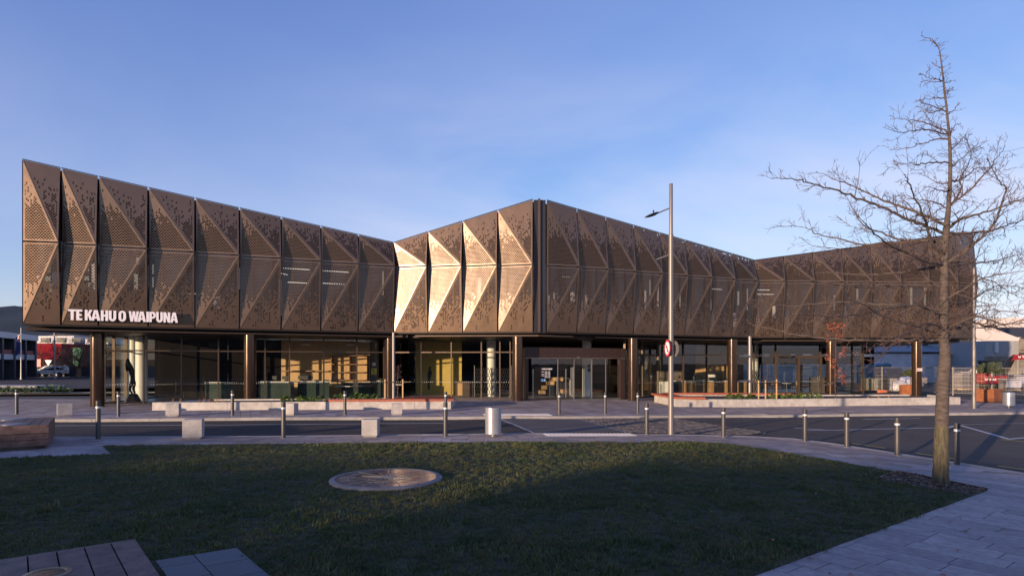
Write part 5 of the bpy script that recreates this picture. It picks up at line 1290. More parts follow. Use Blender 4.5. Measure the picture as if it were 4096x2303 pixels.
# ------------------------------------------------------------------ litter bins
def bin_(px, py, r, h, z0, lb):
    p = gp(px, py); o = empty("litter_bin", p, label=lb, cat="bin", group="silver litter bins")
    b = MB(); b.lathe((0, 0, z0), [(r * .95, 0), (r, .01), (r, .05), (r * .985, .055), (r * .985, h - .16), (r, h - .155), (r, h - .10), (r * .985, h - .095), (r * .985, h - .02), (r * 1.01, h - .018), (r * 1.01, h - .004), (r * .98, h), (r * .6, h + .012)], 40); b.build("body", m_silver, o, smooth=True)
    b = MB(); b.lathe((0, 0, z0 + h + .013), [(r * .55, 0), (r * .5, .002)], 24); b.build("opening", m_black, o)
    b = MB(); b.lathe((0, 0, 0), [(.10, 0), (.10, .012), (.05, .014), (.05, z0)], 16); b.build("foot_post", m_steel, o, smooth=True)
    b = MB()
    for a in (-2.2, -1.7, -1.3, -.9): b.box((r * math.cos(a), r * math.sin(a), z0 + .03), (.014, .014, .014))
    b.build("rivets", m_steel, o); return o
bin_(1973, 1744, .236, .765, .07, "big cylindrical silver litter bin on the near kerb"); bin_(4035, 1631.6, .275, .70, .13, "silver litter bin at the far right beside the rusty planter")

# ------------------------------------------------------------------ lamp posts and road sign
lp = gp(2684, 1737); lamp = empty("lamp_post", lp, label="tall grey lamp post with one short lantern arm in front of the building", cat="lamp post")
sc_ = lp.y / FP; top = (1737 - 735) * sc_
b = MB(); b.lathe((0, 0, 0), [(.088, -.02), (.086, .05), (.080, 1.1), (.078, 2.9), (.072, (1737 - 945) * sc_), (.075, (1737 - 943) * sc_), (.075, (1737 - 938) * sc_), (.058, (1737 - 936) * sc_), (.056, top - .01), (.05, top)], 28); b.build("pole", m_polegrey, lamp, smooth=True)
z1 = (1737 - 832) * sc_; b = MB(); b.tube([(-.03, 0, z1), (-.42, -.06, z1 - .17)], .022, 10); b.build("upper_arm", m_polegrey, lamp, smooth=True)
z2 = (1737 - 1022) * sc_; b = MB(); b.tube([(-.04, 0, z2 + .02), (-.46, -.06, z2 - .13)], .027, 10); b.build("lower_arm", m_polegrey, lamp, smooth=True)
hd = MB(); prof = [(0, .03, .02), (.10, .07, .045), (.22, .085, .05), (.34, .075, .042), (.45, .045, .022), (.50, .008, .006)]
vs = []; n = 12
for (s, w, hh) in prof:
    c = Vector((-.40 - s * .88, -.06, z1 - .155 - s * .30))
    for k in range(n): a = 2 * math.pi * k / n; vs.append(c + Vector((.25 * hh * math.sin(a), w * math.cos(a), hh * math.sin(a) * (1.0 if math.sin(a) > 0 else 1.25))))
hd.add(vs, [(i * n + k, i * n + (k + 1) % n, (i + 1) * n + (k + 1) % n, (i + 1) * n + k) for i in range(len(prof) - 1) for k in range(n)] + [tuple(range(n)), tuple((len(prof) - 1) * n + k for k in range(n))])
lh = hd.build("lantern", m_black, lamp, smooth=True)
b = MB(); b.lathe((-.56, -.06, z1 - .155), [(.022, 0), (.022, .05), (.026, .052), (.022, .07)], 12); b.build("light_sensor", m_black, lh)
b = MB()
for z in (.9, 4.5): b.lathe((.0, -.078 + .018 * (z > 2), z), [(.014, 0), (.014, .02)], 8)
b.build("bolts", m_steel, lamp)
def disc_sign(center, normal_az, r, front, parent, pname="sign_plate"):
    M_ = Matrix.Translation(center) @ Matrix.Rotation(normal_az, 4, 'Z') @ Matrix.Rotation(R(90), 4, 'X')   # local z -> facing -y rotated
    def mk(prof_or_v, mat, name, par, ext=.004, z=0):
        bmb = MB(); n = len(prof_or_v); bmb.add([(x, y, z) for x, y in prof_or_v] + [(x, y, z + ext) for x, y in prof_or_v], [tuple(range(n - 1, -1, -1)), tuple(range(n, 2 * n))] + [(i, (i + 1) % n, n + (i + 1) % n, n + i) for i in range(n)])
        bmb.v = [tuple(M_ @ Vector(v)) for v in bmb.v]; return bmb.build(name, mat, par)
    return mk
sg = empty("no_left_turn_sign", lp, label="round red-bordered sign with struck-out turn arrow, facing left on the lamp post", cat="road sign")
rs = .262; zc = (1737 - 1392) * sc_
circ = lambda r, n=40: [(r * math.cos(2 * math.pi * i / n), r * math.sin(2 * math.pi * i / n)) for i in range(n)]
mk = disc_sign(Vector((-.125, -.055, zc)), R(-85), rs, None, sg)
pl = mk(circ(rs), m_redsign, "red_plate", sg); mk(circ(rs * .77), m_signw, "white_face", pl, z=.0045)
mk([(-.0 - .02, -.13), (.035, -.13), (.035, .03), (-.03, .03 + .035), (-.03, .09), (-.13, .035), (-.03, -.02), (-.03, .0), (-.02, -.01)][::-1], m_black, "arrow", pl, z=.009)
th = R(135); rb = rs * .80; hw = .017
mk([(rb * math.cos(th) - hw * math.sin(th), rb * math.sin(th) + hw * math.cos(th)), (rb * math.cos(th) + hw * math.sin(th), rb * math.sin(th) - hw * math.cos(th)), (-rb * math.cos(th) + hw * math.sin(th), -rb * math.sin(th) - hw * math.cos(th)), (-rb * math.cos(th) - hw * math.sin(th), -rb * math.sin(th) + hw * math.cos(th))][::-1], m_redsign, "red_bar", pl, z=.0135)
b = MB()
for z in (zc - .14, zc + .12): b.tube([(-.13, -.04, z), (.0, .0, z)], .010, 6); b.lathe((0, 0, z - .015), [(.083, 0), (.083, .03)], 20)
b.build("bracket", m_steel, sg)
sg2 = empty("sign_back", lp, label="round sign seen from its plain grey back, right side of the lamp post", cat="road sign")
mk2 = disc_sign(Vector((.105, .06, zc - .02)), R(-69), rs, None, sg2)
mk2(circ(rs), M("sign_back_grey", (.30, .28, .27), .45, .6), "plate", sg2)
b = MB()
for z in (zc - .15, zc + .13): b.tube([(0, 0, z), (.2, -.06, z + .01)], .010, 6)
b.build("bracket", m_steel, sg2)
rp = gp(3896, 1632.8); s2 = rp.y / FP; lamp2 = empty("lamp_post", rp, label="slimmer grey lamp post at the far right behind the bare tree", cat="lamp post")
b = MB(); b.lathe((0, 0, 0), [(.098, -.02), (.095, .6), (.09, 2.6), (.072, 4.6), (.062, 4.62), (.055, (1632.8 - 1069.6) * s2)], 24); b.build("pole", m_polegrey, lamp2, smooth=True)
b = MB(); b.tube([(.03, 0, (1632.8 - 1225) * s2), (1.0, -.1, (1632.8 - 1221) * s2)], .024, 8); b.build("upper_arm", m_polegrey, lamp2, smooth=True)
b = MB(); b.tube([(-.35, 0, (1632.8 - 1309) * s2), (.5, 0, (1632.8 - 1311) * s2)], .03, 8); b.build("lower_arm", m_fin, lamp2)
b = MB(); b.box((.8, -.1, (1632.8 - 1308) * s2), (.55, .2, .08)); b.build("lantern", m_black, lamp2)
b = MB(); b.box((.085, -.06, (1632.8 - 1486) * s2), (.03, .02, .16)); b.build("pole_label", m_white, lamp2)

# ------------------------------------------------------------------ timber bench boxes
def bench(name, C, e1, e2, L1, L2, top, nb, label, gap=.012, discs=(), base=.08):
    """C = visible corner, e1/e2 unit directions; boards run along e2 and are laid side by side along e1"""
    o = empty(name, label=label, cat="bench"); C, e1, e2 = V2(C), V2(e1).normalized(), V2(e2).normalized(); w = L1 / nb
    for i in range(nb):
        a = C + e1 * (w * i + gap / 2); b_ = C + e1 * (w * (i + 1) - gap / 2)
        m_ = MB(); m_.prism([tuple(a + e2 * .032), tuple(b_ + e2 * .032), tuple(b_ + e2 * (L2 - .032)), tuple(a + e2 * (L2 - .032))], top - .04, top, gz); m_.build("board", m_wood, o)
        m_ = MB()
        for t_ in (.10, .36, .64, .90):
            for u_ in (.28, .72): p_ = a.lerp(b_, u_) + e2 * (L2 * t_); m_.box((p_.x, p_.y, top + .0008), (.013, .013, .0012))
        m_.build("screws", m_black, o)
    h = (top - .045 - base) / 3
    for k in range(3):
        z0 = base + h * k + .006; z1 = base + h * (k + 1) - .006
        for (s, t, u, wd) in ((C, e1, e2, L1), (C + e2 * L2, e1, -e2, L1)):
            m_ = MB(); m_.prism([tuple(s), tuple(s + t * wd), tuple(s + t * wd + u * .03), tuple(s + u * .03)], z0, z1 if k < 2 else top - .0, gz); m_.build("side_board", m_wood, o)
        for (s, t, u, wd) in ((C + e2 * .031, e2, e1, L2 - .062), (C + e1 * L1 + e2 * .031, e2, -e1, L2 - .062)):
            m_ = MB(); m_.prism([tuple(s), tuple(s + t * wd), tuple(s + t * wd + u * .03), tuple(s + u * .03)], z0, z1 if k < 2 else top - .045, gz); m_.build("side_board", m_wood, o)
        for t_ in (.04, .2, .45, .8):
            p = C + e1 * L1 * t_ - e2 * .003; m_ = MB(); m_.box((p.x, p.y, (z0 + z1) / 2), (.022, .012, .022), rz=math.atan2(e1.y, e1.x)); m_.build("bolt", m_steel, o)
    m_ = MB(); m_.prism([tuple(C + e1 * .3 + e2 * .3), tuple(C + e1 * (L1 - .3) + e2 * .3), tuple(C + e1 * (L1 - .3) + e2 * (L2 - .3)), tuple(C + e1 * .3 + e2 * (L2 - .3))], 0, base + .05, gz); m_.build("base", m_conck, o)
    for (p, r) in discs:
        m_ = MB(); m_.lathe((p[0], p[1], top), [(r, 0), (r, .004), (r * .78, .010), (r * .76, .004), (r * .74, .001)], 36); m_.build("light_ring", M("brass_ring", (.30, .20, .12), .35, .8, .1), o, smooth=True)
        m_ = MB(); m_.lathe((p[0], p[1], top), [(r * .73, .001), (r * .73, .003)], 30); m_.build("light_glass", m_grnpanel, o)
    return o
bench("timber_bench", (-3.56, 5.77), (-.78, -.626), (.63, -.776), 3.0, 1.75, .45, 15, "weathered timber bench top with round brass light ring, bottom left corner", discs=[((-3.66, 4.80), .165)])
b2 = bench("timber_bench", (-11.47, 15.1), (-.83, -.50), (-.56, .83), 3.4, 2.6, .60, 17, "large red-brown timber box bench with steel discs at the left edge", discs=[])
for (px, py) in ((50, 1676), (58, 1695)):
    Y = (EYE - .61) / ((py - HY) / FP); m_ = MB(); m_.lathe(((px - CX) / FP * Y, Y, .60), [(.30, 0), (.30, .008), (.28, .014)], 36); m_.build("steel_disc", m_steel, b2, smooth=True)
# paving slabs beside the near bench
slabs = sheet("bench_paving", SLAB, .012, m_joint, thick=.06)
e1, e2 = Vector((-.83, -.56)).normalized(), Vector((.63, -.776)).normalized(); c0 = Vector((-3.11, 6.90))
m_slab = M("speckled_granite", (.125, .127, .138), .7, 0, .22, 45, bump=.15, bsc=80, objr=.10)
for i in range(9):
    for j, (u0, u1) in enumerate(((0, .44), (.44, .80))):
        off = .0 if j == 0 else -.2
        s0, s1 = max(0, i * .5 + off), (i + 1) * .5 + off
        if s1 > 4.2: continue
        q = [c0 + e2 * (s0 + .006) + e1 * (u0 + .006), c0 + e2 * (s1 - .006) + e1 * (u0 + .006), c0 + e2 * (s1 - .006) + e1 * (u1 - .006), c0 + e2 * (s0 + .006) + e1 * (u1 - .006)]
        m_ = MB(); m_.prism([tuple(v) for v in q], -.03, .026 + random.uniform(-.001, .001)); m_.build("paving_slab", m_slab, slabs)

# ------------------------------------------------------------------ hills and left background
m_hill = M("dry_grass_hill", (.17, .125, .075), .95, 0, .3, .006, c2=(.24, .18, .115), bump=0)
m_hilld = M("scrub_hill", (.10, .095, .07), .95, 0, .35, .008, c2=(.17, .14, .095))
def hill(name, x0, x1, y0, y1, ridge, nx=70, ny=24, seed=0, mat=m_hill):
    b = MB()
    vs = []
    for j in range(ny + 1):
        for i in range(nx + 1):
            x = x0 + (x1 - x0) * i / nx; y = y0 + (y1 - y0) * j / ny; t = j / ny
            prof = math.sin(min(1, t * 1.25) * math.pi / 2) ** 1.3
            h = ridge(x) * prof * (1 + .10 * mnoise.noise(Vector((x / 260, y / 260, seed)))) + 26 * abs(mnoise.noise(Vector((x / 130, y / 200, seed + 3)))) * prof + 7 * mnoise.noise(Vector((x / 45, y / 45, seed))) * prof
            vs.append((x, y, h - 3))
    b.add(vs, [(j * (nx + 1) + i, j * (nx + 1) + i + 1, (j + 1) * (nx + 1) + i + 1, (j + 1) * (nx + 1) + i) for j in range(ny) for i in range(nx)])
    o = b.build(name, mat, None, smooth=False, fix=False); o.data.polygons.foreach_set('use_smooth', [True] * len(o.data.polygons)); o['kind'] = 'structure'; return o
hill("hills", -2400, -300, 900, 1500, lambda x: 128 + 12 * math.sin(x / 150) - max(0, (x + 1100) / 9) * .95 if x < -300 else 20, seed=1)
hill("hills", -1500, -200, 620, 860, lambda x: 30 + 10 * math.sin(x / 90) + max(0, (-x - 600) / 30), seed=4, mat=m_hilld)
hill("hills", -2600, -1150, 150, 800, lambda x: 225 + 20 * math.sin(x / 160), nx=40, ny=16, seed=9)  # ridge out of frame, added to shade the lower slopes
hill("hills", 700, 2600, 1300, 1900, lambda x: 60 + 25 * math.sin(x / 240), seed=6)

m_navy = M("dark_slate_cladding", (.035, .04, .052), .6, 0, .1)
m_bandw = M("white_fascia", (.50, .50, .53), .6, 0, .08, 1)
m_maroon = M("maroon_panel", (.22, .028, .03), .6, 0, .12)
m_winl = M("window_glass_dark", (.03, .035, .04), .08, 0, .1, spec=.8)
fs = empty("fire_station", label="two-storey dark grey building with white bands and red panels at the left edge", cat="building")
fA, fB = V2((-75.9, 97.0)), V2((-69.5, 80.0)); fd = (fB - fA).normalized(); fn = Vector((-fd.y, fd.x)); FL = (fB - fA).length; frz = math.atan2(fd.y, fd.x)
if fn.x < 0: fn = -fn
def fbox(name, t0, t1, z0, z1, o0, o1, mat, parent=None):
    a, c = fA + fd * t0, fA + fd * t1; b = MB(); b.prism([tuple(a + fn * o0), tuple(c + fn * o0), tuple(c + fn * o1), tuple(a + fn * o1)], z0, z1); return b.build(name, mat, parent or fs)
fbox("body", .3, FL, 0, 6.3, -9, -1.2, m_navy); fbox("roof_fascia", -.2, FL, 5.75, 6.6, -9.2, .45, m_bandw); fbox("balcony_band", -.0, FL, 2.75, 3.5, -1.2, .2, m_bandw)
t = 0.0; bays = []
while t < FL: bays.append(t); t += 4.1
for t in bays: fbox("pillar", t, t + .55, 0, 5.75, -1.2, .33, m_navy)
for t in bays:
    fbox("red_panel", t + .56, t + 4.09, 3.5, 4.15, -.2, .1, m_maroon)
    for k in range(2): fbox("upper_window", t + .9 + k * 1.6, t + 2.2 + k * 1.6, 4.2, 5.6, -1.19, -1.14, m_winl); fbox("window_frame", t + 2.25 + k * 1.6, t + 2.42 + k * 1.6, 4.16, 5.7, -1.19, -1.0, m_bandw)
for t in (0.0, 8.2, 12.3):
    d_ = fbox("engine_door", t + .9, t + 3.6, 0.05, 2.72, -1.19, -1.1, m_winl)
    for k in range(6): fbox("door_bar", t + .9, t + 3.6, .5 + k * .42, .55 + k * .42, -1.1, -1.07, m_bandw, d_)
    for k in range(5): fbox("door_bar", t + .88 + k * .67, t + .94 + k * .67, .05, 2.72, -1.1, -1.065, m_bandw, d_)
    fbox("red_kick_panel", t + .97, t + 3.5, .06, .48, -1.1, -1.075, m_maroon, d_)
fp = empty("flagpole", gp(84, 1517), label="white flagpole in front of the fire station with a drooping flag", cat="flagpole")
b = MB(); b.lathe((0, 0, 0), [(.12, 0), (.07, .3), (.045, 6.9), (.07, 7.0)], 10); b.build("pole", m_white, fp, smooth=True)
m_flag = M("flag_navy", (.015, .02, .10), .8, 0, .1)
flg = MB(); vs = []
for j in range(9):
    for i in range(5): vs.append((-.05 - i * .18 + .05 * math.sin(j * 1.3 + i), .10 * math.sin(i * 1.9 + j * .5), 6.2 - j * .31 - i * .16))
flg.add(vs, [(j * 5 + i, j * 5 + i + 1, (j + 1) * 5 + i + 1, (j + 1) * 5 + i) for j in range(8) for i in range(4)])
fo = tag(flg.build("flag", m_flag, None, loc=fp.location, fix=False), "dark blue flag with a small red and white corner hanging limp on the flagpole", "flag")
b = MB()
for w, mt in ((.05, m_white),):
    b.bar((-.10, -.14, 6.05), (-.35, -.14, 5.45), w * 1.8, .01, up=Vector((0, 1, 0))); b.bar((-.32, -.142, 5.95), (-.12, -.142, 5.5), w * 1.8, .01, up=Vector((0, 1, 0)))
b.build("canton_cross", m_redsign, fo)
lp3 = gp(218, 1512); pol = empty("lamp_post", lp3, label="thin grey street pole in front of the big bare tree at left", cat="lamp post")
b = MB(); b.lathe((0, 0, 0), [(.28, 0), (.26, .3), (.12, .35), (.11, 5.3), (.17, 5.35), (.17, 5.6), (.10, 5.65), (.09, 7.2)], 12); b.build("pole", m_polegrey, pol, smooth=True)

# white pickup with canopy
def pickup(loc, rz, label):
    o = empty("pickup_truck", loc, rz=rz, label=label, cat="pickup truck"); W = .92
    body = [(-2.65, .55), (-2.62, .98), (-2.2, 1.08), (-1.35, 1.12), (-.45, 1.70), (.85, 1.74), (.95, 1.74), (2.35, 1.72), (2.62, 1.12), (2.66, .60), (2.1, .45), (-2.3, .42)]
    b = MB(); n = len(body)
    def ring(y, k): return [(x, y, z - (.0 if z < 1.3 else 0)) for x, z in body]
    vs = [(x, -W + (.14 if z > 1.3 else 0), z) for x, z in body] + [(x, W - (.14 if z > 1.3 else 0), z) for x, z in body]
    b.add(vs, [tuple(range(n - 1, -1, -1)), tuple(range(n, 2 * n))] + [(i, (i + 1) % n, n + (i + 1) % n, n + i) for i in range(n)]); b.build("body", m_white, o)
    for (x0, x1, z0, z1, k) in ((-1.15, -.28, 1.12, 1.60, .42), (-.20, .72, 1.12, 1.60, 0), (1.05, 2.25, 1.16, 1.60, 0)):
        w = MB(); w.add([(x0, -W - .004 + .0, z0), (x1, -W - .004, z0), (x1, -W + .135 - .012, z1), (x0 + k, -W + .123, z1)], [(0, 1, 2, 3)]); w.add([(x0, W + .004, z0), (x1, W + .004, z0), (x1, W - .123, z1), (x0 + k, W - .123, z1)], [(3, 2, 1, 0)]); w.build("side_window", m_winl, o, fix=False)
    w = MB(); w.add([(-1.36, -.72, 1.13), (-1.36, .72, 1.13), (-.50, .66, 1.69), (-.50, -.66, 1.69)], [(0, 1, 2, 3)]); w.v = [(x - .012, y, z + .014) for x, y, z in w.v]; w.build("windscreen", m_winl, o, fix=False)
    for x in (-1.75, 1.65):
        for s in (-1, 1):
            t_ = MB(); t_.tube([(x, s * (W - .20), .38), (x, s * (W + .03), .38)], .38, 20); wh = t_.build("wheel", m_black, o); r_ = MB(); r_.tube([(x, s * (W + .031), .38), (x, s * (W + .045), .38)], .22, 14); r_.build("rim", m_steel, wh)
    r_ = MB()
    for s in (-.6, .6): r_.bar((-.3, s, 1.86), (2.3, s, 1.86), .04, .04)
    for x in (-.2, .6, 1.2, 2.1): r_.bar((x, -.7, 1.84), (x, .7, 1.84), .05, .05); r_.bar((x, -.6, 1.72), (x, -.6, 1.84), .03, .03)
    r_.build("roof_rack", m_steel, o)
    for s in (-1, 1):
        l_ = MB(); l_.box((2.62, s * .78, .98), (.08, .22, .30)); l_.build("tail_light", m_redsign, o)
        l_ = MB(); l_.box((-2.58, s * .74, .86), (.10, .30, .16)); l_.build("headlight", m_band, o)
        h_ = MB(); h_.box((-.45, s * (W + .01), 1.02), (.16, .02, .03)); h_.box((.35, s * (W + .01), 1.02), (.16, .02, .03)); h_.build("door_handle", m_black, o)
    b_ = MB(); b_.box((2.68, 0, .52), (.10, 1.7, .16)); b_.build("bumper", m_black, o)
    return o
up_loc = gp(215, 1512); pickup((-75.2, 100.0, 0), R(2), "white four-door pickup with canopy and roof rack parked by the fence at left")
pickup((-80.6, 106.5, 0), R(4), "second white pickup mostly hidden behind the parked one at left")
m_redwall = M("bright_red_wall", (.23, .012, .022), .95, 0, .25, 1.5, spec=.08)
rw = empty("red_shop", label="low building with bright red upper wall behind the bare tree at left", cat="building")
b = MB(); b.bb(-110, -94.5, 128, 140, 3.0, 6.4); b.build("red_wall", m_redwall, rw); b = MB(); b.bb(-108, -60, 128.5, 139, .0, 3.0); b.build("shopfront", M("shopfront_matt", (.022, .020, .022), .95, spec=.05), rw)
b = MB(); b.bb(-110, -95.5, 133, 142, 6.4, 8.2); b.bb(-93, -88, 133, 142, 6.4, 7.6); b.build("white_parapet", m_bandw, rw)
for i in range(6): b = MB(); b.bb(-106 + i * 3.4, -104 + i * 3.4, 132.8, 132.97, 6.8, 7.8); b.build("upper_window", m_winl, rw)
b = MB(); b.bb(-84.2, -82.6, 117, 118, 1.2, 5.2); tag(b.build("green_panel", M("green_shop_panel", (.02, .22, .10), .6)), "narrow green panel beside the trunk of the bare tree at left", "panel")
for i, (px, lb, nm) in enumerate(((193, "white triangular give-way sign beyond the white pickup", "give_way_sign"), (150, "small red sign board beyond the white pickup", "red_sign_board"))):
    p = wp(px, 1448 if i == 0 else 1451, 104); o = empty(nm, (p.x, p.y, 0), label=lb, cat="road sign")
    b = MB(); b.lathe((0, .05, 0), [(.04, 0), (.04, p.z)], 8); b.build("post", m_polegrey, o)
    b = MB()
    if i == 0: b.add([(-.62, 0, p.z + .35), (.62, 0, p.z + .35), (0, 0, p.z - .65), (-.62, .03, p.z + .35), (.62, .03, p.z + .35), (0, .03, p.z - .65)], [(0, 1, 2), (5, 4, 3), (0, 3, 4, 1), (1, 4, 5, 2), (2, 5, 3, 0)])
    else: b.box((0, 0, p.z), (1.1, .05, 1.3))
    pl = b.build("plate", m_white if i == 0 else m_redsign, o)
    if i == 0: b = MB(); b.add([(-.4, -.01, p.z + .25), (.4, -.01, p.z + .25), (0, -.01, p.z - .4)], [(0, 2, 1)]); b.build("inner_triangle", m_band, pl, fix=False)
tf = empty("timber_fence", label="dark grey timber paling fence behind the white pickup at left", cat="fence")
b = MB(); b.bb(-.07, .07, -.02, .02, 0, 1.75); PAL = b.mesh("paling", m_navy)
for i in range(150): link("paling", PAL, tf, loc=(-72.2 + i * .155, 99.6 - i * .02, 0), rz=random.uniform(-.08, .08))
b = MB(); b.bar((-72.2, 99.75, .4), (-49.0, 96.7, .4), .06, .09); b.bar((-72.2, 99.75, 1.4), (-49.0, 96.7, 1.4), .06, .09); b.build("rail", m_navy, tf)
# big spreading bare trees
def big_tree(name, x, y, h, seed, label, mat=m_twigf, w=1.0, lv=4, trunk=.28, grp=None):
    rr = random.Random(seed); o = empty(name, (x, y, gz(x)), label=label, cat="tree", group=grp); tr = MB(); cr = MB()
    n = 6 if w > 1 else 4
    tr.tube([(0, 0, 0), (.1, 0, h * .12), (.0, .1, h * .2)], [trunk * 1.3, trunk, trunk * .9], 10, cap=False)
    for i in range(n):
        a = 2 * math.pi * i / n + rr.uniform(-.4, .4); d = Vector((math.cos(a) * .8 * w, math.sin(a) * .8 * w, rr.uniform(.5, 1.0))).normalized()
        L1 = h * rr.uniform(.50, .66); pts = [Vector((0, .05, h * .18))]; q = pts[0]; dd2 = d.copy(); N = 6; dl = [dd2.copy()]
        for k in range(N):
            dd2 = (dd2 + Vector((rr.uniform(-1, 1), rr.uniform(-1, 1), rr.uniform(-.5, 1))) * .16).normalized(); q = q + dd2 * L1 / N; pts.append(q.copy()); dl.append(dd2.copy())
        tr.tube(pts, [trunk * .55 * (1 - .75 * k / N) for k in range(N + 1)], 7, cap=False)
        for k in range(1, N + 1):
            for m_ in range(3):
                ax = Vector((rr.uniform(-1, 1), rr.uniform(-1, 1), rr.uniform(-1, 1))).normalized(); nd = (dl[k] * .8 + ax.cross(dl[k]).normalized() * .8).normalized()
                grow(cr, pts[k], nd, h * .26 * rr.uniform(.6, 1.1), trunk * .14, lv - 1, rr, 3, .02, 3, 1.12 if lv > 3 else .95)
    tr.build("trunk", mat, o, fix=False); tag(cr.build("crown", mat, o, fix=False), kind='stuff'); return o
big_tree("bare_tree", -67.2, 94.5, 7.6, 3, "broad reddish-brown bare tree behind the white pickup at left", w=1.7, lv=4, trunk=.34)
big_tree("bare_tree", -82.0, 108.5, 8.4, 8, "paler bare tree farther back between the station and the broad bare tree", w=1.3, lv=3, trunk=.25)
big_tree("bare_tree", -70.5, 101.5, 7.6, 21, "bare tree partly hidden behind the left bronze column", w=1.6, lv=4, trunk=.28)
# traffic island, far kerb and plant bed at left
sheet("traffic_island", [(-58, 57), (-44, 56.5), (-43.6, 59.5), (-55, 60.5)], .06, m_conck, thick=.16)
sheet("bed_soil", [(-40, 41.0), (-25.2, 43.6), (-26.4, 44.8), (-40, 43.6)], .02, m_dirt, thick=.1)
sheet("bed_kerb", [(-40, 43.6), (-26.4, 44.8), (-24.4, 44.4), (-24.2, 44.7), (-26.4, 45.2), (-40, 44.0)], .05, m_conck, thick=.15)
for i, (px, w) in enumerate(((14, 1.5), (62, 1.0), (95, 1.4), (125, 1.4), (172, 1.3), (214, 1.2), (258, 1.3))):
    Y = 42.4 if i < 4 else 43.6; clump((px - CX) / FP * Y, Y, .03, w, .62, 34, ["leftmost leafy plant in the far bed, cut by the frame", "second leafy plant in the far bed, left of the bollard", "third leafy plant in the far bed, right of the leftmost bollard", "fourth leafy plant in the far bed beyond the road", "fifth leafy plant in the far bed below the white pickup", "sixth leafy plant in the far bed below the street pole", "last leafy plant of the far bed, nearest the bronze column"][i], "leafy plants in the far left bed", 60 + i)

# ------------------------------------------------------------------ right background
m_blockw = M("white_painted_block", (.46, .47, .52), .8, 0, .12, 1.2, isl=.08)
m_blockj = M("block_joint", (.30, .31, .34), .9)
m_roofc = M("corrugated_roof", (.22, .24, .27), .5, .3, .1, 1)
m_blockg = M("grey_concrete_block", (.20, .18, .155), .9, 0, .25, .5, isl=.14, c2=(.30, .26, .21), world=True, blot=.45)
def blockwall(parent, A, B, z0, z1, bw, bh, mat, name="block", t=.12, maxo=300):
    A, B = V2(A), V2(B); d = (B - A).normalized(); n = Vector((d.y, -d.x)); L_ = (B - A).length; rz = math.atan2(d.y, d.x); rows = int((z1 - z0) / bh); cnt = 0
    g = .012; me = MB(); me.bb(0, bw - g, 0, t, 0, bh - g); mesh = me.mesh(name, mat); half = MB(); half.bb(0, bw / 2 - g, 0, t, 0, bh - g); hm = half.mesh(name, mat); rest = MB()
    for r in range(rows):
        s = 0.0; first = r % 2
        while s < L_ - .01:
            w = bw / 2 if first else bw; first = 0
            if s + w > L_: w = bw / 2
            if s + w > L_ + .05: break
            p = A + d * s
            if cnt < maxo: link(name, mesh if w == bw else hm, parent, loc=(p.x, p.y, z0 + r * bh), rz=rz); cnt += 1
            else:
                c = A + d * (s + w / 2) - n * t / 2; rest.box((c.x, c.y, z0 + (r + .5) * bh), (w - g, t, bh - g), rz=rz)
            s += w
    if rest.v: tag(rest.build(name + "s", mat, parent), kind='stuff')
wb = empty("white_shed", label="white painted block shed with grey corrugated roof seen under the overhang", cat="building")
b = MB(); b.bb(24.0, 54.0, 76.2, 90, -.4, 3.4); b.build("core_wall", m_blockj, wb)
blockwall(wb, (24.0, 76.0), (54.0, 76.0), -.3, 3.5, .62, .30, m_blockw)
rib = MB()
for i in range(112):
    x = 26.0 + i * .26; rib.add([(x, 75.7, 3.55), (x + .09, 75.7, 3.62), (x + .17, 75.7, 3.62), (x + .26, 75.7, 3.55), (x + 1.4, 88, 6.2), (x + 1.49, 88, 6.27), (x + 1.57, 88, 6.27), (x + 1.66, 88, 6.2)], [(0, 1, 5, 4), (1, 2, 6, 5), (2, 3, 7, 6)])
rib.build("roof", m_roofc, wb, fix=False)
b = MB(); b.bar((55.2, 75.6, 3.5), (57.4, 88, 6.5), .35, .25); b.build("barge_board", m_bandw, wb); b = MB(); b.bb(53.9, 55.6, 75.4, 75.9, 3.3, 3.6); b.build("gutter_end", m_bandw, wb)
sh = empty("panel_shed", label="tall dark grey shed of upright panels behind the construction yard", cat="building")
k = 0; x = 56.0
for i in range(8):
    x0 = 55.5 + i * 1.05; y0 = 84
    for (z0, z1) in ((-.3, 2.75), (2.79, 6.0)):
        b = MB(); b.bb(x0, x0 + 1.0, y0, y0 + .1, z0, z1); b.build("wall_panel", m_navy, sh)
    b = MB(); b.bb(x0 + 1.0, x0 + 1.05, y0 + .03, y0 + .1, -.3, 6.0); b.build("joint_strip", m_roofc, sh)
b = MB(); b.bb(55.5, 63.9, y0 + .11, 100, -.3, 5.95); b.build("core", m_navy, sh)
b = MB(); b.bb(53.9, 55.4, 80, 84, -.3, 6); b.build("side_return", m_black, sh)
cb = empty("concrete_workshop", label="stained grey concrete block workshop with a gridded window at far right", cat="building")
b = MB(); b.bb(54.5, 80, 70.16, 82, -.3, 3.15 + 1.6); b.build("core_wall", m_blockj, cb)
blockwall(cb, (54.3, 70), (57.9, 70), -.3, 3.3, .8, .33, m_blockg, maxo=60)
blockwall(cb, (57.9, 69.6), (66.6, 69.6), -.3, 5.1, .8, .33, m_blockg, maxo=240)
b = MB(); b.bb(57.9, 66.0, 69.2, 69.59, 3.7, 3.95); b.build("ledge", m_blockg, cb)
rf = MB()
for i in range(40):
    x = 57.5 + i * .22; rf.add([(x, 69.4, 5.1), (x + .11, 69.4, 5.2), (x + .22, 69.4, 5.1), (x, 73, 6.4), (x + .11, 73, 6.5), (x + .22, 73, 6.4)], [(0, 1, 4, 3), (1, 2, 5, 4)])
rf.build("tiled_roof", m_navy, cb, fix=False)
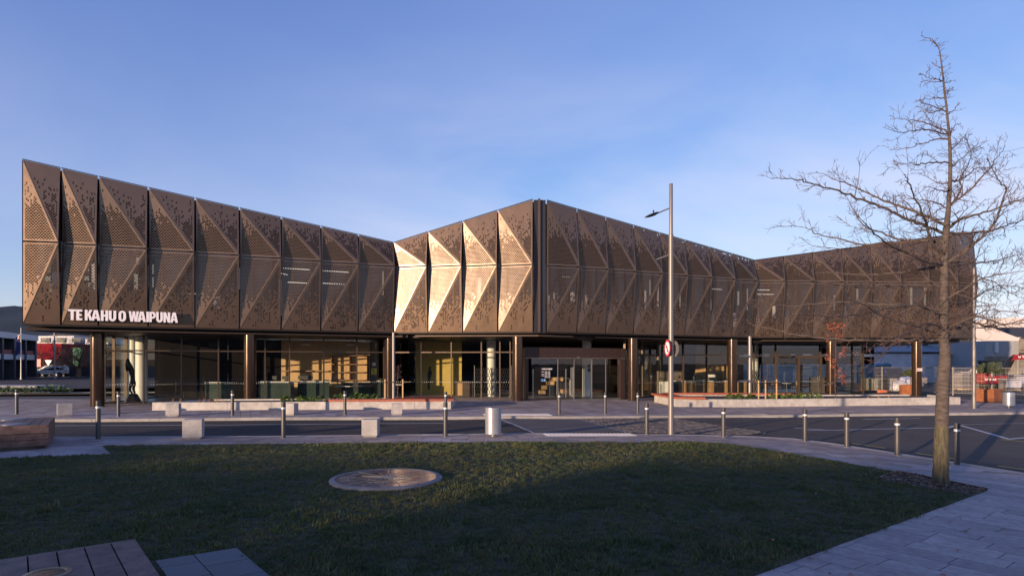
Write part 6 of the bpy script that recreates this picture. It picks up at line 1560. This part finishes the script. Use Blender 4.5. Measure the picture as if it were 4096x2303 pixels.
b = MB(); b.bb(66.6, 76, 69.0, 80, -.3, 6.0); b.build("tall_bay", M("warm_concrete", (.36, .27, .17), .85, 0, .3, .8), cb)
win = MB(); win.bb(57.0 + 6.2, 70, 68.93, 68.98, .9, 3.2); wo = win.build("window", M("dusty_glass", (.14, .085, .035), .4, 0, .3, 1), cb)
for i in range(6): b = MB(); b.bb(63.2 + i * 1.2, 63.3 + i * 1.2, 68.86, 68.93, .9, 3.2); b.build("glazing_bar", m_bandw, wo)
for z in (.9, 1.65, 2.4, 3.15): b = MB(); b.bb(63.2, 70, 68.87, 68.925, z, z + .08); b.build("glazing_bar", m_bandw, wo)
b = MB(); b.bb(55.4, 55.75, 69.9, 70.2, 3.4, 4.6); b.build("vent_pipe", m_bandw, cb)
hr = empty("pale_hall", label="large pale curved roof rising behind the workshop at far right", cat="building")
b = MB(); prof = [(-.0, 4.0)] + [(40 * t / 14, 4.0 + 7.2 * math.sin(math.pi * (.12 + .76 * t / 14)) - 2.6 + 2) for t in range(15)] + [(40, 4.0)]
vs = [(72 + x, 112, z) for x, z in prof] + [(72 + x, 140, z) for x, z in prof]; n = len(prof)
b.add(vs, [tuple(range(n)), tuple(range(2 * n - 1, n - 1, -1))] + [(i, (i + 1) % n, n + (i + 1) % n, n + i) for i in range(n)]); b.build("curved_roof", M("pale_membrane", (.62, .56, .53), .7, 0, .1, .3), hr)
b = MB(); b.bb(72, 112, 112.2, 139.8, -.3, 4.0); b.build("wall", m_bandw, hr)
# portable toilets
def toilet(x, y, rz, label):
    o = empty("portable_toilet", (x, y, -.24), rz=rz, label=label, cat="toilet", group="teal portable toilets")
    b = MB(); b.bb(-.58, .58, -.58, .58, .08, 2.1); b.build("cabin", m_teal, o)
    b = MB()
    for i in range(7): b.bb(-.50 + i * .155, -.44 + i * .155, -.60, -.58, .25, 1.95)
    b.build("door_ribs", m_teal, o)
    b = MB(); pr = [(-.62, 2.1), (-.5, 2.3), (-.2, 2.42), (.2, 2.42), (.5, 2.3), (.62, 2.1)]; b.sidepoly(pr, -.62, .62, Matrix.Rotation(R(90), 4, 'Z')); b.build("roof", m_teal, o)
    b = MB(); b.box((0, -.612, 1.55), (.42, .012, .36)); lb = b.build("door_label", m_bandw, o); b = MB(); b.box((0, -.622, 1.63), (.30, .008, .08)); b.build("print", m_black, lb)
    b = MB(); b.bb(-.6, .6, -.6, .6, 0, .08); b.build("skid", m_black, o)
toilet(40.4, 69.8, R(20), "left of the two teal portable toilets beside the glass corner"); toilet(42.3, 69.6, R(8), "right of the two teal portable toilets, in front of the white block wall")
# wire fence panels
def fence_panel(A, B, label, h=2.05, feet=True, fcol=None, flab=None):
    A, B = V2(A), V2(B); d = (B - A).normalized(); L_ = (B - A).length; rz = math.atan2(d.y, d.x); z = -.24
    o = empty("wire_fence", (A.x, A.y, z), rz=rz, label=label, cat="fence", group="temporary wire fence panels round the yard")
    for x in (0.02, L_ - .02): b = MB(); b.tube([(x, 0, 0), (x, 0, h + .05)], .021, 6); b.build("post", m_fence, o)
    for zz in (.18, h): b = MB(); b.tube([(0, 0, zz), (L_, 0, zz)], .016, 5); b.build("rail", m_fence, o)
    b = MB(); n = int(L_ / .082)
    for i in range(1, n): x = L_ * i / n; b.bar((x, 0, .18), (x, 0, h), .0045, .0045)
    for k in range(1, 6): b.bar((0, 0, .18 + k * (h - .2) / 6), (L_, 0, .18 + k * (h - .2) / 6), .006, .006)
    b.build("wire_mesh", m_fence, o)
m_fence = M("galvanised_fence", (.38, .35, .32), .5, .4, .08)
FP_ = [(26.6, 53.0), (30.2, 49.8), (31.8, 47.4), (31.6 + 1.2, 45.4), (34.6, 44.0), (36.2, 42.8), (37.6, 41.4), (38.6, 39.8)]
fl = ["wire fence panel in front of the teal toilets and tanks", "wire fence panel with posts between the tanks and the first rusty planter", "wire fence panel just behind the far bronze column", "wire fence panel between the far column and the bare tree trunk", "wire fence panel between the bare trunk and the right lamp post", "wire fence panel behind the shrub planter", "wire fence panel behind the far right bin"]
for i in range(len(FP_) - 1): fence_panel(FP_[i], FP_[i + 1], fl[i])
fence_panel((24.0, 56.0), (26.5, 53.1), "wire fence panel at the left, seen beside the glass corner"); fence_panel((38.65, 39.7), (40.6, 36.8), "last wire fence panel at the right frame edge")
for i, ((x, y), mt, lb) in enumerate((((26.6, 53.0), m_red, "red fence foot below the teal toilets"), ((30.2, 49.8), m_orange, "orange fence foot left of the first rusty planter"), ((37.6, 41.4), m_orange, "orange-red fence foot behind the far right bin"), ((38.6, 39.8), m_blue, "blue fence foot beside the far right bin"), ((35.4, 43.4), m_red, "small red fence foot left of the shrub planter"))):
    b = MB(); b.prism([(-.38, -.14), (.38, -.14), (.34, .14), (-.34, .14)], 0, .16); b.prism([(-.3, -.1), (.3, -.1), (.26, .1), (-.26, .1)], .16, .22)
    tag(b.build("fence_weight", mt, None, loc=(x, y, -.24), rz=.3 * i), lb, "fence foot", "plastic feet of the temporary fence")
ns = empty("fence_notice", label="small white notice with red symbol on the fence beside the far bronze column", cat="sign")
p = wp(3678, 1478, 40.9); b = MB(); b.box((p.x, p.y, p.z), (.35, .012, .19)); npl = b.build("plate", m_white, ns)
b = MB(); b.lathe((0, 0, 0), [(.05, 0), (.05, .006)], 14); A3 = plane_M((p.x - .125, p.y - .008, p.z), (1, 0, 0)); b.v = [tuple(A3 @ Vector(v)) for v in b.v]; b.build("red_symbol", m_redsign, npl)
for k in range(3): b = MB(); b.box((p.x + .04, p.y - .008, p.z + .05 - k * .05), (.20, .003, .018)); b.build("text_line", m_maroon, npl)
# IBC tanks, stacks, bags
def ibc(x, y, lb):
    o = empty("liquid_tank", (x, y, -.24), rz=random.uniform(-.2, .2), label=lb, cat="tank", group="caged tanks behind the fence")
    b = MB(); b.bb(-.5, .5, -.5, .5, .14, 1.05); b.lathe((0, 0, 1.05), [(.15, 0), (.15, .06)], 12); b.build("tank", M("dirty_plastic", (.32, .27, .17), .6, 0, .4, 2.5, c2=(.5, .48, .42)), o)
    b = MB()
    for i in range(6): x_ = -.54 + i * .216; b.bar((x_, -.54, .12), (x_, -.54, 1.08), .02, .02)
    for z in (.2, .5, .8, 1.07): b.bar((-.55, -.545, z), (.55, -.545, z), .02, .02)
    b.build("cage", m_steel, o); b = MB(); b.bb(-.55, .55, -.55, .55, 0, .12); b.build("pallet", m_stake, o)
ibc(32.2, 54.8, "left caged plastic tank behind the wire fence"); ibc(33.9, 55.0, "right caged plastic tank behind the wire fence")
m_stackg = M("grey_paver_stack", (.20, .19, .20), .85, 0, .2, 2, objr=.25)
m_wrap = M("plastic_wrap", (.46, .46, .52), .35, 0, .25, 3, bump=.8, bsc=8)
rr = random.Random(12)
spots = [(41.0, 65.5, 1.9, "tall stack of grey pavers in front of the white block wall"), (39.6, 66.0, 1.0, "lower stack of grey boards left of the tall paver stack"), (43.0, 64.5, .9, "grey stack right of the tall paver stack"), (40.6, 55.2, 1.4, "stack of pavers behind the far column, left"), (42.0, 56, 1.6, "stack of pavers behind the far column, right"), (44.5, 58.5, 2.0, "high wrapped stack behind the bare trunk"), (46.3, 60, 2.2, "highest pale stack between trunk and lamp post"), (48.2, 61.5, 1.8, "pale stack just left of the right lamp post"), (49.8, 60.5, 1.2, "low stack right of the right lamp post"), (43.6, 53.5, 1.0, "low pink-grey stack of blocks beside the bare trunk")]
for i, (x, y, h, lb) in enumerate(spots):
    o = empty("paver_stack", (x, y, -.24), rz=rr.uniform(-.4, .4), label=lb, cat="stack", group="stacks of material in the yard")
    b = MB(); b.bb(-.6, .6, -.5, .5, 0, .12); b.build("pallet", m_stake, o); z = .12
    while z < h: t_ = .14; b = MB(); b.box((rr.uniform(-.05, .05), rr.uniform(-.04, .04), z + t_ / 2 - .01), (1.15, .95, t_ - .02), rz=rr.uniform(-.04, .04)); b.build("layer", m_stackg, o); z += t_
    if i > 4: b = MB(); b.box((0, 0, h + .03), (1.25, 1.05, .06)); b.box((0, -.54, h * .6), (1.22, .02, h * .6)); b.build("plastic_cover", m_wrap, o)
def bag(x, y, sx, sz, lb, seed):
    bm = bmesh.new(); bmesh.ops.create_icosphere(bm, subdivisions=4, radius=1)
    for v in bm.verts:
        v.co.z = max(v.co.z, -.55); nn = mnoise.noise(v.co * 2.3 + Vector((seed, 0, 0))) * .22 + mnoise.noise(v.co * 7 + Vector((seed, 0, 0))) * .07; v.co *= 1 + nn; v.co.x *= sx; v.co.y *= sx * .6; v.co.z = (v.co.z + .5) * sz
    me = bpy.data.meshes.new("plastic_bag"); bm.to_mesh(me); bm.free(); me.materials.append(m_wrap); me.polygons.foreach_set('use_smooth', [True] * len(me.polygons)); tag(link("plastic_bag", me, None, loc=(x, y, -.24)), lb, "bag", "plastic-wrapped heaps in the yard")
bag(37.6, 58.0, 1.3, .75, "long pale plastic-wrapped heap behind the first rusty planter", 1); bag(33.6, 47.9 + 5, .8, .6, "small pale wrapped heap behind the far bronze column", 5)
# yard ground
sheet("yard_ground", [(22.5, 62), (36, 40), (60, 30), (90, 60), (90, 100), (24, 100)], .02, m_dirt)
# corten planters with olive shrubs
def corten(px, Y, w, h, lb, crown, seed, hh):
    x = (px - CX) / FP * Y; o = empty("rusty_planter", (x, Y, -.24), rz=R(28), label=lb, cat="planter", group="rusty steel planters")
    for (x0, x1, y0, y1) in ((-w / 2, w / 2, -w / 2, -w / 2 + .02), (-w / 2, w / 2, w / 2 - .02, w / 2), (-w / 2, -w / 2 + .02, -w / 2 + .021, w / 2 - .021), (w / 2 - .02, w / 2, -w / 2 + .021, w / 2 - .021)):
        b = MB(); b.bb(x0, x1, y0, y1, .05, h); b.build("steel_side", m_rust, o)
    b = MB(); b.bb(-w / 2 + .03, w / 2 - .03, -w / 2 + .03, w / 2 - .03, .1, h - .06); b.build("soil", m_dirt, o)
    b = MB()
    for sx_ in (-1, 1):
        for sy in (-1, 1): b.box((sx_ * w * .4, sy * w * .4, .025), (.12, .12, .05))
    b.build("feet", m_black, o)
    t = empty("olive_shrub", (x, Y, -.24 + h - .06), label=crown, cat="shrub", group="olive shrubs in rusty planters"); rr = random.Random(seed)
    b = MB(); b.tube([(0, 0, 0), (.03, 0, hh * .3), (-.02, 0, hh * .55)], [.04, .03, .025], 7)
    for k in range(9): a = rr.random() * 6.28; b.tube([(0, 0, hh * .45), (math.cos(a) * .3 * hh, math.sin(a) * .3 * hh, hh * rr.uniform(.6, .95))], [.015, .005], 4)
    b.build("trunk", m_bark, t)
    b = MB()
    for k in range(2600):
        a = rr.random() * 6.283; q = math.sqrt(rr.random()) * hh * .44; z = hh * (.60 + .36 * rr.random() * (1 - (q / (hh * .5)) ** 2) - .06 * rr.random()); p = Vector((q * math.cos(a), q * math.sin(a), z)) * 1.0
        if mnoise.noise(p * 4) < -.18: continue
        u = Vector((rr.uniform(-1, 1), rr.uniform(-1, 1), rr.uniform(-.6, 1))).normalized() * .07; v = u.orthogonal().normalized() * .020; b.add([p - u, p + v, p + u, p - v], [(0, 1, 2, 3)])
    tag(b.build("foliage", m_leafo, t, fix=False), kind='stuff')
corten(3642, 45.6, 1.05, .78, "rusty steel planter box left of the far bronze column", "sparse pale olive shrub in the planter beside the far column", 3, 1.35)
corten(3952, 37.4, 1.12, .80, "rusty steel planter box between the right lamp post and bin", "round-headed olive shrub in the rusty planter at far right", 7, 1.85)
# mini excavator
exv = empty("excavator", (43.6, 55.6, -.2), label="dark red mini excavator with raised boom behind the fence at far right", cat="excavator")
for y in (-.7, .7): b = MB(); b.prism([(-1.2, y - .2), (1.2, y - .2), (1.2, y + .2), (-1.2, y + .2)], 0, .5); b.tube([(-1.2, y - .2, .25), (-1.2, y + .2, .25)], .25, 14); b.tube([(1.2, y - .2, .25), (1.2, y + .2, .25)], .25, 14); b.build("track", m_black, exv)
b = MB(); b.bb(-1.5, .9, -.85, .85, .55, 1.25); b.bb(-1.55, -.6, -.86, .86, 1.25, 1.45); b.build("body", m_red, exv)
b = MB(); 
for (x0, x1, y0, y1) in ((-.95, -.87, -.85, -.77), (.42, .5, -.85, -.77), (-.95, -.87, .15, .23), (.42, .5, .15, .23), (-.25, -.19, -.86, -.78)): b.bb(x0, x1, y0, y1, 1.2, 2.5)
b.bb(-1.0, .55, -.9, .27, 2.5, 2.6); b.build("cab_frame", m_black, exv)
b = MB(); b.bb(-.86, .41, -.80, .18, 1.3, 2.49); b.build("cab_window", m_grnpanel, exv)
boom = [(1.0, 1.0), (1.9, 2.75), (2.3, 2.98), (4.55, 2.80)]
b = MB()
def plate(pl, w, y0, y1, b):
    for i in range(len(pl) - 1): b.bar((pl[i][0], (y0 + y1) / 2, pl[i][1]), (pl[i + 1][0], (y0 + y1) / 2, pl[i + 1][1]), y1 - y0, w)
plate(boom[:3], .36, -.13, .13, b); b.build("lower_boom", m_black, exv)
b = MB(); b.add([(1.7, -.14, 2.55), (2.1, -.14, 3.15), (4.6, -.14, 3.0), (4.75, -.14, 2.6), (2.4, -.14, 2.72), (1.7, .14, 2.55), (2.1, .14, 3.15), (4.6, .14, 3.0), (4.75, .14, 2.6), (2.4, .14, 2.72)], [(4, 3, 2, 1, 0), (5, 6, 7, 8, 9)] + [(i, (i + 1) % 5, 5 + (i + 1) % 5, 5 + i) for i in range(5)]); b.build("boom", m_red, exv)
b = MB(); b.add([(4.2, -.12, 3.3), (4.75, -.12, 3.2), (4.9, -.12, 1.0), (4.6, -.12, 1.0), (4.2, .12, 3.3), (4.75, .12, 3.2), (4.9, .12, 1.0), (4.6, .12, 1.0)], [(3, 2, 1, 0), (4, 5, 6, 7)] + [(i, (i + 1) % 4, 4 + (i + 1) % 4, 4 + i) for i in range(4)]); b.build("dipper_arm", m_red, exv)
b = MB(); b.tube([(1.3, 0, 1.1), (2.1, 0, 2.6)], .07, 8); b.tube([(2.6, 0, 3.2), (4.3, 0, 3.35)], .06, 8); b.build("hydraulic_ram", m_black, exv)
b = MB(); b.sidepoly([(-0.0, 0), (.5, -.1), (.75, .35), (.5, .8), (.1, .75)], -.35, .35, Matrix.Translation((4.5, 0, .1)) @ Matrix.Rotation(R(-90), 4, 'Z')); b.build("bucket", m_black, exv)
tm = text_mesh("YANMAR", .30, plane_M((2.75, -.15, 2.86), (1, 0, -.06)), m_signw, "lettering", exv, xs=1.05, off=.008)
tm = text_mesh("YANMAR", .26, plane_M((-1.2, -.862, .82), (1, 0, 0)), m_signw, "lettering", exv, xs=1.0, off=.006)
b = MB()
for s in (-1, 1): b.bar((2.52, -.152, 2.90), (2.52 + s * .13, -.152, 3.0), .05, .006, up=Vector((0, 1, 0))); b.bar((2.52, -.152, 2.84), (2.52 + s * .11, -.152, 2.92), .03, .006, up=Vector((0, 1, 0)))
b.build("emblem", m_signw, exv)

# ------------------------------------------------------------------ unseen blocks and trees added behind the viewer, to throw shade and fill reflections
m_brick = M("brown_render", (.16, .11, .085), .85, 0, .2, .6)
def low_block(x0, x1, y0, y1, h, lb, seed):
    o = empty("shop_row", label=lb, cat="building", group="low buildings across the square behind the viewer")
    b = MB(); b.bb(x0, x1, y0, y1, -.2, h); b.build("wall", m_brick, o); b = MB(); b.bb(x0 - .2, x1 + .2, y0 - .2, y1 + .2, h, h + .25); b.build("parapet_cap", m_navy, o)
    x = x0 + 1
    while x < x1 - 2.5:
        for z0, z1 in ((.6, 2.8), (4.4, 6.0)):
            w = MB(); w.bb(x, x + 2.0, y1 + .002, y1 + .05, z0, min(z1, h - .6)); w.build("window", m_winl, o)
        x += 3.4
low_block(-92, -61.0, -56, -42, 7.9, "long brown two-storey shop row across the square, left of the gap", 1)
low_block(-58.6, -51.5, -56, -42, 7.3, "short brown two-storey block between the two gaps across the square", 5)
low_block(-47.0, -40.5, -56, -42, 7.35, "second brown two-storey building across the square, right of the gap", 2)
low_block(-37.0, -8, -58, -42, 7.0, "third low brown building across the square", 3)
low_block(-7.5, 60, -66, -48, 6.7, "long low building across the square, at the right", 4)
for i, (x, y, h) in enumerate(((-44, -36, 8.5), (-31, -37, 8.0), (-58, -37, 9.5), (-22, -34, 8.5), (-38, -33, 7.0), (2, -36, 9), (16, -38, 9))):
    big_tree("bare_tree", x, y, h, 50 + i, ["tall bare tree before the gap between the shop rows", "bare tree before the second shop row", "tallest bare tree before the long shop row", "bare tree at the right of the second building", "smallest bare tree across the square", "bare tree straight behind the viewer", "bare tree behind and right of the viewer"][i], w=1.2, lv=3 if i not in (0, 2, 4) else 4, trunk=.2, grp="bare trees across the square")
# kerb drains
for i, (px, py, lb) in enumerate(((3018, 1655.5, "pale concrete drain inlet in the far kerb below the right planter"), (3990, 1646, "pale concrete drain inlet in the far kerb beside the far right bin"))):
    p = gp(px, py); o = empty("drain_inlet", (p.x, p.y - .10, gz(p.x)), rz=R(6), label=lb, cat="drain")
    b = MB(); b.bb(-.55, .55, -.02, .16, -.12, .012); b.build("lintel", m_conck, o); b = MB(); b.bb(-.45, .45, -.028, -.021, -.10, -.03); b.build("opening", m_black, o)
# a few things inside the right-hand room
for i, (x, y, lb) in enumerate(((20.4, 49.8, "small round cafe table behind the left door leaf"), (22.6, 50.2, "small round cafe table behind the right door leaf"))):
    o = empty("cafe_table", (x, y, -.22), label=lb, cat="table", group="round tables in the right room")
    b = MB(); b.lathe((0, 0, .72), [(.4, 0), (.4, .03)], 20); b.build("table_top", m_white, o); b = MB(); b.lathe((0, 0, 0), [(.22, 0), (.22, .02), (.03, .03), (.03, .72)], 12); b.build("pedestal", m_steel, o)
    for k in range(2):
        c = empty("chair", (x + (-.7, .7)[k], y + .1, -.22), rz=(0, R(180))[k], label=("pale chair left of the ", "pale chair right of the ")[k] + lb.replace("small ", ""), cat="chair", group="pale chairs in the right room")
        b = MB(); b.box((0, 0, .45), (.42, .42, .03)); b.build("seat", m_oak, c); b = MB(); b.box((-.2, 0, .72), (.03, .40, .26)); b.build("backrest", m_oak, c)
        for sx_ in (-.17, .17):
            for sy in (-.17, .17): b = MB(); b.tube([(sx_, sy, 0), (sx_, sy, .44)], .014, 6); b.build("leg", m_steel, c)
lk = thing_box("locker", (24.2, 48.3, -.2), (1.1, .5, 1.25), m_intw, "dark waist-high cabinet right of the double doors", "cabinet")
for x in (19.9, 22.0, 25.1): 
    b = MB(); b.bb(x, x + .10, 53.8, 53.9, -.2, 3.6); b.build("rear_mullion", m_mull, bld)
pb = empty("pendant_lamps", label="pair of pale round pendant lamps high in the left room", cat="pendant lamp")
for x in (-12.6, -9.9): b = MB(); b.lathe((x, 37.3, 3.25), [(.28, 0), (.30, .04), (.05, .10)], 24); b.build("lamp_shade", m_white, pb); b = MB(); b.bar((x, 37.3, 3.34), (x, 37.3, 3.63), .01, .01, up=Vector((1, 0, 0))); b.build("cord", m_black, pb)
